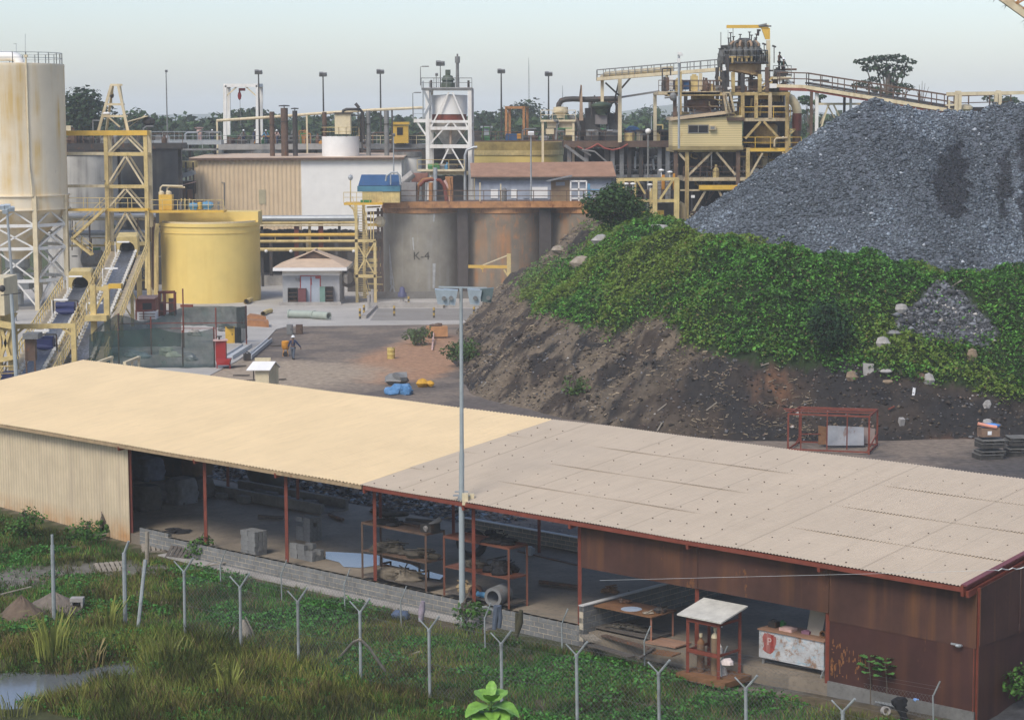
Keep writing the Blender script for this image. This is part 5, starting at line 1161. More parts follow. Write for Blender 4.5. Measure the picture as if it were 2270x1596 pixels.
for(px,dx)in((247,-29),(262,22)):
 pb(mb,(px,189),(px+dx,291),207,.25);pb(mb,(px+3,189),(px+dx*.6+6,291),207.2,.22,None,211)
for y_,a_,b_ in((189,245,268),(232,233,273),(258,226,280)):pb(mb,(a_,y_),(b_,y_),207,.22);pb(mb,(a_+3,y_),(b_+3,y_),209,.18)
pb(mb,(266,282),(238,258),207,.14);part('pyramid_frame',mb,m_pale,t);mb=MB();pb(mb,(248,192),(248,212),208,.25);pb(mb,(248,212),(249,270),208,.04);mb.ell(P(248,212,208),.22,.2,.3,8);part('hoist',mb,m_dark,t)
mb=MB();mb.ell(P(236,252,206),.4,.3,.15,10);part('lamp',mb,m_clean,t);mb=MB();pbox(mb,224,400,232,406,205,.4);part('lamp',mb,m_greyd,t)
def tank(label,px,R_px,ytop,Yd,m,name='tank',rim=m_dark,zb=0,top=True,cat='tank',rimh=.35):
 c=base(px,Yd,zb);R_=R_px*Yd/FP;zt=P(px,ytop,Yd-R_).z;t=thing(name,label,cat,c)
 mb=MB();mb.lathe((c.x,c.y,0),[(R_,zb),(R_,zt-.2)],56);part('shell',mb,m,t,True)
 mb=MB();mb.lathe((c.x,c.y,0),[(R_,zt-.25-rimh),(R_+.12,zt-.2-rimh),(R_+.12,zt),(R_-.1,zt),(R_-.1,zt-.3)],56);part('rim',mb,rim,t,True)
 if top:mb=MB();mb.lathe((c.x,c.y,0),[(R_-.12,zt-.25),(0,zt-.2)],40);part('top',mb,rim,t)
 return t,c,R_,zt
def deck(t,x0,x1,y_,Yd,dep,m,rm,rail=True,clutter=0,mats=None,hmax=1.4,sd=1,th=.22):
 mb=MB();pbox(mb,x0,y_,x1,y_+th*FP/Yd,Yd,dep);part('deck',mb,m,t)
 if rail:mb=MB();prail(mb,[(x0,y_,Yd+.05),(x1,y_,Yd+.05)],Yd,1.05,1.5,.028);part('handrail',mb,rm,t);mb=MB();prail(mb,[(x0,y_,Yd+dep),(x1,y_,Yd+dep)],Yd,1.05,1.8,.025);part('handrail',mb,rm,t)
 r=random.Random(sd)
 for i in range(clutter):
  px=r.uniform(x0,x1);c=P(px,y_,Yd+r.uniform(.5,dep-.3));h=r.uniform(.4,hmax);k=r.randint(0,4);m_=r.choice(mats)
  mb=MB()
  if k==0:mb.bx(c.x-.35,c.y-.3,c.z,c.x+.35,c.y+.3,c.z+h);mb.bx(c.x-.2,c.y-.2,c.z+h,c.x+.2,c.y+.2,c.z+h+.15);nm='machine_box'
  elif k==1:mb.lathe(c,[(.3,0),(.3,h*.6),(.12,h*.8),(.12,h),(0,h)],10);nm='pump'
  elif k==2:mb.tube(c+V((-.5,0,.35)),c+V((.4,0,.35)),.26,9);mb.box(c+V((0,0,.1)),(.9,.5,.2));mb.tube(c+V((.4,0,.35)),c+V((.65,0,.35)),.15,8);nm='motor'
  elif k==3:mb.path([c,c+V((0,0,h)),c+V((.3,0,h+.2)),c+V((r.uniform(.8,2.2),0,h+.2))],.1,7);nm='pipe'
  else:mb.beam(c,c+V((0,0,h*1.5)),.12);mb.beam(c+V((.8,0,0)),c+V((.8,0,h*1.5)),.12);mb.beam(c+V((0,0,h*1.5)),c+V((.8,0,h*1.5)),.14);nm='support_frame'
  part(nm,mb,m_,t)
t,c,R_,zt=tank('pale grey streaked tank right of the tall silo',182,78,333,226,m_grtank);t,c2,R2,zt2=tank('dark grey soot-stained tank behind the hoist tower',336,68,322,233,m_dktank)
mb=MB()
for k in(-.4,-.15,.2):mb.beam((c.x+k*R_,c.y-R_*.99,zt-1.6),(c.x+k*R_,c.y-R_*.99,zt-.2),.1)
t=thing('walkway','sooty dark walkway with pipes and motors over the two big tanks at left','walkway',base(280,226));deck(t,142,405,318,224,3,m_dark,m_brown,True,16,[m_dark,m_brown,m_greyd,m_dark],1.7,4,.6)
for px in(150,262,398):col(t,'column',m_dark,px,322,227.2,.35)
mb=MB();pbox(mb,145,279,157,292,225,1);part('motor',mb,m_pale,t)
mb=MB();pb(mb,(278,272),(330,258),227,1.6,.1);pb(mb,(275,290),(322,256),227,.1);part('canopy',mb,m_pale,t)
mb=MB();mb.ell(P(330,270,227),.7,.6,.55,10);pb(mb,(330,270),(330,300),227,.3);part('gearbox',mb,m_dark,t)
t=thing('walkway','light grey walkway with galvanised rails crossing behind the cream building','walkway',base(440,250));deck(t,335,490,312,248,2.5,m_grey,m_grey,True,6,[m_grey,m_greyd,m_dark],1.0,8,.5);deck(t,355,480,330,248,1.5,m_greyd,m_grey,True,0)
mb=MB();pbox(mb,436,288,446,312,249,1);mb.lathe(P(441,286,249.5),[(.45,0),(.6,.15),(0,.2)],10);part('vent',mb,m_pink,t)
for px in(360,420,476):col(t,'column',m_dark,px,314,249,.3)
t=thing('conveyor_gallery','dark low gallery with pale sloping covers between the dark tank and the cream building','gallery',base(415,238))
mb=MB();pbox(mb,398,358,432,372,236,2);part('yellow_cover',mb,m_steel,t);mb=MB();pb(mb,(398,392),(432,382),236,1.5,.5);part('sloping_duct',mb,m_grey,t);mb=MB();pbox(mb,398,402,432,430,238,3);part('dark_housing',mb,m_dark,t)
mb=MB();pb(mb,(398,412),(432,404),235,2.2,.08);part('canopy',mb,m_pink,t);mb=MB();pbox(mb,400,420,430,446,236,.6);part('red_panel',mb,m_roofbr,t)
for px in(402,412,428):col(t,'column',m_dark,px,360,235.5,.18)
t,c,R_,zt=tank('large clean yellow tank in front of the cream building',464,109,497,210,m_yel,'yellow_tank',m_yel,0,True,'tank',.12)
mb=MB();zl_=P(464,471,208).z;mb.bx(c.x-R_,c.y-1.0,zt-.3,c.x+R_,c.y+2.5,zl_);part('launder',mb,m_yel,t);mb=MB();mb.lathe((c.x,c.y,0),[(R_-.15,zt-.05),(R_-.15,zt+.16),(R_*.9,zt+.16)],48);part('lip',mb,m_pale,t)
mb=MB();pt_(mb,[(349,496,206),(346,520,206),(346,660,206)],206,.2);pt_(mb,[(352,505,205.5),(349,520,205.5),(349,662,205.5)],205.5,.12);part('downpipe',mb,m_steel,t)
mb=MB();mb.lathe((c.x,c.y,0),[(R_,zt-1.0),(R_+.06,zt-1.0),(R_+.06,zt-.9),(R_,zt-.9)],48);part('hoop',mb,m_yel,t)
tp_=thing('platform','yellow railed platform with motors on top of the yellow tank','platform',base(410,206));deck(tp_,326,496,467,206,2.2,m_steelb,m_steel,True,0)
mb=MB();pbox(mb,352,432,381,466,206.5,1.2);part('cabinet',mb,m_steelb,tp_);mb=MB();pt_(mb,[(355,432),(356,416),(360,412),(405,413)],207,.09);pt_(mb,[(370,432),(371,418),(376,414),(410,416)],207.3,.09);mb.lathe(P(358,432,207),[(.3,0),(.3,.25),(.1,.4)],10);mb.lathe(P(374,432,207),[(.3,0),(.3,.25),(.1,.4)],10);part('pipe',mb,m_pale,tp_,True)
motor(tp_,P(429,457,207),.8,.3,m_blue2);motor(tp_,P(460,455,207),.9,.33,m_blue2);mb=MB();mb.lathe(P(443,464,207),[(.25,0),(.25,.6),(.12,.7),(0,.7)],10);part('pump',mb,m_steelb,tp_)
for px in(482,398):mb=MB();pbox(mb,px,448,px+4,466,206.8,.3);part('switch_box',mb,m_greyd,tp_)
for px in(402,410,420):col(tp_,'stanchion',m_steel,px,440,207.5,.1,0,466)
t=thing('walkway','yellow railed walkway with a stair running down behind the conveyors','walkway',base(240,203));deck(t,150,328,463,203,1.4,m_steelb,m_steel)
mb=MB();a_,b_=P(234,462,202.5),P(160,530,202.5);mb.stair(a_,b_,.9,V((0,1,0)));mb.rail([a_,b_],1.0,1.3,.03);a_,b_=P(160,530,202.5),P(205,565,202.5);mb.stair(a_,b_,.9);mb.rail([a_,b_],1.0,1.3,.03);part('stair',mb,m_steel,t)
for px in(236,324):mb=MB();pb(mb,(px,466),(px,640),203.5,.2);part('column',mb,m_steel,t)
t=thing('pipe_rack','jumble of pale pipes and a grey pressure vessel beneath the hoist tower','pipe rack',base(230,214))
for y_,r_,m_ in((479,.25,m_clean),(487,.12,m_pale),(517,.28,m_grey),(524,.15,m_clean),(545,.12,m_steel),(600,.14,m_greyd),(622,.1,m_steel)):mb=MB();pt_(mb,[(150,y_),(345,y_-1)],214,r_);part('pipe',mb,m_,t,True)
mb=MB();mb.path([P(180,574,208),P(184,574,208),P(226,573,208),P(231,573,208)],.9,14,[.4,.85,.85,.4]);part('vessel',mb,m_greyd,t,True)
r=random.Random(21)
for i in range(34):
 px=r.uniform(155,335);y0=r.uniform(478,600);mb=MB()
 if i%3:pb(mb,(px,y0),(px,y0+r.uniform(30,80)),r.uniform(207,216),.1)
 else:pb(mb,(px,y0),(px+r.uniform(10,40),y0),r.uniform(207,215),.12)
 part('support' if i%3 else 'pipe',mb,r.choice([m_greyd,m_steel,m_pale,m_brown,m_grey]),t)
for px,y_ in((262,490),(238,500),(205,550),(285,560)):mb=MB();pbox(mb,px,y_,px+14,y_+14,210,1);part('box',mb,r.choice([m_greyd,m_pale,m_green]),t)
for i in range(14):mb=MB();px=r.uniform(332,350);pb(mb,(px,r.uniform(480,520)),(px,r.uniform(600,650)),r.uniform(206,212),.13);part('support',mb,m_brown,t)
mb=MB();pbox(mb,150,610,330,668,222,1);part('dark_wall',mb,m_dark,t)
m_dusty=paint('dusty_walkway',(.42,.34,.22),.85,.25,2)
def conveyor(label,ta,he,bw,drum=None,wl=True,legs=(.25,.5,.75,.95)):
 ta,he=V(ta),V(he);d=(he-ta);L=d.length;d.normalize();s_=d.cross(V((0,0,1))).normalized();n_=s_.cross(d);t=thing('belt_conveyor',label,'conveyor',V((ta.x,ta.y,0)))
 def q(u,v,w_=0):return ta+d*u+s_*v+n_*w_
 mb=MB()
 def fn(u,v):a=(v-.5)*2;return q(u*L,a*bw/2,.16*a*a+.03)
 mb.grid(fn,30,8);mb.prism([q(0,-bw*.4,-.12),q(0,bw*.4,-.12),q(L,bw*.4,-.12),q(L,-bw*.4,-.12)],n_*.03);part('belt',mb,m_belt,t,True)
 mb=MB()
 for k in(-1,1):mb.beam(q(-.5,k*(bw*.5+.12),-.1),q(L+.4,k*(bw*.5+.12),-.1),.12,.28)
 part('stringers',mb,m_pale,t)
 u=.6
 while u<L:
  mb=MB();mb.beam(q(u,-bw*.5-.2,-.05),q(u,bw*.5+.2,-.05),.08)
  for k in(-1,1):mb.beam(q(u,k*(bw*.5+.22),.28),q(u,k*(bw*.32),.0),.1,.1);mb.box(q(u,k*(bw*.5+.22),.22),(.16,.16,.26))
  u+=1.15;part('idler',mb,m_white,t)
 for k in(-1,1):
  mb=MB();a,b=bw*.5+.35,bw*.5+1.15;mb.prism([q(0,k*a,-.25),q(0,k*b,-.25),q(L,k*b,-.25),q(L,k*a,-.25)],n_*.05);part('walkway',mb,m_dusty,t)
  mb=MB();mb.rail([q(0,k*b,-.2),q(L,k*b,-.2)],1.0,1.5,.04);part('handrail',mb,m_steel,t)
 for f in legs:
  a=q(L*f,0,-.3)
  for k in(-1,1):p=a+s_*k*(bw*.5+.5);mb=MB();mb.beam((p.x,p.y,0),p,.26);part('leg',mb,m_steel,t)
  mb=MB();p0,p1=a-s_*(bw*.5+.5),a+s_*(bw*.5+.5);mb.beam(V((p0.x,p0.y,a.z*.15)),p1,.12);mb.beam(V((p1.x,p1.y,a.z*.15)),p0,.12);mb.beam(p0,p1,.2);part('cross_brace',mb,m_steel,t)
 hw,hh,w0=bw*.5+.38,1.55,bw*.5+.12;mb=MB();arc=[(w0*math.cos(a),.42+w0*math.sin(a))for a in np.linspace(math.pi,0,13)]
 front=[(-hw,-.3),(-hw,hh-.12),(-hw+.12,hh),(hw-.12,hh),(hw,hh-.12),(hw,-.3),(w0,-.3)]+arc[::-1]+[(-w0,-.3)]
 A=[q(L-1.9,x_,z_)for x_,z_ in front];B=[q(L+.3,x_,z_)for x_,z_ in front];o=len(mb.v);nf=len(front);mb.add(A+B,[tuple(range(nf))[::-1],tuple(range(nf,2*nf))]+[(i,(i+1)%nf,nf+(i+1)%nf,nf+i)for i in range(nf)])
 part('hood',mb,m_steel,t);mb=MB();mb.prism([q(L+.05,-w0,-.3),q(L+.05,w0,-.3),q(L+.05,w0,hh-.2),q(L+.05,-w0,hh-.2)],d*.1);part('chute',mb,m_dark,t)
 mb=MB();p0,p1=q(L-.2,-hw,-.3),q(L-.2,hw,-.3);
 for p in(p0,p1,q(L-1.8,-hw,-.3),q(L-1.8,hw,-.3)):mb.beam((p.x,p.y,0),p,.3)
 part('head_frame',mb,m_steel,t)
 for f in(.3,.62,.9):mb=MB();p=q(L*f,-(bw*.5+.3),0);mb.beam(p,p+V((0,0,1.5)),.06);mb.box(p+V((.55*s_.x+.2,0,1.5)),(1.1,.3,.12));part('lamp',mb,m_clean,t)
 return t,q,L
H1=P(183,634,180);T1=P(52,858,139)
t1,q1,L1=conveyor('nearer belt conveyor climbing to a yellow arched hood, with blue drums on its belt',T1,H1,1.15)
for u,sz in((13,(1.3,.8,.75)),(27.5,(1.5,.5,.6))):
 p=q1(u,0,.42);t=thing('tramp_magnet','large navy blue magnet box over the near conveyor belt' if u<20 else 'small navy blue box straddling the upper part of the near conveyor','magnet',p);mb=MB();mb.box(p,sz,-.1);mb.tube(p+V((-sz[0]*.5,0,.3)),p+V((sz[0]*.5,0,.3)),.3,12);mb.tube(p+V((-sz[0]*.5,-.2,-.2)),p+V((sz[0]*.5,-.2,-.2)),.28,12);part('body',mb,m_navy,t);mb=MB();mb.beam(p+V((-sz[0]*.65,0,-.5)),p+V((-sz[0]*.65,0,.7)),.1);mb.beam(p+V((sz[0]*.65,0,-.5)),p+V((sz[0]*.65,0,.7)),.1);mb.beam(p+V((-sz[0]*.65,0,.7)),p+V((sz[0]*.65,0,.7)),.1);part('hanger',mb,m_dark,t)
H2=P(286,553,193);T2=P(180,800,152)
t2,q2,L2=conveyor('farther belt conveyor climbing beside the hoist tower to its own arched hood',T2,H2,1.15)
t=thing('conveyor_trestle','yellow trestle frame between the two conveyors','trestle',base(220,160))
for px in(206,236):
 for Yq in(158,162):col(t,'column',m_steel,px,632,Yq,.42)
mb=MB();
for y_ in(640,700):pb(mb,(200,y_),(244,y_),158,.3);pb(mb,(200,y_),(244,y_),162,.3)
pb(mb,(206,700),(236,640),158,.15);part('beams',mb,m_steel,t);mb=MB();pbox(mb,240,630,268,640,157,.8);part('drive_cover',mb,m_steelb,t);mb=MB();pbox(mb,188,700,236,712,157,1.5);part('lower_tray',mb,m_steel,t)
t=thing('portal_frame','yellow portal frame spanning the lower end of the near conveyor','portal frame',base(163,146))
for px in(163,32):col(t,'post',m_steel,px,722,146,.34)
mb=MB();pb(mb,(25,724),(168,722),146,.3,.34);part('beam',mb,m_steel,t);mb=MB();pb(mb,(160,742),(138,727),146,.16);pb(mb,(35,742),(52,727),146,.16);part('knee_brace',mb,m_steel,t)
t=thing('feed_hopper','yellow braced feed hopper frame cropped by the left edge','hopper',base(-10,143))
mb=MB();pbox(mb,-80,618,9,700,142,4);part('bin',mb,m_pale,t);mb=MB();o_=P(-40,700,142);mb.lathe(V((o_.x,144,0)),[(2.0,o_.z),(.7,o_.z-2.0)],4);part('chute',mb,m_steel,t)
for px in(-70,-4,24):col(t,'column',m_steel,px,700 if px<20 else 722,142.5,.4)
mb=MB();pb(mb,(-80,704),(34,724),142,.4);pb(mb,(4,730),(24,800),142.2,.22);pb(mb,(24,725),(0,800),142.2,.22);pb(mb,(-10,800),(40,790),142,.3);pb(mb,(-80,800),(20,845),142,.3);part('beams',mb,m_steel,t);mb=MB();pbox(mb,2,826,26,843,141,1.2);part('motor',mb,m_navy,t)
mb=MB();pb(mb,(-40,853),(40,846),141,.5,.2);pb(mb,(38,846),(60,838),141,.3);prail(mb,[(0,846),(40,844)],141);part('walkway',mb,m_steel,t)
t=thing('cabin','small brown roofed cabinet on a post left of the near conveyor','cabinet',base(66,143));mb=MB();pbox(mb,50,740,84,752,142,1.4);part('roof',mb,m_greyd,t);mb=MB();pbox(mb,55,752,76,800,142.4,.8);part('body',mb,m_brown,t)
for px in(57,76):col(t,'leg',m_brown,px,756,142.4,.1)
Yb=239;t=thing('process_building','long corrugated building, left half cream and right half white, with a flat brownish roof','building',base(660,Yb))
zb_=P(660,514,Yb).z
def ribwall(x0,x1,ytop,Yd,zb,m,per=.5,amp=.05,label=None):
 a,b=P(x0,ytop,Yd),P(x1,ytop,Yd);mb=MB();n_=int((b.x-a.x)/per*4)
 def fn(u,v):x=a.x+(b.x-a.x)*u;k=1 if(x/per)%1<.3 else 0;return(x,Yd-amp*k,zb+((a.z+(b.z-a.z)*u)-zb)*v)
 mb.grid(fn,n_,1);return part('wall',mb,m,t,False,label)
ribwall(430,667,353,Yb,zb_,m_bldc,.5,.06,'cream ribbed wall half');ribwall(667,890,353,Yb,zb_,m_bldw,.6,.004,'white wall half')
a=P(430,353,Yb);b=P(890,353,Yb);zt=a.z
mb=MB();mb.bx(a.x,Yb+.05,0,a.x+.2,Yb+13,zt);part('wall',mb,m_bldc,t);mb=MB();mb.bx(b.x-.2,Yb+.05,zb_,b.x,Yb+13,zt);part('wall',mb,m_bldw,t)
mb=MB();mb.prism([(a.x-.5,Yb-.5,zt+.02),(b.x+.3,Yb-.5,zt+.02),(b.x+.3,Yb+13,zt+.3),(a.x-.1,Yb+13,zt+.3)],(0,0,.12));part('roof',mb,m_roofpk,t)
mb=MB();mb.bx(a.x-.5,Yb-.55,zt-.14,b.x+.3,Yb-.4,zt+.1);part('fascia',mb,m_brown,t)
mb=MB();pbox(mb,574,421,589,453,Yb-.09,.05);part('shutter',mb,paint('olive_shutter',(.4,.35,.22),.7),t);mb=MB();pt_(mb,[(491,405),(497,405),(497,456)],Yb-.12,.06);part('downpipe',mb,m_greyd,t)
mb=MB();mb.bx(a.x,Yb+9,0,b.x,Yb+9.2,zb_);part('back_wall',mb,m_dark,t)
for px in(436,520,600,668,745,815,885):col(t,'column',m_dark,px,514,Yb+.3,.35)
mb=MB();pbox(mb,880,355,897,395,Yb+1,2);part('annex',mb,m_bldw,t)
mb=MB();pbox(mb,560,612,790,640,228,.4);solo('low_wall',mb,m_conc,'low concrete wall behind the small hut, under the dark opening','wall')
for i,(x0,x1,yt,cap,m_,lab)in enumerate(((597,608,248,0,m_brown,'thin brown chimney, leftmost on the cream building'),(622,638,240,1,m_brown,'thickest brown chimney with a flat cap, middle of the three'),(648,659,246,1,m_dark,'dark capped chimney, right of the thickest one'),(714,724,249,0,m_brown,'brown chimney just left of the white roof tank'),(811,821,246,0,m_greyd,'left grey chimney right of the white roof tank'),(851,862,246,0,m_greyd,'right grey chimney nearest the hopper tower'))):
 Yq=Yb+4;a=P((x0+x1)/2,yt,Yq);r=(x1-x0)/2*Yq/FP;b=V((a.x,Yq,zt+.3));s_=thing('chimney',lab,'chimney',b);mb=MB();mb.lathe((a.x,Yq,0),[(r,zt+.2),(r,a.z),(r*.75,a.z),(r*.75,a.z-.4),(0,a.z-.4)],14);part('flue',mb,m_,s_,True)
 if cap:mb=MB();mb.lathe((a.x,Yq,a.z),[(0,.35),(r*1.5,.3),(r*1.5,.18),(0,.18)],14);mb.beam((a.x,Yq,a.z-.1),(a.x,Yq,a.z+.2),.1);part('cap',mb,m_dark,s_)
 mb=MB();mb.lathe((a.x,Yq,0),[(r+.06,a.z-1.6),(r+.06,a.z-1.5)],14);part('band',mb,m_dark,s_)
t=thing('roof_tank','round white tank with a cream box and railing standing on the building roof','tank',base(756,243,zt));c=base(756,243);r=41*243/FP;z1=P(756,303,243-r).z
mb=MB();mb.lathe(c,[(r,zt-.1),(r,z1),(0,z1)],36);part('shell',mb,m_clean,t,True);mb=MB();pbox(mb,742,252,777,298,242,2);part('box',mb,m_pale,t);mb=MB();pbox(mb,739,250,780,253,241.8,2.4);part('lid',mb,m_dark,t)
mb=MB();mb.rail([V((c.x+r*math.cos(a_),c.y+r*math.sin(a_),z1))for a_ in np.linspace(0,6.283,17)],1.05,1.5,.03);part('handrail',mb,m_steel,t)
mb=MB();pt_(mb,[(760,252),(761,246),(768,243),(798,243),(804,250),(806,268),(806,310)],242.5,.17);pt_(mb,[(778,256),(800,256),(800,315)],243.5,.12);part('pipe',mb,m_dark,t,True);mb=MB();pb(mb,(788,230),(796,240),242,.35);pb(mb,(794,240),(794,300),242,.1);part('floodlight',mb,m_dark,t)
t=thing('overhead_pipe','long thin pipe rising gently on posts above the building roofs','pipe',base(700,254));mb=MB();pt_(mb,[(480,268),(600,260),(720,251),(830,244),(940,239)],254,.17);part('pipe',mb,m_pale,t,True)
for px,y_ in((481,268),(680,254),(802,247),(869,242)):col(t,'post',m_pale if px<700 else m_dark,px,y_,254,.2,8)
for px,rp,yt,Yq,m_,lab in((600,118,330,268,m_yel,'wide yellow tank whose rim shows above the cream building roof'),(858,80,331,264,m_grtank,'pale tank whose rim shows right of the white roof tank'),(905,28,338,246,m_bldw,'small white round tank by the end of the white building')):tank(lab,px,rp,yt,Yq,m_,'process_tank',m_greyd)
t=thing('process_deck','cluttered machine deck with workers behind the cream building','machine deck',base(590,262));deck(t,484,716,320,261,6,m_conc,m_greyd,True,30,[m_dark,m_brown,m_greyd,m_green,m_orange,m_dark,m_rim],1.7,31,.7)
for px in(500,600,700):col(t,'column',m_dark,px,322,263,.4)
t=thing('process_deck','cluttered dark deck between the white roof tank and the hopper tower','machine deck',base(850,258));deck(t,790,950,320,257,6,m_greyd,m_pale,True,24,[m_dark,m_brown,m_greyd,m_dark,m_steel],1.5,32,.5);deck(t,800,950,333,256,2,m_brown,m_brown,False,0)
for px in(800,870,940):col(t,'column',m_dark,px,322,259,.4)
t=thing('process_deck','dark deck with blue and orange boxes behind the brown roofed shed','machine deck',base(1140,252));deck(t,1040,1330,312,251,6,m_brown,m_brown,True,26,[m_dark,m_brown,m_green,m_greyd,m_dark],1.3,33,.4)
mb=MB();pbox(mb,1121,297,1146,312,251.5,1);part('blue_box',mb,m_blue,t);mb=MB();pbox(mb,1146,297,1155,308,251.5,.8);part('orange_box',mb,m_orange,t)
for px in(1050,1150,1250,1320):col(t,'column',m_dark,px,314,253,.4)
mb=MB();pbox(mb,1065,280,1092,284,254,2);pbox(mb,1070,284,1088,300,254.3,1.4);part('kiosk',mb,m_grey,t)
t,c,R_,zt_=tank('broad yellow tank with a darker rim behind the brown roofed shed',1149,99,334,243,m_yel,'process_tank',m_steel);mb=MB();mb.lathe((c.x,c.y,0),[(R_+.1,zt_-.05),(R_+.1,zt_+.9),(R_-.1,zt_+.95)],48);part('launder',mb,paint('dirty_yellow',(.36,.26,.08),.6,.35,1.5,rust=.2),t,True)
t=thing('cab','small yellow operator cab with a dark window left of the hopper tower','cab',base(887,256,P(887,318,256).z));mb=MB();pbox(mb,871,279,905,318,256,2.2);part('body',mb,m_steelb,t);mb=MB();pbox(mb,869,271,907,277,255.8,2.8);part('roof',mb,m_steelb,t);mb=MB();pbox(mb,880,283,893,300,255.95,.05);part('window',mb,m_glass,t)
def portal(lab,x0,x1,yt,yb,Yd,m,w_,dep=2.5,brace=True):
 t=thing('portal_frame',lab,'portal frame',P((x0+x1)/2,yb,Yd))
 for Yq,dx in((Yd,0),(Yd+dep,8)):
  for px in(x0,x1):col(t,'post',m,px+dx,yt,Yq,w_,0,yb)
 mb=MB()
 for Yq,dx in((Yd,0),(Yd+dep,8)):pb(mb,(x0+dx,yt),(x1+dx,yt),Yq,w_,w_)
 pb(mb,(x0,yt),(x0+8,yt),Yd,w_,w_,Yd+dep);pb(mb,(x1,yt),(x1+8,yt),Yd,w_,w_,Yd+dep);part('beam',mb,m,t)
 if brace:
  w3=(x1-x0)*.36
  for a_,b_ in((x0,x0+w3),(x1,x1-w3)):mb=MB();pb(mb,(a_,yt+w3),(b_,yt+3),Yd,.16);part('knee_brace',mb,m_pale,t)
 return t
t=portal('tall white portal frame carrying a red chain hoist',499,571,190,318,262,m_white,.42);mb=MB();pbox(mb,529,196,543,202,262.5,.5);mb.ell(P(531,213,262.7),.25,.25,.55,8);pb(mb,(531,200),(531,210),262.7,.2);part('hoist',mb,m_redb,t);mb=MB();pb(mb,(532,220),(533,280),262.7,.05);part('chain',mb,m_greyd,t)
portal('rusty brown portal frame before the big rounded tree',1122,1161,239,300,254,m_rim,.3,2,False)
def mast(px,yt,yb,Yd,lab,head='box',m=m_dark,r=.13):
 a=P(px,yt,Yd);b=P(px,yb,Yd);b.x=a.x;t=thing('lamp_mast',lab,'lamp mast',b,'lamp masts of the plant');mb=MB();mb.tube((a.x,Yd,b.z),a,r,8,r*.6);part('pole',mb,m,t,True);mb=MB()
 if head=='box':mb.box(a+V((-.2,-.15,.15)),(.5,.35,.5),.2,.5);mb.box(a+V((.25,-.15,.12)),(.45,.3,.45),-.2,.5);mb.beam(a+V((-.4,0,-.05)),a+V((.4,0,-.05)),.06)
 elif head=='arm':mb.beam(a,a+V((.3,0,.05)),.06);mb.box(a+V((.55,0,.05)),(.75,.3,.12))
 elif head=='flat':mb.box(a+V((0,-.2,.1)),(.62,.4,.3),0,.3)
 elif head=='ball':mb.ell(a+V((0,0,.2)),.3,.3,.28,12)
 elif head=='ring':mb.tube(a+V((0,0,-.2)),a+V((0,0,.2)),.1,8);mb.tube(a+V((-.35,0,-.25)),a+V((.35,0,-.25)),.05,6)
 elif head=='tip':mb.box(a+V((.05,0,.1)),(.3,.25,.25),0,.4)
 part('lamp_head',mb,m_clean if head in('flat','ball')else m_greyd,t);return t
mast(368,160,312,262,'slim lamp mast left of the white portal frame','tip',m_greyd,.1);mast(573,163,320,260,'lamp mast overlapping the right post of the white portal frame');mast(716,168,320,262,'lamp mast rising behind the brown chimneys');mast(843,162,330,262,'lamp mast between the two grey chimneys')
mast(932,149,190,229,'arm lamp mast at the top left of the hopper tower','arm',m_greyd,.06);mast(915,207,265,229,'lower arm lamp at the stair landing of the hopper tower','arm',m_greyd,.06);mast(976,144,196,230,'taller box lamp on the hopper tower roof','box',m_dark,.06);mast(967,168,196,230,'shorter box lamp on the hopper tower roof','tip',m_dark,.05)
mast(1111,161,310,262,'lamp mast between the hopper tower and the rusty portal');mast(1216,167,300,262,'lamp mast right of the big rounded tree');mast(1177,298,450,216,'pale lamp post with a flat white head before the brown roofed shed','flat',m_grey,.1);mast(872,302,430,220,'thin pale lamp post before the end of the white building','tip',m_grey,.09);mast(1437,296,470,207,'grey lamp post with a round head left of the tower','ball',m_greyd,.13);mast(1444,257,300,330,'small distant lamp mast under the conveyor bridge','tip',m_grey,.09)
for px,yt,lab in((1172,128,'faint tall lattice radio mast on the horizon'),(1247,190,'faint shorter radio mast on the horizon')):
 a=P(px,yt,900);mb=MB()
 for k in range(3):mb.tube((a.x+.9*math.cos(k*2.1),900+.9*math.sin(k*2.1),0),(a.x,900,a.z),.07,4)
 for i in range(30):z=a.z*i/30;w_=.9*(1-i/30);mb.beam((a.x-w_,900,z),(a.x+w_,900,z+a.z/30),.05)
 solo('radio_mast',mb,m_greyd,lab,'mast',(a.x,900,0))
Yh=228;t=thing('hopper_tower','white steel tower holding a white bin and grey cone, with stairs on its left','hopper tower',base(995,Yh))
for px,Yq in((947,Yh),(1041,Yh),(956,Yh+5),(1046,Yh+5)):col(t,'column',m_white,px,196,Yq,.42)
for y_,h_ in((198,.35),(270,.3),(285,.35),(325,.4),(384,.4)):
 mb=MB();pb(mb,(947,y_),(1041,y_),Yh,.3,h_);pb(mb,(956,y_),(1046,y_),Yh+5,.3,h_);pb(mb,(947,y_),(956,y_),Yh,.25,.3,Yh+5);pb(mb,(1041,y_),(1046,y_),Yh,.25,.3,Yh+5);part('beam',mb,m_white if y_<350 else m_pale,t)
for(x_,y0),lo in(((999,205),((955,282),(1036,282))),((1000,272),((951,322),(1038,320))),((998,330),((968,384),(1030,378)))):
 for q in lo:mb=MB();pb(mb,(x_+(-4 if q[0]<x_ else 4),y0),q,Yh-.02,.16);part('brace',mb,m_white,t)
cx=P(996,230,Yh+2.6).x;yb2=Yh+2.3;rr=40*yb2/FP;z0,z1,z2,z3=[P(996,y_,yb2).z for y_ in(212,254,284,326)]
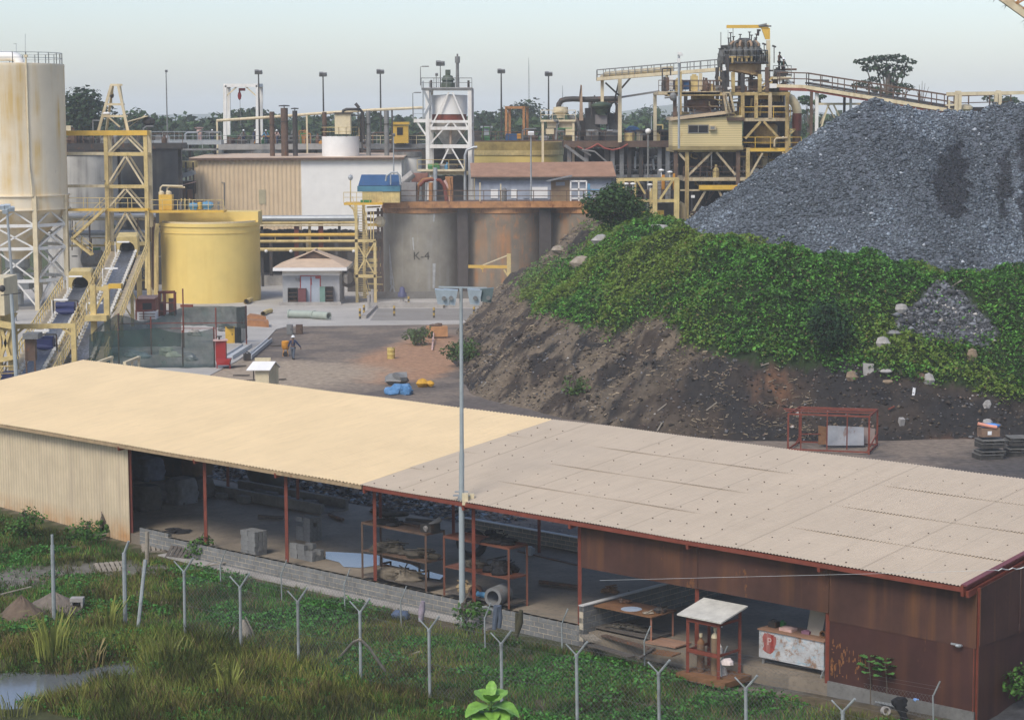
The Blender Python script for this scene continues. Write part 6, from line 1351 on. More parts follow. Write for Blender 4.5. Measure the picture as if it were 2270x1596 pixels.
mb=MB();mb.lathe((cx,yb2,0),[(0,z0+.1),(rr,z0),(rr,z1),(rr*.97,z1)],40);part('bin',mb,m_clean,t,True);mb=MB();mb.lathe((cx,yb2,0),[(rr*.95,z1),(rr*.95,z1-.9)],32);part('ring',mb,m_redox,t,True);mb=MB();mb.lathe((cx,yb2,0),[(rr*.93,z1-.9),(rr*.9,z2-.3),(.5,z3),(.4,z3-.8)],32);part('cone',mb,m_grtank,t,True)
mb=MB();pt_(mb,[(998,254),(999,275),(999,320)],Yh+.6,.14);part('downpipe',mb,paint('tan_pipe',(.4,.3,.22),.6),t)
deck(t,934,1046,195,Yh-.3,5.5,m_greyd,m_greyd,True,0);deck(t,917,957,264,Yh-.2,3,m_white,m_grey,True,0,None,1,1,.4)
mb=MB();pb(mb,(924,270),(955,316),Yh,.2);part('bracket',mb,m_white,t)
mb=MB();a_,b_=P(938,264,Yh+.4),P(954,232,Yh+.4);c_=P(938,197,Yh+.4);mb.stair(a_,b_,1.2,V((0,1,0)),9);mb.stair(b_,c_,1.2,V((0,1,0)),9);mb.beam(P(938,264,Yh),P(938,180,Yh),.14);mb.beam(P(953,264,Yh),P(953,180,Yh),.2);part('stair',mb,m_grey,t)
mb=MB();zq=P(995,195,Yh+2).z;cc=V((P(993,190,Yh+2).x,Yh+2,zq));mb.lathe(cc,[(.75,0),(.75,.5),(.62,.55),(.62,.75),(.75,.8),(.5,1.3),(.28,1.35),(.28,1.9),(0,1.95)],12);mb.box(cc+V((.02,0,1.75)),(.55,.5,.4));part('drive_unit',mb,paint('dark_green_drive',(.08,.1,.07),.6,.4,3),t)
mb=MB();a_=P(1014,196,Yh+2);b_=P(1014,126,Yh+2);mb.tube(a_,b_,.2,8,.16);mb.tube(b_,b_+V((0,0,-.7)),.28,8);mb.tube(b_,b_+V((0,0,.3)),.1,6);part('vent_stack',mb,m_greyd,t,True)
mb=MB();pbox(mb,954,178,958,197,Yh-.2,.5);pbox(mb,1036,179,1041,196,Yh,.6);part('panel',mb,m_dark,t);deck(t,925,1030,376,Yh-1.5,2,m_pale,m_steel,True,5,[m_green,m_blue2,m_greyd,m_dark],1.2,61)
mb=MB();pt_(mb,[(1031,450),(1031,345),(1035,333),(1050,327),(1058,327)],Yh-1,.16);part('bent_pipe',mb,m_grey,t,True)
mb=MB();pbox(mb,935,330,1045,384,Yh+6,.3);pbox(mb,935,390,1045,450,Yh+6,.3);part('shade_backing',mb,m_dark,t)  # dark panels added behind the frame as its shaded depth
t=thing('control_shed','low shed with a brown sheet roof and blue-grey wall behind the concrete tanks','shed',base(1200,222));Yq=222
a,b=P(1044,393,Yq-.6),P(1366,393,Yq-.6);a2,b2=P(1042,364,Yq+4),P(1357,361,Yq+4)
mb=MB();mb.prism([a,b,b2,a2],(0,0,.12));mb.prism([a2+V((0,.02,0)),b2+V((0,.02,0)),V((b2.x,Yq+8.6,a.z)),V((a2.x,Yq+8.6,a.z))],(0,0,.12));part('roof',mb,m_roofbr,t)
mb=MB();mb.bx(a.x+.4,Yq,0,b.x-.5,Yq+8,a.z-.1);part('wall',mb,m_bluew,t);mb=MB();mb.bx(a.x,Yq-.62,a.z-.18,b.x,Yq-.5,a.z-.02);part('gutter',mb,m_dark,t)
for x0,x1,y0,y1,m_ in((1088,1104,420,440,m_clean),(1108,1116,424,440,m_hutg),(1133,1146,420,440,m_clean),(1160,1172,425,440,m_bluew),(1175,1214,415,440,m_hutw)):mb=MB();pbox(mb,x0,y0,x1,y1,Yq-.08,.06);part('panel',mb,m_,t)
mb=MB();pbox(mb,1328,424,1336,430,Yq-.06,.05);part('window',mb,m_glass,t)
ktn=[]
for i,(px,rp,m_,lab)in enumerate(((932,84,m_kt,'grey stained concrete tank marked K-4, leftmost of the row'),(1117,84,m_kt2,'middle concrete tank of the row, grey with orange rust on its right side'),(1308,88,m_kt2,'right concrete tank, rusty orange and half hidden by the bank'))):ktn.append(tank(lab,px,rp,459,215,m_,'concrete_tank',m_rim,0,True,'tank',.45))
t,c,R_,zt_=ktn[0];lets=word('K-4',1.15,paint('faded_black_lettering',(.035,.04,.035),.9),'lettering',t,(c.x+.2,c.y-R_,P(935,576,211).z),(1,0,0),(0,0,1),.004)
me=lets.data;w0=W[t.name]
for v in me.vertices:
 x=v.co.x+w0.x-c.x;v.co.y=(c.y-math.sqrt(max(.1,R_*R_-x*x))-.015)-w0.y
mb=MB()
def oncyl(x,z):return(c.x+x,c.y-math.sqrt(max(.01,(R_+.012)**2-x*x)),z)
for x0,y0,x1,y1,w0_,w1_ in((862,545,866,600,.05,.25),(866,600,869,635,.25,.5),(869,635,862,657,.22,.12),(870,635,878,657,.22,.12),(916,527,918,555,.14,.1),(963,475,962,492,.2,.14),(963,585,962,640,.3,.2)):
 za,zb2=P(x0,y0,211).z,P(x1,y1,211).z;xa,xb=P(x0,y0,212).x-c.x,P(x1,y1,212).x-c.x;mb.add([oncyl(xa-w0_/2,za),oncyl(xa+w0_/2,za),oncyl(xb+w1_/2,zb2),oncyl(xb-w1_/2,zb2)],[(0,3,2,1)])
part('lime_streaks',mb,paint('lime_streak',(.44,.45,.44),.9,.3,3),t)
t=thing('tank_deck','orange rusted deck with railing and pipework along the tops of the concrete tanks','deck',base(1080,211));mb=MB();pbox(mb,848,447,1402,461,210.8,.5);part('edge_beam',mb,m_rim,t);mb=MB();pbox(mb,850,449,1400,452,211.3,7);part('deck',mb,m_brown,t)
mb=MB();prail(mb,[(852,448),(1330,448)],211,1.15,1.7,.04);part('handrail',mb,m_brown,t)
for x0,x1 in((1014,1037),(1196,1222)):mb=MB();pbox(mb,x0,458,x1,664,211.6,3);part('gap_shade_box',mb,paint('dark_gap_shade',(.05,.042,.04),.85,.4,1.5),t)  # dark boxes stand in for the shade in the gaps between tanks
for pts,r_,m_ in(([(930,412),(940,401),(955,398),(975,400),(985,412),(990,446)],.2,m_redox),([(924,448),(928,410),(938,399),(960,396)],.16,m_rim),([(893,404),(916,385)],.42,m_conc),([(945,405),(944,446)],.12,m_grey),([(955,405),(955,446)],.22,m_rim),([(965,372),(964,446)],.22,m_grey),([(995,395),(1000,446)],.2,m_rim),([(985,400),(997,420),(998,446)],.15,m_pink)):mb=MB();pt_(mb,pts,214,r_,9);part('pipe',mb,m_,t,True)
mb=MB();pbox(mb,882,405,922,447,213,2.2);part('grey_housing',mb,paint('dusty_grey_steel',(.3,.285,.27),.7,.25,2,rust=.15),t);mb=MB();pbox(mb,912,385,948,405,215,2.5);part('red_hopper',mb,paint('dusty_red',(.28,.13,.09),.75,.3,2),t);mb=MB();pbox(mb,987,392,1004,446,216,1.2);part('rusty_cladding',mb,m_rim,t)
mb=MB();pbox(mb,1222,400,1263,447,213,1.6);part('switch_room',mb,paint('brown_cladding',(.24,.17,.1),.75,.25),t);mb=MB();pb(mb,(1212,402),(1268,390),213.2,2.2,.1);part('canopy',mb,m_greyd,t);mb=MB();pbox(mb,1232,404,1252,412,212.96,.05);part('window',mb,m_bluew,t)
mb=MB()
for y_ in(402,420,440):pb(mb,(1265,y_),(1300,y_),212.5,.14)
for px in(1265,1283,1300):pb(mb,(px,402),(px,447),212.5,.14)
part('white_frame',mb,m_clean,t);mb=MB();pbox(mb,1301,408,1308,440,212.5,.6);pt_(mb,[(1306,422),(1360,424)],212.7,.12);part('blue_pump',mb,m_blue2,t);motor(t,P(1366,430,212.5),1.1,.3,m_green)
mb=MB();pt_(mb,[(1118,447),(1118,428)],212,.25);mb.ell(P(1118,424,212),.28,.25,.4,9);part('valve',mb,m_greyd,t)
for px,y_ in((1064,405),(1110,408)):col(t,'lamp_stanchion',m_pale,px,y_,212.5,.12,0,448)
t=thing('blue_hopper','blue trapezoid hopper on a yellow box above the yellow stair tower','hopper',base(840,209));Yq=209
def wedge(mb,x0,x1,x2,x3,y0,y1,Yd,dep):
 a_,b_,c_,d_=P(x0,y0,Yd+dep*.5),P(x1,y0,Yd+dep*.5),P(x2,y1,Yd),P(x3,y1,Yd);mb.hexa(c_,d_,d_+V((0,dep,0)),c_+V((0,dep,0)),a_,b_,b_+V((0,dep*.5,0)),a_+V((0,dep*.5,0)))
mb=MB();wedge(mb,801,884,794,886,388,412,Yq,2.2);part('hopper',mb,m_blue,t);mb=MB();pbox(mb,792,413,887,425,Yq-.1,2.4);part('skirt',mb,paint('teal_blue',(.07,.2,.27),.5),t);mb=MB();pbox(mb,803,425,886,450,Yq,2.2);part('box',mb,m_steel,t)
deck(t,762,848,450,Yq-1.2,3,m_steelb,m_steel,True,0);mb=MB();pbox(mb,799,444,823,449,Yq-.8,.6);part('green_motor',mb,m_green,t);mb=MB();pt_(mb,[(855,402),(857,390),(866,383),(880,383),(886,390),(888,410)],Yq-.5,.1);pt_(mb,[(866,383),(866,410)],Yq-.5,.07);part('hoop_rail',mb,m_grey,t)
mb=MB();pb(mb,(770,450),(788,470),Yq-1,.15);pt_(mb,[(777,452),(777,393)],Yq-1,.06);part('bracket',mb,m_steel,t);mb=MB();mb.ell(P(777,394,Yq-1),.25,.2,.3,8);part('lamp',mb,m_grey,t)
for px in(806,):col(t,'column',m_steel,px,450,Yq+1.8,.3)
t=thing('stair_tower','narrow yellow stair tower with a cross braced cage, left of the concrete tanks','stair tower',base(810,206));Yq=206
for px in(789,831):
 for Yk in(Yq,Yq+2.2):col(t,'column',m_steel,px,534 if px>800 else 455,Yk,.28)
mb=MB();
for y_ in(534,612):pb(mb,(787,y_),(833,y_),Yq,.28,.3);pb(mb,(787,y_),(833,y_),Yq+2.2,.25,.3)
part('beam',mb,m_steel,t);mb=MB();pb(mb,(790,538),(830,608),Yq-.05,.13);pb(mb,(830,538),(790,608),Yq-.05,.13);part('cross_brace',mb,m_steel,t)
mb=MB()
for(a_,b_)in(((793,456),(806,534)),((806,534),(796,612)),((796,612),(808,664))):p0,p1=P(*a_,Yq+.6),P(*b_,Yq+.6);mb.stair(p0,p1,1.0,V((1,0,0)),13);[mb.beam(p0+V((k,0,.9)),p1+V((k,0,.9)),.06)for k in(-.5,.5)]
part('stair',mb,m_steel,t);mb=MB()
for px in(812,822,828):pb(mb,(px,470),(px,530),Yq+.2,.09)
part('stanchion',mb,m_steel,t)
t=thing('pipe_bundle','dark brown pipes and beams crowded behind the stair tower','pipe rack',base(840,214));r=random.Random(77)
for i in range(16):mb=MB();y_=460+i*13;pb(mb,(r.uniform(805,815),y_),(r.uniform(840,850),y_+r.uniform(-3,3)),r.uniform(209.5,212),r.uniform(.12,.4));part('beam',mb,r.choice([m_brown,m_dark,m_steelb,m_steel,m_brown]),t)
for px in(838,846):col(t,'column',m_brown,px,462,211,.25)
mb=MB();pbox(mb,770,560,850,660,219,.5);part('dark_backing',mb,m_dark,t);mb=MB();mb.ell(P(842,492,210),.6,.5,.6,10);part('valve',mb,m_pale,t)
t=thing('pipe_rack','rack of grey and yellow pipes on red posts before the dark opening of the building','pipe rack',base(680,226));Yq=226
for y_,r_,m_ in((484,.32,m_grey),(494,.16,m_steel),(500,.1,m_pale),(521,.18,m_steelb),(523,.1,m_pale),(535,.16,m_steel),(553,.2,m_steel)):mb=MB();pt_(mb,[(560,y_+.5),(795,y_-.5)],Yq,r_);part('pipe',mb,m_,t,True)
for px,m_ in((657,m_redox),(711,m_redox),(686,m_steel),(681,m_pale),(752,m_dark),(580,m_dark)):col(t,'post',m_,px,484 if m_ is not m_pale else 520,Yq+.6,.5 if m_ is m_redox else.28)
mb=MB();r=random.Random(4)
for i in range(40):mb.ell(P(570+i*5.6,513+r.uniform(-2,2),Yq+1.2),.35,.4,.22,7)
pbox(mb,565,512,795,519,Yq+1,1.2);part('cable_tray',mb,m_blk,t)
for px,y0,y1 in((610,520,535),(730,521,534)):col(t,'hanger',m_steel,px,y0,Yq,.08,0,y1)
for px in(590,645,784):mb=MB();mb.ell(P(px,557,Yq-.2),.2,.2,.18,8);part('lamp',mb,m_clean,t)
mb=MB()
for i in range(9):pb(mb,(663,490+i*10),(668,490+i*10),Yq,.05)
pb(mb,(663,486),(663,575),Yq,.06);pb(mb,(668,486),(668,575),Yq,.06);part('ladder',mb,m_dark,t)
Yq=204;t=thing('hut','small grey and white hut with a hipped pinkish sheet roof and grey double doors','hut',base(690,Yq));a,b=P(627,672,Yq),P(753,672,Yq);zt_=P(690,592,Yq).z;zm=P(690,611,Yq).z;D=6.0
mb=MB();mb.bx(a.x,Yq,0,b.x,Yq+D,zm);part('wall',mb,m_hutg,t);mb=MB();mb.bx(a.x-.015,Yq-.015,zm,b.x+.015,Yq+D+.015,zt_);part('wall_band',mb,m_hutw,t)
e=1.0;x0,x1,y0,y1=a.x-e+.2,b.x+e-.2,Yq-e,Yq+D+e;zr=P(700,557,Yq+3).z+.1;xm=P(698,560,Yq+3).x;g0,g1=Yq+1.6,Yq+D-1.2
mb=MB();E1=[V((x0,y0,zt_)),V((x1,y0,zt_)),V((x1,y1,zt_)),V((x0,y1,zt_))];r0,r1=V((xm,g0,zr)),V((xm,g1,zr));gl,gr_=V((xm-1.7,g0,zr-.75)),V((xm+1.7,g0,zr-.75))
mb.add(E1+[r0,r1,gl,gr_],[(0,1,7,6),(1,2,5,4,7),(2,3,5),(3,0,6,4,5)]);
mb.v+=[tuple(V(q)-V((0,0,.14)))for q in mb.v[:8]];mb.f+=[tuple(i+8 for i in f)[::-1]for f in mb.f[:4]];part('roof',mb,m_roofpk,t)
mb=MB();mb.add([gl+V((0,.1,0)),gr_+V((0,.1,0)),r0+V((0,.1,0))],[(0,1,2)]);part('gablet',mb,m_brown,t);mb=MB();mb.beam(r0+V((0,-.1,.06)),r1+V((0,0,.06)),.25,.08);mb.beam(r0+V((0,-.1,.06)),gl+V((-.1,-.1,.04)),.2,.08);mb.beam(r0+V((0,-.1,.06)),gr_+V((.1,-.1,.04)),.2,.08);part('ridge_cap',mb,m_roofpk,t)
mb=MB();mb.bx(x0-.02,y0-.02,zt_-.32,x1+.02,y0+.06,zt_-.005);mb.bx(x0-.02,y0+.06,zt_-.32,x0+.05,y1,zt_-.005);mb.bx(x1-.05,y0+.06,zt_-.32,x1+.02,y1,zt_-.005);part('fascia',mb,m_hutw,t)
mb=MB();pbox(mb,667,613,689,672,Yq-.06,.05);part('door',mb,paint('grey_blue_door',(.36,.4,.45),.6,.15),t);mb=MB();pbox(mb,690,613,709,672,Yq-.06,.05);part('door',mb,bpy.data.materials['grey_blue_door'],t)
mb=MB();pb(mb,(666,612),(666,672),Yq-.05,.08);pb(mb,(710,612),(710,672),Yq-.05,.08);pb(mb,(665,612),(711,612),Yq-.05,.08);pb(mb,(689,614),(689,672),Yq-.08,.05);pbox(mb,688,617,691,632,Yq-.09,.03);pbox(mb,699,613,709,618,Yq-.09,.03);part('door_frame',mb,m_redb,t)
mb=MB();pbox(mb,655,617,663,621,Yq-.2,.2);part('lamp',mb,m_greyd,t);mb=MB();mb.bx(a.x-.3,Yq-.9,0,b.x+.2,Yq-.7,.35);part('kerb',mb,m_conc,t)
for x0_,x1_,yt,yb,m_,lab,sh_ in((638,659,640,672,m_dark,'open black cabinet left of the hut door',3),(661,678,641,672,paint('maroon_cabinet',(.15,.05,.05),.6),'maroon cabinet against the left leaf of the hut door',0),(709,721,637,672,paint('grey_green_cabinet',(.14,.25,.2),.6),'grey-green cabinet right of the hut door',0),(721,738,637,672,m_blk,'open black cabinet at the right of the hut front',3)):
 q=thing('cabinet',lab,'cabinet',base((x0_+x1_)/2,Yq-.6));mb=MB();w_=.04;A=P(x0_,yb,Yq-.65);B=P(x1_,yt,Yq-.65);mb.bx(A.x,Yq-.65,.06,A.x+w_,Yq-.1,B.z);mb.bx(B.x-w_,Yq-.65,.06,B.x,Yq-.1,B.z);mb.bx(A.x,Yq-.14,.06,B.x,Yq-.1,B.z-w_);mb.bx(A.x,Yq-.65,B.z,B.x,Yq-.1,B.z+w_);part('carcass',mb,m_,q)
 if sh_:
  for k in range(1,4):mb=MB();z=.06+(B.z-.1)*k/4;mb.bx(A.x+w_,Yq-.62,z,B.x-w_,Yq-.15,z+.04);part('shelf',mb,m_brown,q)
 else:mb=MB();mb.bx(A.x+w_,Yq-.66,.08,B.x-w_,Yq-.63,B.z-.02);part('door',mb,m_,q)
c=P(772,616,208);mb=MB();ring(c,.95,.7,(.3,-1,0),'huge black tyre standing right of the hut',m_blk)
Yq=200;t=thing('ore_tower','tall cluttered yellow ore processing tower with a cream control cabin, behind the gravel heap','ore tower',base(1600,Yq));tw=t
def bm(name,m,w_,*segs,Yd=Yq,h=None):
 for a,b in segs:mb=MB();pb(mb,a,b,Yd,w_,h);part(name,mb,m,t)
DP=9.0
for px,yt,m in((1498,335,m_brown),(1523,335,m_stw),(1636,335,m_brown),(1658,328,m_stw),(1745,262,m_stw),(1752,335,m_brown)):col(t,'column',m,px,yt,Yq,.36)
for px,yt in((1500,335),(1560,335),(1620,210),(1680,210),(1735,262)):col(t,'column',m_dark,px,yt,Yq+DP,.4)
for px,y0,y1,m in((1496,208,262,m_brown),(1507,160,255,m_stw),(1646,207,263,m_stw),(1676,207,263,m_stw),(1707,207,263,m_ptw),(1745,207,263,m_stw),(1605,150,260,m_dark),(1625,160,205,m_stw),(1646,165,205,m_dark),(1684,165,205,m_stw),(1612,120,210,m_dark),(1700,150,205,m_brown)):col(t,'column',m,px,y0,Yq,.34,0,y1)
for px,y0,y1 in((1520,205,262),(1560,205,262),(1600,150,262),(1640,160,262),(1665,165,262),(1715,172,262),(1590,150,330)):col(t,'column',m_dark,px,y0,Yq+6,.34,0,y1)
for x0,x1,y_,m,rl,cl,sd in((1492,1660,330,m_stw,0,10,1),(1640,1776,329,m_steelb,1,8,2),(1515,1700,394,m_ptw,1,14,3),(1640,1752,262,m_ptw,1,8,4),(1500,1650,262,m_brown,1,8,6),(1480,1752,205,m_stw,1,14,5),(1460,1596,203,m_ptw,1,6,7)):
 deck(t,x0,x1,y_,Yq-.1,DP if x0>1485 else 4,m,m_brown if x0!=1640 else m_steelb,bool(rl),cl,[m_dark,m_brown,m_greyd,m_dark,m_steel],1.5,sd,.32)
bm('brace',m_ptw,.2,((1525,390),(1578,338)),((1588,338),(1630,388)),((1505,340),(1523,360)));bm('brace',m_ptw,.2,((1529,482),(1566,420)),((1592,420),(1612,462)));bm('brace',m_ptw,.18,((1662,389),(1690,340)),((1734,338),(1752,352)))
bm('brace',m_brown,.2,((1540,340),(1590,390)),((1620,340),(1570,392)),((1600,400),(1550,470)),Yd=Yq+DP)
mb=MB();pbox(mb,1550,411,1651,421,Yq-.4,.5);part('crane_beam',mb,m_steelb,t);bm('beam',m_ptw,.16,((1508,422),(1640,422)));mb=MB();pb(mb,(1633,416),(1633,426),Yq-.5,.5);pb(mb,(1633,426),(1632,445),Yq-.5,.2);mb.ell(P(1633,424,Yq-.5),.35,.3,.3,8);part('hoist',mb,m_redb,t)
bm('beam',m_brown,.2,((1530,471),(1640,470)),((1530,478),(1640,478)),((1530,485),(1640,485)));bm('cable',m_blk,.09,((1560,398),(1580,402)),((1580,402),(1610,412)),((1610,412),(1650,408)),((1620,400),(1680,412)))
mb=MB();pbox(mb,1492,336,1660,492,Yq+DP+.6,.3);part('shade_backing',mb,m_blk,t);mb=MB();pbox(mb,1655,338,1760,392,Yq+DP+1,.3);part('shade_backing',mb,m_brown,t)  # added dark panels stand in for shade and dark steel inside the tower
for x0,x1,y0,y1,m_ in((1690,1702,352,385,m_ptw),(1718,1745,352,370,m_stw),(1680,1706,340,347,m_steelb),(1668,1682,374,384,m_clean),(1705,1715,350,385,m_stw),(1722,1735,364,388,m_greyd),(1560,1572,340,360,m_greyd),(1535,1550,425,470,m_dark),(1605,1625,340,385,m_dark)):mb=MB();pbox(mb,x0,y0,x1,y1,Yq+3,1.5);part('machine_box',mb,m_,t)
bm('hanging_chain',m_greyd,.1,((1577,340),(1577,375)));bm('lamp',m_clean,.25,((1532,436),(1540,436)));bm('lamp',m_clean,.25,((1734,307),(1738,305)))
k=NT('cream_board_cladding');br_=k.new('ShaderNodeTexWave',wave_type='BANDS',bands_direction='Z');br_.inputs['Scale'].default_value=1.45;k.L(k.tc.outputs['Object'],br_.inputs[0]);cc=k.mix(k.ramp(br_.outputs[0],.02,.16),(.38,.28,.12,1),(.62,.5,.25,1));f=k.noise(1.4,5,.7,(1,1,.4));cc=k.mix(k.ramp(f,.62,.8),cc,(.4,.24,.09,1));k.L(cc,k.b.inputs['Base Color']);k.b.inputs['Roughness'].default_value=.6
mb=MB();A,B,Cc,Dd=P(1491,324,Yq-.5),P(1645,324,Yq-.5),P(1645,256,Yq-.5),P(1491,268,Yq-.5);mb.prism([A,B,Cc,Dd],(0,5,0));part('cabin_wall',mb,k.m,t)
mb=MB();A,B=P(1487,268,Yq-.9),P(1622,252,Yq-.9);mb.prism([A,B,B+V((0,6,.1)),A+V((0,6,.1))],(0,0,.28));part('cabin_roof',mb,paint('cream_roof',(.55,.42,.27),.65,.2),t);mb=MB();pbox(mb,1612,261,1650,268,Yq-.8,3);part('cabin_canopy',mb,m_brown,t)
mb=MB();pbox(mb,1491,324,1648,333,Yq-.55,5.2);part('cabin_sill',mb,paint('olive_beam',(.3,.23,.1),.65,.3,rust=.15),t)
mb=MB();pbox(mb,1525,277,1571,296,Yq-.56,.05);fw=part('window',mb,paint('grey_frame',(.25,.24,.2),.6),t)
for x0,x1 in((1527,1547),(1549,1569)):mb=MB();pbox(mb,x0,279,x1,294,Yq-.59,.02);part('pane',mb,m_glass,fw)
mb=MB();pbox(mb,1573,279,1587,289,Yq-.85,.5);ac=part('air_conditioner',mb,m_ptw,t);mb=MB();pbox(mb,1575,281,1584,287,Yq-.87,.02);part('grille',mb,m_greyd,ac)
mb=MB();pbox(mb,1614,250,1617,262,Yq-.7,.2);pbox(mb,1629,250,1632,262,Yq-.7,.2);pbox(mb,1614,250,1632,253,Yq-.7,.2);part('gate_frame',mb,m_stw,t)
bm('brace',m_stw,.22,((1652,308),(1686,270)),((1693,270),(1726,306)));c=P(1697,320,Yq+3.5);mb=MB();mb.lathe((c.x,c.y,0),[(1.15,c.z),(1.15,P(1697,280,Yq+3.5).z),(.9,P(1697,275,Yq+3.5).z),(0,P(1697,274,Yq+3.5).z)],24);part('cream_tank',mb,m_stw,t,True);mb=MB();pbox(mb,1648,266,1748,328,Yq+6,.3);part('shade_backing',mb,m_blk,t)  # black panel added behind the tank as the shaded interior
mb=MB();pt_(mb,[(1717,326),(1717,312),(1721,307),(1745,306)],Yq-.3,.1);part('hoop_rail',mb,m_ptw,t)
for x0,x1,y0,y1,m_,nm in((1680,1706,213,221,m_steelb,'yellow_duct'),(1709,1736,213,226,m_stw,'tan_panel'),(1682,1706,226,245,m_brown,'screen_panel'),(1650,1674,210,260,m_dark,'dark_panel'),(1710,1738,236,248,m_dark,'screen_panel'),(1654,1674,246,258,m_ptw,'tan_panel'),(1640,1650,215,260,m_greyd,'panel')):mb=MB();pbox(mb,x0,y0,x1,y1,Yq+2.5,.8);part(nm,mb,m_,t)
bm('beam',m_ptw,.14,((1680,236),(1706,236)),((1708,236),(1740,236)));mb=MB();pbox(mb,1652,212,1740,260,Yq+7,.3);part('shade_backing',mb,m_dark,t)  # dark panel added at the back for the shaded interior
mb=MB();a_,b_=P(1607,206,Yq-1),P(1618,250,Yq-1);mb.stair(b_,a_,1.1,V((0,1,0)),9);pb(mb,(1603,206),(1611,252),Yq-1.2,.18);pb(mb,(1618,206),(1628,248),Yq-1.2,.18);pb(mb,(1603,206),(1618,206),Yq-1.2,.14);part('stair',mb,m_ptw,t)
mb=MB();pb(mb,(1532,217),(1582,216),Yq+2,.6,.9);part('trough',mb,m_stw,t);mb=MB();c=P(1556,243,Yq+2.5);mb.lathe((c.x,c.y,0),[(1.3,c.z-.2),(1.2,c.z),(1.6,c.z+.5),(1.5,P(1556,222,Yq).z),(.8,P(1556,219,Yq).z)],20);part('mill_shell',mb,m_brown,t,True);mb=MB();pbox(mb,1536,243,1590,262,Yq+1.5,2);part('grey_trough',mb,paint('bluish_grey_steel',(.2,.22,.24),.6,.25),t)
mb=MB();c=P(1492,215,Yq-.6);mb.ell(c,.36,.3,.42,10);mb.tube(c,c+V((-.8,0,-.1)),.1,6);part('pump',mb,m_greyd,t)
mb=MB();pbox(mb,1492,179,1528,199,Yq+1,2);part('blue_tank',mb,m_blue,t);mb=MB();pbox(mb,1490,178,1530,180.5,Yq+.9,2.2);part('tank_lid',mb,m_blue,t);mb=MB();pbox(mb,1477,172,1484,202,Yq+.6,1);part('panel',mb,m_brown,t);mb=MB();pbox(mb,1484,168,1492,200,Yq+.2,.5);part('white_post',mb,m_white,t)
for px,y0,y1 in((1553,163,200),(1560,172,200),(1574,178,200),(1582,178,200)):col(t,'post',m_pale if px==1553 else m_brown,px,y0,Yq+1,.3 if px==1553 else.14,0,y1)
cx,cyy=P(1649,160,Yq+3).x,Yq+3;R1=38*cyy/FP;z1=P(1649,143,cyy).z
mb=MB()
N=40;o=[]
for k_ in range(N):
 a=2*math.pi*k_/N;x,y=math.cos(a),math.sin(a);zl_=P(1649,161+8*(x+.3),cyy).z;o.append(((cx+R1*x,cyy+R1*y,z1),(cx+R1*x,cyy+R1*y,zl_)))
mb.v=[q for p in o for q in p];mb.f=[(2*i,2*i+1,(2*i+3)%(2*N),(2*i+2)%(2*N))for i in range(N)]+[tuple(range(1,2*N,2))];part('rusty_launder_tank',mb,paint('rusty_cream_steel',(.42,.27,.12),.65,.3,1.5,(.25,.12,.05),.8,2.5,.2),t,True)
mb=MB();mb.lathe((cx,cyy,0),[(R1+.7,z1+.02),(R1+.7,z1+.2),(R1-1,z1+.2),(R1-1,z1+.02)],36);part('ring_platform',mb,m_dark,t)
mb=MB();mb.rail([V((cx+(R1+.6)*math.cos(a),cyy+(R1+.6)*math.sin(a),z1+.2))for a in np.linspace(0,6.283,23)],1.1,1.4,.035);part('handrail',mb,m_greyd,t)
mb=MB()
for i in range(6):px=1613+i*10.5;pb(mb,(px,127),(px,141),cyy-R1-.3,.18)
pb(mb,(1611,127),(1668,127),cyy-R1-.3,.16);part('yellow_frame',mb,m_stw,t)
m_cyc=paint('cyclone_grey',(.1,.1,.09),.55,.3,2,rust=.15)
for i in range(16):
 a=2*math.pi*i/16;x,y=cx+1.45*math.cos(a),cyy+1.45*math.sin(a);cy_=thing('x','x','x')if False else None
 mb=MB();mb.lathe((x,y,z1+.2),[(.08,0),(.26,.75),(.27,1.25),(.2,1.35),(.12,1.4),(.12,1.6),(0,1.6)],12);part('cyclone',mb,m_cyc,t,True)
 mb=MB();mb.path([(x,y,z1+1.7),(x,y,z1+1.9),(cx+1.2*math.cos(a),cyy+1.2*math.sin(a),z1+2.15),(cx+.8*math.cos(a),cyy+.8*math.sin(a),z1+2.05),(cx+.6*math.cos(a),cyy+.6*math.sin(a),z1+1.5)],.13,8);part('overflow_pipe',mb,paint('tan_pipe2',(.4,.27,.17),.6,.3)if i%2 else m_cyc,t,True)
mb=MB();mb.lathe((cx,cyy,z1),[(.7,.2),(.7,2.3),(.5,2.5),(0,2.5)],16);part('manifold',mb,m_cyc,t,True)
r=random.Random(8)
for i in range(14):a=r.uniform(0,6.28);q=r.uniform(.4,1.8);p=V((cx+q*math.cos(a),cyy+q*math.sin(a),z1+1.6));mb=MB();h_=r.uniform(.6,1.5);mb.tube(p,p+V((0,0,h_)),.06,6);mb.tube(p+V((-.16,0,h_)),p+V((.16,0,h_)),.05,6);part('valve_stem',mb,m_dark,t)
for px,y0,y1,w_ in((1600,108,142,.8),(1688,118,142,.7),(1596,120,150,.6),(1606,104,128,.8),(1680,112,140,.7)):mb=MB();c=P(px,y1,Yq+2.4);zz=P(px,y0,Yq+2.4).z;mb.lathe((c.x,c.y,0),[(w_*.4,c.z),(w_*.5,(c.z+zz)/2),(w_*.35,zz-.1),(w_*.5,zz)],9);part('cyclone',mb,m_cyc,t)
mb=MB();pb(mb,(1598,106),(1622,104),Yq+2.4,.4);part('feed_pipe',mb,m_cyc,t)
mb=MB();pt_(mb,[(1598,108),(1598,72)],Yq+2,.04);pt_(mb,[(1614,105),(1614,68)],Yq+2,.02);part('antenna',mb,m_greyd,t)
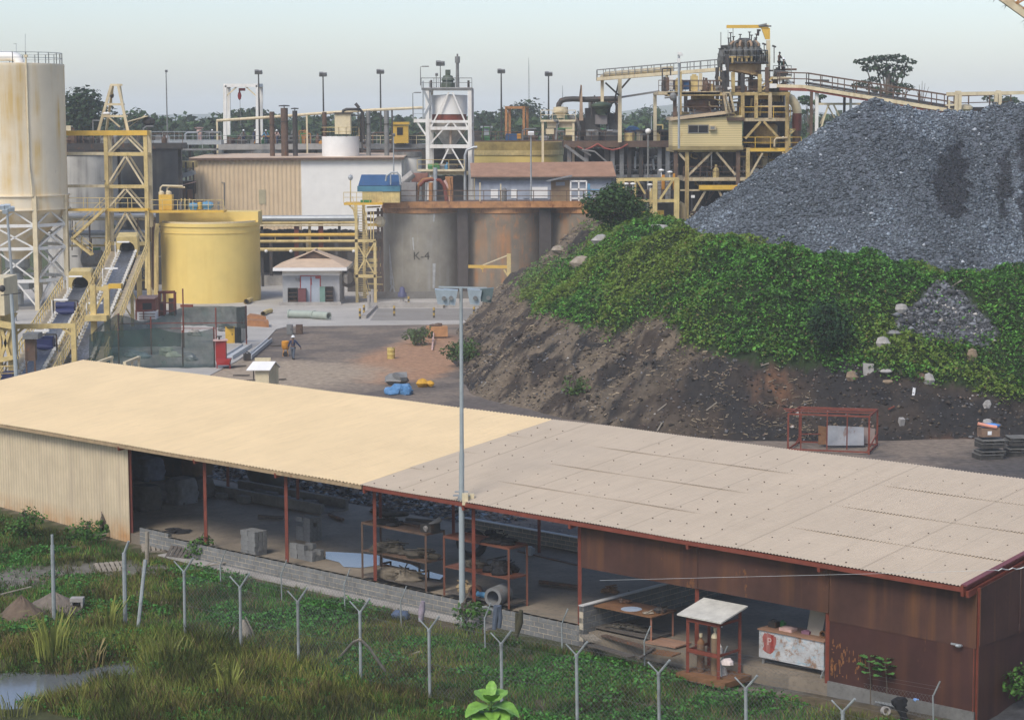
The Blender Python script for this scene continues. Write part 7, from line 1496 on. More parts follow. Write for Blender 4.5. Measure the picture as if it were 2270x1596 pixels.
mb=MB();pbox(mb,1662,176,1683,204,Yq+3,1.4);part('brown_box',mb,m_brown,t);bm('brace',m_stw,.16,((1690,190),(1715,170)),((1690,200),(1712,182)));bm('lamp',m_clean,.3,((1602,154),(1609,153)),Yd=Yq-.6);bm('lamp',m_clean,.25,((1613,197),(1621,195)),Yd=Yq-.6)
r=random.Random(91)
for i in range(120):
 y_=r.choice([r.uniform(150,204),r.uniform(208,260),r.uniform(208,260),r.uniform(336,394),r.uniform(398,470)]);px=r.uniform(1495,1740)if y_>206 else r.uniform(1590,1720);Yr=r.uniform(200.6,207.5);m_=r.choice([m_dark,m_brown,m_greyd,m_stw,m_dark,m_brown,m_ptw]);mb=MB();k_=i%3
 if y_>398:px=r.uniform(1528,1650)
 if k_==0:pb(mb,(px,y_),(px+r.uniform(8,34),y_+r.uniform(-2,2)),Yr,r.uniform(.08,.22))
 elif k_==1:pb(mb,(px,y_),(px+r.uniform(-6,6),y_+r.uniform(10,34)),Yr,r.uniform(.08,.2))
 else:pt_(mb,[(px,y_),(px,y_+8),(px+r.uniform(4,9),y_+11),(px+r.uniform(10,24),y_+11)],Yr,r.uniform(.06,.14),6)
 part('pipe' if k_!=1 else 'support',mb,m_,t)
t=thing('jib_crane','yellow jib crane with a cream mast at the very top of the ore tower','jib crane',P(1703,205,Yq+4));Yj=Yq+4;mb=MB();pb(mb,(1703,205),(1703,90),Yj,.36);part('mast',mb,m_pale,t)
mb=MB();pbox(mb,1611,56,1704,63,Yj-.15,.3);part('boom',mb,m_steelb,t);mb=MB();a_=[P(1688,63,Yj-.1),P(1707,63,Yj-.1),P(1707,88,Yj-.1),P(1697,88,Yj-.1)];mb.prism(a_[::-1],(0,.3,0));part('knee_plate',mb,m_steelb,t);mb=MB();pb(mb,(1681,58),(1699,54),Yj,.6,.15);pbox(mb,1686,57,1710,60,Yj-.2,.4);part('head_cover',mb,m_greyd,t);mb=MB();pb(mb,(1625,63),(1625,102),Yj,.06);part('chain',mb,m_greyd,t);mb=MB();pb(mb,(1681,66),(1680,80),Yj,.22);pb(mb,(1678,68),(1686,68),Yj,.2);part('hoist',mb,m_dark,t)
t=tw;deck(t,1714,1754,171,Yq-.5,4,m_pale,m_greyd,True,4,[m_dark,m_brown],1.0,41);bm('brace',m_clean,.22,((1738,172),(1759,190)));mb=MB();pbox(mb,1707,186,1722,196,Yq-.8,1);part('white_panel',mb,m_clean,t);deck(t,1700,1752,204,Yq+1,6,m_brown,m_brown,False,5,[m_dark,m_brown],.8,42);col(t,'column',m_dark,1720,172,Yq+2,.3,0,206)
for px,y_ in((1694,97),(1716,102)):mb=MB();pb(mb,(px,140),(px,y_+4),Yq+2,.08);pb(mb,(px-4,y_),(px+4,y_+3),Yq+2,.35,.15);part('floodlight',mb,m_dark,t)
mb=MB();pt_(mb,[(1745,216),(1754,220),(1763,232),(1767,245),(1768,252)],Yq+1,.44,14);part('bent_duct',mb,m_pale,t,True);mb=MB();pt_(mb,[(1767,252),(1766,290)],Yq+1,.46,14);part('duct',mb,m_redox,t,True);mb=MB();pt_(mb,[(1766,290),(1765,325)],Yq+1,.4,10);part('duct',mb,m_brown,t,True);bm('bracket',m_steel,.16,((1748,288),(1763,288)),((1750,298),(1762,288)),((1750,288),(1750,325)))
col(t,'column',m_dark,1764,300,Yq+1.5,.3)
t=thing('conveyor_bridge','pale railed pipe bridge reaching left from the ore tower on two legs','conveyor bridge',base(1374,228));Yk=228
A,B=P(1324,178,Yk),P(1600,156,212);mb=MB();mb.prism([A,B,B+V((0,1.6,0)),A+V((0,1.6,0))],(0,0,.16));part('deck',mb,m_pale,t);mb=MB();mb.beam(A+V((0,-.1,.1)),B+V((0,-.1,.1)),.12,.35);mb.beam(A+V((0,1.7,.1)),B+V((0,1.7,.1)),.12,.35);part('stringer',mb,m_pale,t)
mb=MB();mb.path([A+V((.6,.8,.3)),A.lerp(B,.08)+V((0,.8,.55)),A.lerp(B,.62)+V((0,.8,.55))],.3,10);part('pipe',mb,m_pale,t,True);mb=MB();mb.rail([A,B],1.1,1.05,.04);mb.rail([A+V((0,1.6,0)),B+V((0,1.6,0))],1.1,1.5,.035);mb.rail([A,A+V((0,1.6,0))],1.1,.8,.035);part('handrail',mb,m_greyd,t)
for px,y0,y1,w_ in((1335,178,226,.34),(1374,176,316,.4)):col(t,'leg',m_pale,px,y0,Yk+.5,w_,0,y1)
mb=MB();pb(mb,(1342,184),(1372,212),Yk+.3,.18);pb(mb,(1373,178),(1362,225),Yk+1.3,.18);pb(mb,(1378,196),(1397,174),Yk+.5,.2);pb(mb,(1370,215),(1374,222),Yk+.5,.2);part('brace',mb,m_dark,t);mb=MB();pb(mb,(1378,216),(1462,203),Yk+.5,.22);part('strut',mb,m_greyd,t)
for px,y1 in((1478,200),(1553,200)):col(t,'leg',m_pale,px,165,219 if px<1500 else 215,.3,0,y1)
t=thing('outrigger_frame','slim tan post and beam frame left of the control cabin','frame',base(1452,231));col(t,'post',m_pale,1452,208,229.5,.36,0,320);mb=MB();pb(mb,(1450,208),(1497,208),229.5,.24,None,209);part('beam',mb,m_pale,t)
b=P(1504,330,197);t=thing('light_pole','grey pole with clustered floodlights rising in front of the ore tower','light pole',b);mb=MB();pt_(mb,[(1505,330),(1505,150),(1505,122)],197,.11,8);part('pole',mb,m_grey,t,True);mb=MB();mb.box(P(1506,119,197),(.4,.3,.25));mb.box(P(1509,122,197),(.35,.3,.2),.3);pbox(mb,1502,130,1508,140,196.8,.5);part('lamp_head',mb,m_clean,t)
t=thing('mill','black sooty mill with green cone hopper and bent ducts left of the ore tower','mill',base(1335,234));Ym=232
for x0,x1,y0,y1,m_,Yo in((1298,1330,240,300,m_dktank,2),(1320,1346,255,276,paint('dusty_mill_panel',(.2,.18,.17),.7,.3),0),(1346,1372,252,296,m_dktank,1),(1300,1372,288,302,m_greyd,0),(1296,1380,302,312,m_dark,0),(1280,1300,262,300,m_dark,3),(1306,1318,225,250,m_greyd,3)):mb=MB();pbox(mb,x0,y0,x1,y1,Ym+Yo,2.5);part('casing',mb,m_,t)
mb=MB();c=P(1334,250,Ym);zf=lambda y_:P(1334,y_,Ym).z;mb.lathe((c.x,c.y,0),[(.5,zf(254)),(.75,zf(245)),(.7,zf(244)),(1.15,zf(236)),(1.15,zf(232)),(.8,zf(229)),(.3,zf(226))],18);part('cone_hopper',mb,paint('dark_green_mill',(.06,.085,.05),.65,.3),t,True)
for pts,r_,m_ in(([(1238,242),(1239,232),(1244,224),(1254,221),(1270,220),(1300,221),(1374,219)],.3,m_dark),([(1346,280),(1350,240),(1356,228),(1364,226),(1368,236),(1366,270)],.18,m_dark),([(1280,302),(1283,285),(1278,270),(1272,263),(1262,261)],.3,m_greyd),([(1328,302),(1336,298),(1344,302)],.3,m_dark),([(1312,216),(1312,260)],.14,m_dark),([(1346,214),(1347,290)],.16,m_greyd),([(1318,212),(1318,232)],.08,m_dark),([(1330,226),(1374,226)],.16,m_brown)):mb=MB();pt_(mb,pts,Ym+.8,r_,8);part('duct',mb,m_,t,True)
mb=MB();pbox(mb,1290,224,1374,227,Ym+1.5,1);part('bridge_beam',mb,m_brown,t);mb=MB();a_=[P(1284,268,Ym),P(1293,268,Ym),P(1290,190,Ym),P(1287,188,Ym)];mb.prism(a_[::-1],(0,.6,0));part('tan_mast',mb,paint('tan_mast',(.38,.27,.18),.7,.3),t);mb=MB();pb(mb,(1288,190),(1284,222),Ym,.12);part('stay',mb,m_brown,t)
for i,(px,y_)in enumerate(((1310,290),(1330,292),(1352,290),(1365,292))):mb=MB();pb(mb,(px-7,y_),(px+7,y_),Ym-.3,.2);part('bright_rail',mb,m_grey,t)
mb=MB();pb(mb,(1322,283),(1338,294),Ym-1,1.0,.3);part('chute',mb,m_dark,t)
t=thing('transfer_station','pale cream transfer box on a railed platform left of the black mill','transfer box',base(1240,232));deck(t,1199,1276,266,231,4,m_pale,m_pale,True,0)
c=P(1243,262,232);mb=MB();mb.lathe((c.x,c.y,0),[(.45,c.z),(.45,P(1243,255,232).z),(.85,P(1243,250,232).z),(.8,P(1243,238,232).z),(0,P(1243,237,232).z)],18);part('cone_top',mb,m_pale,t,True)
for x0,x1,y0,y1 in((1213,1237,270,284),(1240,1268,270,284),(1210,1228,286,298),(1254,1272,286,300)):mb=MB();pbox(mb,x0,y0,x1,y1,231.5,1.5);part('box',mb,m_pale,t)
for px in(1203,1271):col(t,'leg',m_pale,px,268,231.3,.26)
mb=MB();pb(mb,(1236,266),(1232,310),231,.2);pb(mb,(1228,266),(1240,275),231,.2);part('chute',mb,m_greyd,t)
t=thing('process_deck','black sooty deck with swagged red hoses below the mill and left of the cabin','machine deck',base(1370,229));deck(t,1250,1495,313,229,8,m_brown,m_brown,True,18,[m_dark,m_blk,m_greyd,m_dark,m_steel],1.2,51,.7)
for px in(1262,1300,1345,1358,1378,1395,1421,1462,1480):col(t,'column',m_dark if px%2 else m_greyd,px,316,230,.45);col(t,'column',m_blk,px+9,316,235,.5)
mb=MB();pbox(mb,1250,330,1495,480,238.5,.4);part('shade_backing',mb,m_blk,t)  # black panel added for the shade and dark steel under the deck
mb=MB();pts=[(1280,325),(1296,333),(1312,327),(1325,319)];pt_(mb,pts,228.8,.09);pt_(mb,[(1325,319),(1340,329),(1358,333),(1376,329),(1392,320)],228.8,.09);part('hose',mb,paint('red_hose',(.3,.07,.05),.6),t,True)
mb=MB();pb(mb,(1252,322),(1300,358),228.5,.3);pb(mb,(1262,318),(1310,345),229.5,.2);pb(mb,(1318,336),(1346,360),228.6,.16);pb(mb,(1318,336),(1290,332),228.6,.16);part('stair_string',mb,m_greyd,t)
r=random.Random(15)
for i in range(40):
 px,y_=r.uniform(1360,1488),r.uniform(335,390);mb=MB()
 if i%2:pb(mb,(px,y_),(px+r.uniform(6,30),y_+r.uniform(-3,3)),r.uniform(230,236),r.uniform(.1,.3))
 else:pb(mb,(px,y_),(px+r.uniform(-3,3),y_+r.uniform(10,40)),r.uniform(230,236),r.uniform(.1,.25))
 part('pipe' if i%2 else 'support',mb,r.choice([m_greyd,m_dark,m_brown,m_grey,m_dark]),t)
deck(t,1365,1495,388,230,6,m_greyd,m_greyd,True,10,[m_greyd,m_dark,m_brown],1.3,52,.3)
t=thing('dark_shed','small black open shed with a tan end wall left of the control cabin','shed',P(1450,313,231));mb=MB();pbox(mb,1415,288,1492,292,230.5,4.5);part('roof',mb,m_dark,t);mb=MB();pbox(mb,1416,292,1424,313,231,4);part('end_wall',mb,m_pale,t);mb=MB();pbox(mb,1424,292,1492,313,234,.3);part('back_wall',mb,m_blk,t);mb=MB();pbox(mb,1484,292,1490,313,231,.2);part('post',mb,m_brown,t)
mb=MB();mb.ell(P(1402,289,236),.9,.7,.5,9,.3,RN);solo('tarpaulin',mb,m_blue,'crumpled blue tarpaulin on top of the deck between mill and dark shed','tarpaulin');mb=MB();c=P(1395,313,229.6);mb.lathe(c,[(.55,0),(.6,.85),(.45,.9),(0,.9)],12);solo('drum',mb,m_steel,'rusty yellow drum on the sooty deck near the mill','drum',c)
t=thing('loading_frame','bright cream-yellow frame with thick posts and slanting braces before the ore tower','frame',base(1475,196));Yk=196
for px,y0,w_ in((1452,398,.42),(1500,396,.48),(1371,400,.3),(1382,398,.24),(1408,398,.2),(1443,418,.26)):col(t,'post',m_steel,px,y0,Yk if w_>.4 else Yk+3,w_)
mb=MB();pb(mb,(1366,399),(1504,397),Yk+1,.25,.3);pb(mb,(1440,446),(1504,445),Yk,.25,.28);pb(mb,(1370,445),(1500,446),Yk+3,.22,.25);part('beam',mb,m_steel,t);mb=MB();pb(mb,(1463,442),(1492,399),Yk,.2);pb(mb,(1411,398),(1430,430),Yk+3,.18);part('brace',mb,m_steel,t)
mb=MB();prail(mb,[(1366,446),(1500,446)],Yk+3.1);prail(mb,[(1456,420),(1498,420)],Yk+3,.6);part('handrail',mb,m_brown,t);mb=MB();pb(mb,(1470,388),(1470,420),Yk+2,.3);part('orange_post',mb,m_orange,t);mb=MB();pb(mb,(1494,385),(1494,420),Yk+2,.2);part('orange_post',mb,m_orange,t)
mb=MB();pbox(mb,1415,467,1472,477,Yk+4,.5);part('lower_beam',mb,m_steelb,t);mb=MB();pt_(mb,[(1505,452),(1512,456),(1515,470),(1515,485)],Yk+1,.3);part('elbow_pipe',mb,paint('tan_elbow',(.42,.3,.15),.6),t,True);mb=MB();pbox(mb,1368,424,1388,432,Yk+2,1);part('teal_box',mb,paint('teal_box',(.1,.25,.26),.5),t)
for px,y_ in((1388,408),(1403,408),(1466,378),(1485,382),(1441,410)):mb=MB();mb.ell(P(px,y_,Yk+1),.28,.22,.13,8);pb(mb,(px,y_),(px,y_+14),Yk+1,.06);part('lamp',mb,m_clean,t)
r=random.Random(3)
for i in range(12):mb=MB();px=r.uniform(1385,1495);pbox(mb,px,r.uniform(405,425),px+r.uniform(4,12),446,Yk+5,1);part('machine_box',mb,r.choice([m_brown,m_greyd,m_steel,m_dark]),t)
mb=MB();pbox(mb,1440,450,1520,492,Yk+7,.3);part('shade_backing',mb,m_dark,t)  # dark panel added behind the frame in place of deep shade
b=bpt(1535,492);mb=MB();mb.tube(b,b+V((0,0,.7)),.1,7);solo('marker_post',mb,m_clean,'short white marker post at the foot of the gravel heap','post',b)
t=thing('conveyor_bridge','railed conveyor bridge descending right from the ore tower behind the gravel peak','conveyor bridge',base(1811,196))
A,B,Cc=P(1726,191,198),P(1790,193,197),P(2118,246,186);mb=MB()
for a_,b_ in((A,B),(B,Cc)):mb.beam(a_,b_,1.5,.3)
part('deck',mb,m_pale,t);mb=MB()
for a_,b_ in((A,B),(B,Cc)):mb.beam(a_+V((0,-.8,-.3)),b_+V((0,-.8,-.3)),.14,.28)
part('stringer',mb,m_redox,t);mb=MB();mb.rail([A+V((0,-.75,.12)),B+V((0,-.75,.12)),Cc+V((0,-.75,.12))],1.15,1.3,.04);mb.rail([A+V((0,.75,.12)),B+V((0,.75,.12)),Cc+V((0,.75,.12))],1.15,1.9,.035);part('handrail',mb,m_brown,t)
mb=MB();mb.beam(B+V((0,0,.35)),Cc+V((0,0,.3)),.8,.16);part('belt',mb,m_dark,t);mb=MB();mb.beam(B+V((.5,0,.6)),B+V((2,0,.55)),.5,.2);part('guard',mb,m_dktank,t)
for px,y0,m_,w_ in((1811,204,m_white,.3),(1799,204,m_brown,.26),(1886,212,m_white,.22),(1872,214,m_dark,.22),(2052,240,m_pale,.2),(2030,236,m_brown,.18)):col(t,'leg',m_,px,y0,196 if px<1900 else 189,w_)
mb=MB();pb(mb,(1814,231),(1910,231),196,.2);pb(mb,(1836,233),(1815,300),196,.14);pb(mb,(1848,233),(1864,265),196,.14);pb(mb,(1838,233),(1818,275),196.6,.12);pb(mb,(1834,233),(1850,262),196.6,.12);pb(mb,(1784,318),(1800,318),196,.2);part('brace',mb,m_pale,t);mb=MB();pbox(mb,1870,211,1895,216,195,1);part('bracket',mb,m_greyd,t)
t=thing('portal_frame','cream portal frame with rail beam on the skyline at right, behind the gravel saddle','portal frame',base(2190,184))
for px in(2104,2120,2128,2208,2217,2330):col(t,'post',m_pale,px,206 if px not in(2104,)else 222,183,.28 if px>2110 else.16)
mb=MB();pb(mb,(2098,209),(2340,205),183,.22,.3);pb(mb,(2096,234),(2116,233),183,.14);pb(mb,(2118,206),(2130,206),183,.3);pb(mb,(2208,205),(2218,205),183,.3);part('beam',mb,m_pale,t);mb=MB();prail(mb,[(2100,247),(2240,243)],184,1.3,2.2,.05);part('handrail',mb,m_brown,t);mb=MB();mb.ell(P(2140,240,184),.7,.5,.35,10);part('cover',mb,m_pale,t);mb=MB();pbox(mb,2158,238,2182,252,184,1.5);part('machine',mb,m_dark,t)
t=thing('conveyor_gallery','cream trussed conveyor gallery with rusty bars cutting across the top right corner','conveyor gallery',V((34,118,0)));A,B=P(2195,-22,118),P(2330,75,118)
mb=MB();mb.beam(A,B,.3,.35);mb.beam(A+V((.45,1.6,.2)),B+V((.45,1.6,.2)),.3,.3);mb.beam(A+V((1.2,0,1.3)),B+V((1.2,0,1.3)),.18,.2);part('chord',mb,m_pale,t);mb=MB();n_=8
for i in range(n_):p=A.lerp(B,i/n_);mb.beam(p,p+V((1.2,0,1.3)),.1);mb.beam(p,A.lerp(B,(i+1)/n_)+V((1.2,0,1.3)),.1);mb.beam(p,p+V((.45,1.6,.2)),.1)
part('web_bar',mb,m_rim,t);mb=MB()
for f_,dz in((-.15,-.25),(.12,-.35),(.3,-.3),(.62,-.4),(.68,-.5)):p=A.lerp(B,f_);mb.add([p,p+V((-.5,0,dz)),p+V((-.15,0,dz*.4)),p+V((-.25,.05,dz*1.3))],[(0,1,2),(0,2,3)])
part('torn_skirt',mb,m_dark,t);mb=MB();mb.beam((B.x+1,119,0),(B.x+1,119,B.z),.5);part('leg',mb,m_pale,t);mb=MB();mb.beam(A.lerp(B,-.4),A,.3,.35);part('chord',mb,m_pale,t)
def skin_body(name,joints,edges,m,parent,lev=2):
 me=bpy.data.meshes.new(name);w=W[parent.name];ks=list(joints);me.from_pydata([tuple(V(joints[k][0])-w)for k in ks],[(ks.index(a),ks.index(b))for a,b in edges],[]);me.update()
 o=bpy.data.objects.new(name,me);COL.objects.link(o);o.parent=parent;W[o.name]=w
 sk_=o.modifiers.new('skin','SKIN');sv=me.skin_vertices[0].data
 for i,k in enumerate(ks):sv[i].radius=(joints[k][1],joints[k][1]*(joints[k][2]if len(joints[k])>2 else 1));sv[i].use_root=(i==0)
 ss=o.modifiers.new('sub','SUBSURF');ss.levels=lev;ss.render_levels=lev
 deps=bpy.context.evaluated_depsgraph_get();me2=bpy.data.meshes.new_from_object(o.evaluated_get(deps));o.modifiers.clear();o.data=me2;me2.materials.clear();me2.materials.append(m);shade(o,180);return o
def person(label,base_,facing,h=1.74,jac=m_bluecl,tro=m_bluecl,helmet=True,stride=.22,arms=((.1,-.12),(.32,.1)),hm=m_helm):
 t=thing('person',label,'person',base_);f=V((math.sin(facing),math.cos(facing),0));s_=V((f.y,-f.x,0));k=h/1.74;b=V(base_)
 def q(x,y,z):return b+(s_*x+f*y+V((0,0,z)))*k
 J={'pel':(q(0,0,.93),.13*k,.85),'wst':(q(0,0,1.1),.12*k,.8),'chs':(q(0,.01,1.32),.15*k,.75),'nck':(q(0,.02,1.5),.055*k),'hd0':(q(0,.04,1.58),.075*k),'hd1':(q(0,.04,1.68),.088*k)}
 E=[('pel','wst'),('wst','chs'),('chs','nck'),('nck','hd0'),('hd0','hd1')]
 for n_,sx,st_,am in(('l',-1,stride,arms[0]),('r',1,-stride,arms[1])):
  J[n_+'hp']=(q(.1*sx,0,.86),.095*k);J[n_+'kn']=(q(.1*sx,st_*.6,.48),.065*k);J[n_+'an']=(q(.1*sx,st_*.9,.09),.045*k);J[n_+'to']=(q(.11*sx,st_*.9+.16,.05),.04*k)
  E+=[('pel',n_+'hp'),(n_+'hp',n_+'kn'),(n_+'kn',n_+'an'),(n_+'an',n_+'to')]
  ox,oy=am;J[n_+'sh']=(q(.19*sx,0,1.41),.06*k);J[n_+'el']=(q((.24+ox*.5)*sx,oy*.4,1.14),.045*k);J[n_+'wr']=(q((.25+ox)*sx,oy,.9+abs(oy)*.3),.032*k);J[n_+'ha']=(q((.25+ox)*sx,oy+.02,.8+abs(oy)*.3),.04*k,.6)
  E+=[('chs',n_+'sh'),(n_+'sh',n_+'el'),(n_+'el',n_+'wr'),(n_+'wr',n_+'ha')]
  for i,fx in enumerate((-.03,-.01,.012,.032)):J[n_+'f%d'%i]=(q((.25+ox)*sx+fx,oy+.035,.715+.012*abs(i-1.5)+abs(oy)*.3),.0095*k);E.append((n_+'ha',n_+'f%d'%i))
  J[n_+'th']=(q((.25+ox)*sx,oy+.085,.775+abs(oy)*.3),.011*k);E.append((n_+'ha',n_+'th'))
 skin_body('body',J,E,m_skin,t)
 sub=lambda keys,add:{a:(J[a][0],J[a][1]+add*k)+tuple(J[a][2:])for a in keys}
 KJ=['chs','wst','pel','lsh','lel','lwr','rsh','rel','rwr'];skin_body('jacket',sub(KJ,.02),[('chs','wst'),('wst','pel'),('chs','lsh'),('lsh','lel'),('lel','lwr'),('chs','rsh'),('rsh','rel'),('rel','rwr')],jac,t)
 KT=['pel','lhp','lkn','lan','rhp','rkn','ran'];skin_body('trousers',sub(KT,.018),[('pel','lhp'),('lhp','lkn'),('lkn','lan'),('pel','rhp'),('rhp','rkn'),('rkn','ran')],tro,t)
 for n_ in 'lr':mb=MB();mb.path([J[n_+'an'][0]+V((0,0,.02)),J[n_+'an'][0]-V((0,0,.05))+f*.02,J[n_+'to'][0]+f*.05*k],.06*k,8,[.06*k,.065*k,.04*k]);part('boot',mb,m_blk,t,True)
 hc=q(0,.04,1.68)
 if helmet:mb=MB();mb.lathe(hc,[(.165*k,-.01),(.12*k,.01),(.118*k,.05*k),(.1*k,.1*k),(.06*k,.135*k),(0,.145*k)],18);part('helmet',mb,hm,t,True)
 else:mb=MB();mb.lathe(hc,[(.098*k,-.02),(.1*k,.04),(.07*k,.1*k),(0,.12*k)],14);part('hair',mb,m_blk,t,True)
 mb=MB();mb.ell(hc+f*.095*k-V((0,0,.055*k)),.014,.022,.025,6)
 for sx in(-1,1):mb.ell(hc+s_*.095*k*sx-V((0,0,.05*k)),.015,.022,.034,6)
 part('nose_and_ears',mb,m_skin,t);mb=MB()
 for sx in(-1,1):mb.ell(hc+f*.085*k+s_*.034*sx-V((0,0,.028*k)),.014,.012,.01,6)
 part('eyes',mb,m_blk,t);mb=MB();mb.ell(hc+f*.083*k-V((0,0,.1*k)),.028,.012,.008,6);part('mouth',mb,paint('lips',(.12,.04,.035),.6),t);return t
b=G(650,797,.0);b.z=float(hz(b.x,b.y))
person('man in navy jacket, grey-blue trousers and white helmet walking away across the dirt yard',b,.25,1.78,m_bluecl,m_greycl,True,.2)
for px,y_,lab,j_,fc in((540,320,'worker in a white helmet crouched at machinery under the portal frame',m_greyd,2.6),(590,320,'worker in a light blue shirt and white helmet behind the cream building',m_blue2,3.0),(614,320,'worker in a tan shirt and white helmet beside the thickest brown chimney',m_pink,3.3),(471,320,'worker in a dark shirt near the left post of the portal frame',m_dark,3.1),(566,320,'worker in dark clothes standing by the right post of the portal frame',m_bluecl,2.2)):
 person(lab,P(px,y_,262.5),fc,1.75,j_,m_bluecl,True,.1)
person('dark clothed worker without a helmet on the ore tower platform',P(1727,171,201.2)+V((0,0,.55)),1.2,1.78,m_blkcl,m_blkcl,False,.15,((.15,.3),(.2,.35)))
person('worker in a dark green coat and white helmet on the ore tower platform',P(1736,171,200.4),2.6,1.75,paint('dark_green_cloth',(.02,.05,.04),.9,.2),m_blkcl,True,.1,((.1,.25),(.12,.2)))
def yd(px,py):p=G(px,py,0);p.z=float(hz(p.x,p.y))if py>735 else.05;return p
b=yd(633,790);t=thing('cart','orange-yellow cart beside the walking man','cart',b);k=b.y/FP
mb=MB();mb.lathe(b,[(.0,.55),(.2,.55),(.3,.7),(.3,1.15),(.24,1.2),(0,1.1)],12);part('tub',mb,m_orange,t,True);mb=MB();mb.path([b+V((.25,0,1.0)),b+V((.42,-.1,1.3)),b+V((.5,-.1,1.28))],.035,6);mb.beam(b+V((-.2,0,0)),b+V((-.15,0,.6)),.06);mb.beam(b+V((.2,0,0)),b+V((.15,0,.6)),.06);part('frame',mb,m_orange,t);mb=MB();mb.tube(b+V((0,-.12,.18)),b+V((0,.12,.18)),.19,14);part('wheel',mb,m_blk,t)
for a_,b_,lab in(((640,706),(688,707),'longer grey-green concrete pipe lying on the yard'),((695,708),(722,710),'shorter grey-green concrete pipe at the right end of the longer one')):
 A,B=yd(*a_),yd(*b_);A.z+=.36;B.z+=.36;d=(B-A).normalized();t=thing('concrete_pipe',lab,'pipe',A);mb=MB();n_=V((0,0,1)).rotation_difference(d);L=(B-A).length+.4;q=MB();q.lathe((0,0,0),[(.27,0),(.42,0),(.42,.12),(.36,.14),(.36,L),(.27,L),(.27,0)],22);q.v=[tuple(A+n_@V(v))for v in q.v];part('barrel',q,m_pipec,t,True)
for pts,r_,m_,lab in(([(546,676),(556,671)],.26,m_steel,'short yellow pipe piece at the foot of the yellow tank'),([(583,702),(591,697),(601,695)],.22,m_steel,'yellow pipe elbow lying on the concrete left of the hut')):
 q=[yd(*p)+V((0,0,r_))for p in pts];mb=MB();mb.path(q,r_,14,None,False);mb.path(q,r_*.82,14,None,False);solo('pipe_piece',mb,m_,lab,'pipe',q[0],None,True)
for(x0,y0),(x1,y1),w_,h_,lab in(((548,724),(596,727),2.0,.5,'rust-brown steel tray in front of the netting'),((548,712),(590,714),2.2,.45,'second rust-brown plate behind the first')):
 A,B=yd(x0,y0),yd(x1,y1);mb=MB();mb.prism([A,B,B+V((-.3 if h_==.5 else-1.0,w_,0)),A+V((0,w_,0))],(0,0,h_));solo('steel_tray',mb,paint('orange_brown_plate',(.33,.15,.06),.7,.3,2),lab,'plate',A)
for px,py,w_,h_,m_,lab in((642,742,.5,.85,m_greyd,'dark grey-green locker standing in the yard, left of a pair'),(663,741,.55,.8,m_brown,'brown locker standing in the yard, right of a pair'),(510,762,.75,1.4,m_steelb,'yellow open cabinet before the green netting')):
 b=yd(px,py);t=thing('locker',lab,'cabinet',b);mb=MB();mb.bx(b.x-w_/2,b.y,b.z,b.x+w_/2,b.y+.5,b.z+h_);part('body',mb,m_,t);mb=MB();mb.bx(b.x-w_/2+.04,b.y-.03,b.z+.05,b.x+w_*.35,b.y-.005,b.z+h_-.05);part('door',mb,m_,t);mb=MB();mb.box((b.x+w_*.25,b.y-.05,b.z+h_*.55),(.05,.04,.14));part('handle',mb,m_dark,t)
 if px==510:mb=MB();mb.bx(b.x+w_/2+.02,b.y,b.z,b.x+w_/2+.5,b.y+.4,b.z+h_-.1);part('dark_side',mb,m_blk,t)
b=yd(492,818);t=thing('red_machine','dark red hopper machine with a pinkish top plate beside the netting','machine',b);k=b.y/FP
mb=MB();mb.bx(b.x-.45,b.y,.65,b.x+.3,b.y+.6,2.05);part('body',mb,m_redb,t);mb=MB();mb.hexa((b.x-.35,b.y-.1,.3),(b.x+.55,b.y-.1,.3),(b.x+.55,b.y+.6,.3),(b.x-.35,b.y+.6,.3),(b.x-.45,b.y-.05,.75),(b.x+.65,b.y-.15,.75),(b.x+.65,b.y+.6,.75),(b.x-.45,b.y+.6,.75));part('hopper',mb,m_redb,t);mb=MB();mb.box((b.x-.12,b.y+.3,2.1),(1.05,.9,.07),.2);part('top_plate',mb,m_pink,t);mb=MB();mb.tube((b.x-.2,b.y+.3,2.1),(b.x-.2,b.y+.3,2.35),.07,7);mb.box((b.x-.2,b.y+.3,2.36),(.4,.2,.08));part('motor',mb,m_dark,t)
for dx in(-.35,.6):mb=MB();mb.beam((b.x+dx,b.y,0),(b.x+dx,b.y,.4),.07);part('leg',mb,m_redb,t)
m_beam=paint('pale_primed_steel',(.5,.51,.5),.5,.15,2)
for a_,b_,w_,lab in(((505,798),(548,771),.7,'wide pale steel channel lying before the yellow cabinet'),((552,797),(598,758),.35,'long pale steel beam pointing up the yard')):
 A,B=yd(*a_),yd(*b_);mb=MB();mb.beam(A+V((0,0,.15)),B+V((0,0,.15)),w_,.06)
 for k in(-1,1):n_=V((0,0,1)).cross(B-A).normalized()*w_/2*k;mb.beam(A+n_+V((0,0,.18)),B+n_+V((0,0,.18)),.06,.3)
 solo('steel_beam',mb,m_beam,lab,'beam',A)
b=yd(548,800);mb=MB();mb.box(b+V((0,0,.3)),(.5,.5,.5),.3);mb.path([b+V((-.2,0,.5)),b+V((0,0,.7)),b+V((.3,0,.5))],.05,6);solo('machine_part',mb,m_dark,'black machine part at the near end of the long pale beam','machine part',b)
b=G(585,872,0);t=thing('kiosk','small cream gabled kiosk just behind the yellow-cream roof','kiosk',b);A,B=P(566,845,b.y),P(596,845,b.y);z1,z0=P(580,820,b.y).z,0;zr=P(573,806,b.y).z;x2=P(613,845,b.y).x
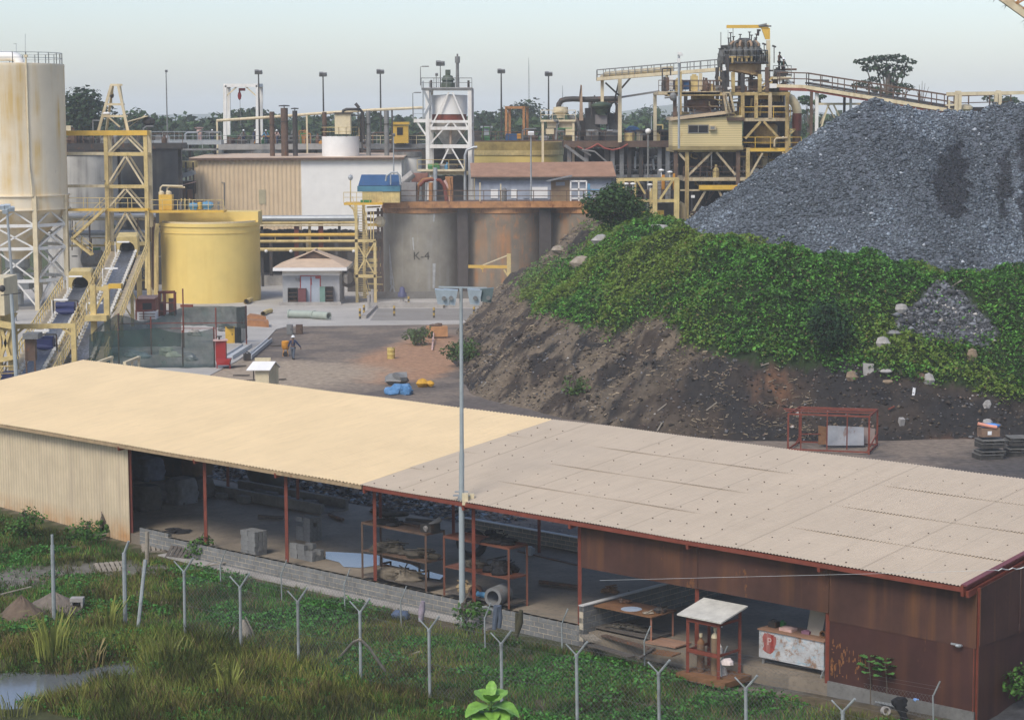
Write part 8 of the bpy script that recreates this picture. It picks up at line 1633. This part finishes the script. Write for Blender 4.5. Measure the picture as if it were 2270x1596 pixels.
mb=MB();mb.hexa((A.x,b.y,z0),(B.x,b.y,z0),(x2,b.y+1.3,z0),(A.x,b.y+1.3,z0),(A.x,b.y,z1),(B.x,b.y,z1),(x2,b.y+1.3,z1),(A.x,b.y+1.3,z1));mb.add([(B.x,b.y,z1),(x2,b.y+1.3,z1),((B.x+x2)/2,b.y+.65,zr-.05)],[(0,1,2)]);part('wall',mb,m_pale,t)
xl=P(547,820,b.y).x;mb=MB();mb.prism([(xl,b.y-.25,z1-.02),(B.x+.12,b.y-.25,z1-.02),((B.x+x2)/2+.15,b.y+.65,zr+.02),(xl+.35,b.y+.65,zr+.02)],(0,0,.05));mb.prism([(xl+.35,b.y+.66,zr+.02),((B.x+x2)/2+.15,b.y+.66,zr+.02),(x2+.12,b.y+1.5,z1-.02),(xl,b.y+1.5,z1-.02)],(0,0,.05));part('roof',mb,m_clean,t);mb=MB();pbox(mb,565,793,600,806,b.y+1.8,.06);part('back_panel',mb,m_pale,t);mb=MB();mb.beam((xl+.4,b.y+.4,0),(xl+.4,b.y+.4,z1),.07);part('post',mb,m_woodd,t)
for x0,x1,lab in((213,249,'left cream slanting trestle over the ridge of the roof'),(276,309,'right cream slanting trestle over the ridge of the roof')):
 Yg=134;A,B=P(x0,805,Yg),P(x1,792,Yg+1.6);t=thing('trestle',lab,'trestle',V((A.x,Yg,0)));mb=MB();mb.beam(A,B,.22,.16);part('top_rail',mb,m_pale,t);mb=MB()
 for f_ in(.04,.5,.96):p=A.lerp(B,f_);mb.beam((p.x,p.y,0),p,.14)
 mb.beam(A.lerp(B,.04)-V((0,0,.75)),A.lerp(B,.96)-V((0,0,.75)),.1);part('legs',mb,m_pale,t)
k=NT('green_shade_net');n_=k.noise(2.2,5,.7);cc=k.mix(k.ramp(n_,.35,.7),(.012,.03,.026,1),(.035,.075,.06,1));k.L(cc,k.b.inputs['Base Color']);k.b.inputs['Roughness'].default_value=.85
tp=k.new('ShaderNodeBsdfTransparent');mx=k.new('ShaderNodeMixShader');k.L(k.ramp(k.noise(1.1,4),.3,.75,(.6,.6,.6,1),(.86,.86,.86,1)),mx.inputs[0]);k.L(tp.outputs[0],mx.inputs[1]);k.L(k.b.outputs[0],mx.inputs[2]);k.L(mx.outputs[0],k.n['Material Output'].inputs[0]);m_net=k.m
t=thing('net_enclosure','dark green shade net enclosure on red scaffold poles in the yard','net enclosure',yd(330,800))
def net(top,bot,Y0,Y1,sag=.25,fold=.18):
 mb=MB()
 def ip(pl,u):
  L=len(pl)-1;i=min(L-1,int(u*L));f_=u*L-i;return pl[i][0]+(pl[i+1][0]-pl[i][0])*f_,pl[i][1]+(pl[i+1][1]-pl[i][1])*f_
 def fn(u,v):
  Yd=Y0+(Y1-Y0)*u;a=P(*ip(top,u),Yd);b=P(*ip(bot,u),Yd);p=b.lerp(a,v);p.y+=fold*(math.sin(u*23+v*3)+.5*math.sin(u*57+v*8))*(1-.3*v)+.25*(float(fbm(u*9,v*4,Y0,1.0,3))-.5);return p
 mb.grid(fn,70,18);return part('net_panel',mb,m_net,t,True)
net([(198,742),(215,735),(300,731),(345,727),(395,738),(440,736),(472,728)],[(196,818),(240,820),(330,824),(420,822),(478,820)],151,151.5);net([(205,738),(222,722),(258,697),(282,702),(315,713),(345,708),(402,682)],[(205,768),(280,770),(345,768),(402,768)],154,164)
net([(402,680),(450,679),(500,679),(546,680)],[(402,722),(450,722),(500,728),(546,728)],168,168.4);net([(524,682),(535,680),(547,678)],[(524,758),(535,762),(549,750)],164,167,.1,.08)
for px,yt,Yq in((262,695,158),(334,702,160),(405,640,165),(478,682,165.5),(262,730,152),(404,732,152),(474,725,151.8),(545,678,167.5)):a_=P(px,yt,Yq);mb=MB();mb.tube((a_.x,Yq,0),a_,.06,7);part('pole',mb,m_redox,t)
for a_,b_,Yq,w_ in(((262,718),(405,716),161,.06),((405,717),(546,715),167,.06),((345,728),(478,728),163,.05),((400,678),(428,678),167,.2)):mb=MB();pb(mb,a_,b_,Yq,w_);part('ledger',mb,m_redox,t)
r=random.Random(17)
for i,(px,py,lab,m_,sz)in enumerate(((230,790,'pipe pile inside the netting, left',m_greyd,1.2),(300,795,'bluish sheet pile inside the netting',paint('bluish_sheet',(.25,.32,.36),.5),1.4),(370,790,'pale plastic-wrapped heap inside the netting',paint('pale_plastic',(.5,.55,.42),.5),1.3),(420,800,'grey crate pile inside the netting, right',m_grey,.9),(430,745,'pale box behind the upper netting',m_conc,1.0),(500,735,'dark crate behind the upper netting',m_greyd,1.0))):
 heap(yd(px,py),sz,.6,.8,lab,m_,'material_pile','pile',9,40+i)
mb=MB();c=yd(478,668);mb.ell(c+V((-.6,0,.5)),.8,.5,.55,9,.25,RN);mb.ell(c+V((.9,0,.4)),1.1,.5,.45,9,.3,RN);solo('tarpaulin',mb,paint('pale_grey_tarp',(.4,.43,.46),.6,.35,4),'pale grey crumpled tarpaulin at the foot of the yellow tank','tarpaulin',c,None,True)
for px,py,lab,L in((330,834,'rusty rods over the ridge before the netting',1.6),(440,838,'black box and sticks before the netting',.7),(520,815,'dark timber lying right of the red machine',1.8),(535,834,'thin timber lying near the kiosk',1.2),(617,768,'short brown timber by the cart',1.3),(622,843,'grey plank right of the kiosk',.8),(545,846,'brown batten left of the kiosk',1.5)):
 c=yd(px,py);a_=r.uniform(-.5,.5);d=V((math.cos(a_),math.sin(a_),0))*L/2;mb=MB();mb.beam(c-d+V((0,0,.06)),c+d+V((0,0,.1)),.14,.08);mb.beam(c-d*.6+V((0,.3,.05)),c+d*.8+V((0,.1,.08)),.1,.06);solo('timber',mb,m_brown if px<400 else m_woodd,lab,'timber',c)
b=yd(325,712);t=thing('drilling_unit','maroon machine with a pink roof and pale engine boxes left of the yellow tank','machine',b);Yq=b.y
mb=MB();pbox(mb,303,662,344,690,Yq+1,1.6);part('cab',mb,m_redox,t);mb=MB();pbox(mb,306,658,342,663,Yq+.8,2);part('roof',mb,m_pink,t);mb=MB();pbox(mb,316,672,336,688,Yq+.95,.1);part('opening',mb,m_blk,t);mb=MB();pbox(mb,304,692,345,713,Yq-.2,1);part('engine_box',mb,m_hutw,t)
for y_ in(696,702,708):mb=MB();pb(mb,(308,y_),(344,y_),Yq-.35,.06);part('rail',mb,m_brown,t)
mb=MB();pb(mb,(300,690),(340,688),Yq,.16);pb(mb,(302,664),(302,712),Yq+.8,.12);pb(mb,(318,690),(318,708),Yq-.3,.08);part('frame',mb,m_redox,t)
t=thing('box_stand','open maroon box frame standing left of the yellow tank','frame',yd(370,702));Yq=yd(370,702).y
for px in(352,363,386):col(t,'leg',m_redox,px,646,Yq,.14);col(t,'leg',m_redox,px+3,648,Yq+1.4,.12)
mb=MB();pb(mb,(350,647),(388,646),Yq,.14);pb(mb,(352,650),(391,649),Yq+1.4,.12);pb(mb,(352,672),(388,671),Yq,.1);pb(mb,(352,690),(388,690),Yq,.1);part('rails',mb,m_redox,t);mb=MB();pbox(mb,352,670,362,702,Yq+.3,.6);pbox(mb,374,662,383,700,Yq+.5,.5);part('dark_panel',mb,m_brown,t)
c=yd(884,875);mb=MB();
for dx,dy,rx,rz in((-.5,0,.55,.3),(.2,.2,.7,.42),(.55,-.1,.4,.3)):mb.ell(c+V((dx,dy,rz*.6)),rx,.5,rz,11,.28,RN)
solo('tarpaulin',mb,m_tarp,'bright blue crumpled tarpaulin on the dirt just behind the roof ridge','tarpaulin',c,None,True)
c=yd(880,852);mb=MB();mb.ell(c+V((0,0,.4)),.9,.6,.45,10,.3,RN);solo('rubbish_heap',mb,m_greyd,'dark grey rubbish heap above the bright blue tarpaulin','heap',c);mb=MB();mb.beam(c+V((-.7,-.6,.35)),c+V((.3,-.5,.3)),.16,.06);solo('board',mb,m_conc,'pale board lying over the dark rubbish heap','board',c)
c=yd(943,858);mb=MB();mb.ell(c+V((-.2,0,.28)),.4,.35,.34,9,.25,RN);mb.ell(c+V((.35,0,.25)),.28,.3,.22,9,.25,RN);solo('sack',mb,paint('orange_yellow_sack',(.62,.33,.03),.6,.3,4),'crumpled orange-yellow sack right of the blue tarpaulin','sack',c,None,True)
c=yd(867,795);t=thing('drum','upright yellow drum on the dirt yard','drum',c);mb=MB();mb.lathe(c,[(0,0),(.3,0),(.3,.3),(.315,.32),(.3,.34),(.3,.62),(.315,.64),(.3,.66),(.3,.84),(0,.83)],16);part('body',mb,paint('dull_yellow_drum',(.55,.42,.12),.55,.2),t,True);mb=MB();mb.lathe(c+V((.14,0,.83)),[(.06,0),(.06,.03),(0,.03)],8);part('bung',mb,m_dark,t)
c=yd(968,750);t=thing('skip','orange steel skip box with dark bits on top at the foot of the bank','skip',c);mb=MB();mb.box(c+V((0,.5,.55)),(1.7,1.1,.85),.15);part('body',mb,paint('faded_orange',(.5,.25,.1),.7,.3,2,rust=.15),t);mb=MB();mb.box(c+V((0,.5,.06)),(1.5,.9,.12),.15);part('skid',mb,m_dark,t);mb=MB();mb.ell(c+V((.1,.5,1.05)),.45,.35,.2,9,.3,RN);mb.ell(c+V((-.4,.5,1.03)),.3,.3,.12,8,.3,RN);part('load',mb,m_brown,t);mb=MB();mb.beam(yd(958,778)+V((0,0,.1)),yd(962,745)+V((0,-.3,.5)),.12,.08);part('drawbar',mb,m_pink,t)
mb=MB();A,B=yd(822,684),yd(1075,682);mb.bx(A.x,A.y,0,B.x,A.y+.35,.55);solo('bund_wall',mb,m_conc,'low pale bund wall before the concrete tanks','wall');mb=MB();A,B=yd(835,664),yd(1070,662);mb.bx(A.x,A.y,0,B.x,A.y+.35,.75);solo('bund_wall',mb,m_concd,'dark upper bund wall at the foot of the concrete tanks','wall');mb=MB();A,B=yd(820,712),yd(1060,708);mb.bx(A.x,A.y,.0,B.x,A.y+12,.062);struct('slab',mb,m_bund)
mb=MB();mb.prism([yd(800,708),yd(828,684),yd(836,684),yd(812,708)],(0,0,.3));solo('ramp_kerb',mb,m_conc,'slanting concrete kerb at the left end of the bund','kerb')
m_bol=paint('bollard_yellow',(.5,.33,.06),.6,.25,3);m_bolk=paint('bollard_black',(.06,.055,.045),.6)
for px,py,lab in((874,702,'yellow and black bollard below the blue pump'),(962,706,'yellow and black bollard left of the light pole top'),(1051,704,'yellow and black bollard at the foot of the bank'),(984,684,'low yellow and black bollard on the bund near the hanging lamps'),(906,680,'low yellow and black bollard right of the blue pump'),(807,700,'yellow and black bollard at the slanting kerb, right one'),(798,708,'yellow and black bollard at the slanting kerb, left one')):
 c=yd(px,py);t=thing('bollard',lab,'bollard',c,'bollards before the concrete tanks')
 for i in range(4):mb=MB();mb.lathe(c,[(0,i*.24),(.1,i*.24),(.1,i*.24+.238),(0,i*.24+.238)],10);part('band',mb,m_bol if i%2 else m_bolk,t)
for px,py in((818,690),(826,676)):c=yd(px,py);mb=MB();mb.tube(c,c+V((0,0,1.5)),.15,9);solo('stub_post',mb,m_conc,'pale stub post by the kerb, %s'%('nearer' if py==690 else 'farther'),'post',c)
c=yd(892,672);t=thing('pump','dark blue pump on a pale foot before the leftmost concrete tank','pump',c);mb=MB();mb.lathe(c,[(.25,.5),(.45,.6),(.42,.95),(.28,1.1),(.26,1.4),(.16,1.55),(0,1.6)],14);part('body',mb,paint('dull_blue_pump',(.06,.07,.16),.6,.3),t,True);mb=MB();mb.lathe(c,[(.2,0),(.16,.5)],10);mb.box(c+V((0,0,.06)),(.6,.6,.12));part('foot',mb,m_conc,t)
t=thing('jib_crane','yellow wall jib crane with a tie rod at the left end of the bank','jib crane',base(1128,206));Yq=206;col(t,'post',m_steel,1128,563,Yq,.38);mb=MB();pb(mb,(1038,591),(1126,592),Yq,.2,.3);part('boom',mb,m_steelb,t);mb=MB();pb(mb,(1070,588),(1126,566),Yq,.11);part('tie_rod',mb,m_pale,t);mb=MB();pb(mb,(1117,598),(1126,612),Yq,.16);part('knee_brace',mb,m_steel,t);mb=MB();pb(mb,(1069,588),(1069,597),Yq,.3);pb(mb,(1070,597),(1070,603),Yq,.08);part('trolley',mb,m_steelb,t)
def boulder(px,py,rx,rz,m_,lab,sd,ry=None,bank=True,off=0):
 c=bpt(px,py)if bank else G(px,py,0);mb=MB();r_=random.Random(sd);mb.ell(c+V((0,-.1,rz*.55+off)),rx,ry or rx*.8,rz,9,.2,r_);return solo('boulder',mb,m_,lab,'boulder',c)
boulder(1887,842,.38,.36,m_rockb,'round brown boulder left of the standing slab',1);boulder(1962,826,.42,.16,m_rockw,'flat pale stone right of the standing slab',2);boulder(1957,768,.45,.4,m_rockw,'pale pointed boulder at the edge of the scree',3);boulder(1978,742,.5,.2,m_greyd,'flat grey stone above the pale pointed boulder',4);boulder(1997,692,.42,.34,m_rockw,'grey-white boulder at the top left of the scree',5);boulder(2153,796,.32,.42,m_rockb,'upright brown stone in the vines right of the scree',6);boulder(2058,850,.36,.42,m_rockw,'grey boulder below the scree, near the white plate',7);boulder(2188,902,.25,.28,m_rockw,'small grey boulder high above the pallet stack',8);boulder(2206,748,.3,.25,m_greyd,'grey stone at the right end of the scree',9);boulder(1966,848,.4,.13,m_rockb,'thin flat stone below the flat pale stone',10);boulder(2042,846,.4,.35,m_brown,'dark brown boulder left of the grey boulder',11);boulder(1770,922,.2,.2,m_rockw,'small pale stone on the bare slope above the steel cage',12)
boulder(1290,590,.9,.5,paint('tan_rubble',(.3,.25,.19),.9,.35,3),'tan rubble heap on the crest at the left end of the bank',13);boulder(1240,560,.7,.4,paint('tan_rubble2',(.3,.25,.19),.9,.35,3),'small tan rubble heap on the crest by the concrete tanks',16);boulder(1335,540,.8,.45,m_rockw,'grey rubble below the round bush',14);boulder(1460,512,.7,.3,m_rockw,'grey rubble strip on the vines left of the gravel heap',15)
c=bpt(1927,838);mb=MB();mb.hexa(c+V((-.32,0,-.1)),c+V((.3,0,-.2)),c+V((.3,.2,-.2)),c+V((-.32,.2,-.1)),c+V((-.34,.15,.85)),c+V((.28,.15,.8)),c+V((.28,.35,.8)),c+V((-.34,.35,.85)));solo('slab',mb,m_rockw,'pale flat concrete slab standing on edge in the bank','slab',c)
c=bpt(2024,880);mb=MB();mb.hexa(c+V((-.1,-.1,.0)),c+V((.06,-.1,.0)),c+V((.14,.1,0)),c+V((-.02,.1,0)),c+V((-.04,-.1,.55)),c+V((.12,-.1,.5)),c+V((.16,.1,.5)),c+V((.02,.1,.55)));solo('white_plate',mb,m_helm,'small bright white plate sticking out of the dark bank','plate',c)
c=bpt(1998,942);mb=MB();mb.box(c+V((0,0,.15)),(.28,.3,.5),.3,.3);solo('concrete_block',mb,m_rockw,'tilted pale block on the dark bank right of the steel cage','block',c)
for i,(px,py,L,a_,lab)in enumerate(((1470,905,1.0,.5,'upper tan stick on the bare bank above the roof joint'),(1577,905,.9,.5,'tan stick on the bare bank, middle'),(1462,950,.6,.9,'short tan stick low on the bare bank'),(1118,895,.8,.2,'pale stick low at the foot of the bank near the roof'),(1075,855,.5,.7,'pale stake end lying right of the light pole'),(1062,848,.5,-.9,'short pale board right of the light pole'),(1695,812,.6,.2,'grey board at the vine edge'),(2120,632,.9,.4,'pale stick at the top of the scree'),(1408,965,.4,-.8,'broken stick just above the roof edge'),(1975,908,.5,.3,'rusty bar in the dark bank'))):
 c=bpt(px,py);d=V((math.cos(a_)*.8,.3,math.sin(a_)))*L/2;mb=MB();mb.beam(c-d+V((0,-.1,.12)),c+d+V((0,-.1,.12)),.09,.05);solo('stick',mb,m_wood if i!=9 else m_redox,lab,'stick',c)
Yq=112.0;A=P(1747,990,Yq);t=thing('steel_cage','open red steel cage frame leaning by the bank behind the beige roof','cage',V((P(1850,1000,Yq).x,Yq,0)));Z0=0.0
C4=[(P(1747,960,Yq).x,Yq),(P(1918,960,Yq).x,Yq-1.2),(P(1956,960,Yq).x,Yq+1.6),(P(1787,960,Yq).x,Yq+2.6)];ztop=P(1850,917,Yq).z;zmid=P(1850,995,Yq).z
mb=MB()
for z in(ztop,zmid):
 for i in range(4):mb.beam((*C4[i],z),(*C4[(i+1)%4],z),.08)
mb.beam((C4[0][0],C4[0][1]+1.2,ztop),(C4[1][0]+.5,C4[1][1]+1.3,ztop),.06);mb.beam((C4[0][0],C4[0][1]+2,ztop),(C4[1][0]+.7,C4[1][1]+2.2,ztop),.06);part('rails',mb,m_redox,t)
for i in range(4):mb=MB();mb.beam((*C4[i],0),(*C4[i],ztop),.09);part('post',mb,m_redox,t)
for f_ in(.18,.52,.78):x=C4[0][0]+(C4[1][0]-C4[0][0])*f_;mb=MB();mb.beam((x,Yq+.4,0),(x,Yq+.4,ztop),.06);part('post',mb,m_redox,t)
mb=MB();mb.beam((C4[0][0]+.6,Yq+1.5,zmid),(C4[0][0]+.9,Yq+1.5,zmid+.6),.05);mb.beam((C4[0][0]+.9,Yq+1.5,zmid+.6),(C4[0][0]+2.0,Yq+1.5,zmid+.6),.05);mb.beam((C4[1][0]-.1,C4[1][1],zmid),(C4[2][0],C4[2][1],zmid+.6),.06);part('brace',mb,m_redox,t)
for x0,x1,y0,y1,Yo,m_,lab in((1833,1915,943,995,1.0,paint('rusty_grey_plate',(.3,.31,.32),.55,.25,1.2,(.3,.15,.07),.4,2,.25),'large grey steel plate with rusty edges propped in the cage'),(1814,1836,943,990,1.4,m_rustt,'narrow rusty plate left of the large grey plate'),(1913,1940,946,998,1.6,paint('rust_grey_narrow',(.26,.2,.17),.6,.3,1.5,rust=.4),'narrow rust-grey plate right of the large grey plate')):
 mb=MB();a=P(x0,y1,Yq+Yo);b=P(x1,y1,Yq+Yo);c_=P(x0,y0,Yq+Yo+.25);d_=P(x1,y0+4,Yq+Yo+.25);a.z=b.z=.15;mb.hexa(a,b,b+V((0,.05,0)),a+V((0,.05,0)),c_,d_,d_+V((0,.05,0)),c_+V((0,.05,0)));solo('steel_plate',mb,m_,lab,'plate',a)
m_pal=paint('grey_pallet_wood',(.17,.165,.15),.85,.4,4);m_pald=paint('dark_crate_wood',(.06,.056,.05),.85,.4,4)
def palst(px,py,n_,w_,lab,grp,rz):
 c=G(px,py,0)
 for i in range(n_):
  t=thing('pallet',lab%('lowest','second','third','fourth','topmost')[i if i<n_-1 else 4],'pallet',c+V((0,0,i*.3)),grp);q=c+V((RN.uniform(-.08,.08),RN.uniform(-.08,.08),i*.3));a_=rz+RN.uniform(-.08,.08);Rm=Matrix.Rotation(a_,3,'Z')
  mb=MB();hgt=.27 if i%2==0 else.14
  for k in range(5):mb.box(Rm@V((0,-.5+k*.25,hgt)),(w_,.17,.03),a_)
  mb.v=[tuple(q+V(v))for v in mb.v];part('top_boards',mb,m_pal,t);mb=MB()
  for k in(-1,0,1):mb.box(Rm@V((k*w_*.44,0,hgt/2)),(.14,1.1,hgt-.03),a_)
  if i%2==0:mb.box(Rm@V((0,-.5,hgt/2)),(w_,.04,hgt-.06),a_)
  mb.v=[tuple(q+V(v))for v in mb.v];part('bearers',mb,m_pald,t)
palst(2192,1016,4,1.35,'%s dark pallet of the stack carrying the cardboard box','pallets of the left stack',.12);palst(2262,1010,4,1.6,'%s dark pallet of the stack cropped by the right edge','pallets of the right stack',.05)
c=G(2190,1016,0)+V((.0,0,1.2));t=thing('crate','brown box with a white label on top of the left pallet stack','box',c);mb=MB();mb.box(c+V((0,0,.24)),(1.0,.7,.46),.15);part('body',mb,paint('brown_card',(.22,.14,.09),.85,.25,4),t);mb=MB();mb.box(c+V((-.02,-.36,.22)),(.22,.02,.2),.15);part('paper_label',mb,m_helm,t)
mb=MB();mb.ell(c+V((.1,.05,.56)),.5,.35,.12,10,.25,RN);solo('sheet',mb,paint('bright_blue_sheet',(.12,.33,.72),.5,.2),'bright blue sheet on the brown box','sheet',c+V((0,0,.5)),None,True);mb=MB();mb.path([c+V((-.65,-.3,.72)),c+V((-.1,-.35,.6)),c+V((.35,-.3,.52))],.09,8);solo('tube',mb,m_peach,'salmon coloured tube lying on the blue sheet','tube',c+V((0,0,.5)),None,True);mb=MB();mb.ell(c+V((0,.3,.7)),.3,.25,.2,8,.2,RN);solo('sack',mb,m_rockw,'grey sack behind the blue sheet on the pallet stack','sack',c+V((0,.3,.6)))
k=NT('haze_air');nt=k.t;nt.nodes.remove(k.b);vp=nt.nodes.new('ShaderNodeVolumePrincipled');vp.inputs['Color'].default_value=(.93,.97,1.0,1);vp.inputs['Density'].default_value=HAZE;vp.inputs['Anisotropy'].default_value=-.25
nt.links.new(vp.outputs[0],nt.nodes['Material Output'].inputs['Volume'])
mb=MB();mb.bx(-3000,-200,-6,3000,4200,62);ho=struct('haze',mb,k.m,False,'stuff')
if DUST:
 k=NT('dust_air');nt=k.t;nt.nodes.remove(k.b);vp=nt.nodes.new('ShaderNodeVolumePrincipled');vp.inputs['Color'].default_value=(.85,.72,.58,1);vp.inputs['Density'].default_value=DUST;vp.inputs['Anisotropy'].default_value=.1
 nt.links.new(vp.outputs[0],nt.nodes['Material Output'].inputs['Volume'])
 mb=MB();c=P(1010,640,168);mb.ell(c+V((0,0,0)),12,22,8,32);do=struct('dust_cloud',mb,k.m,True,'stuff')
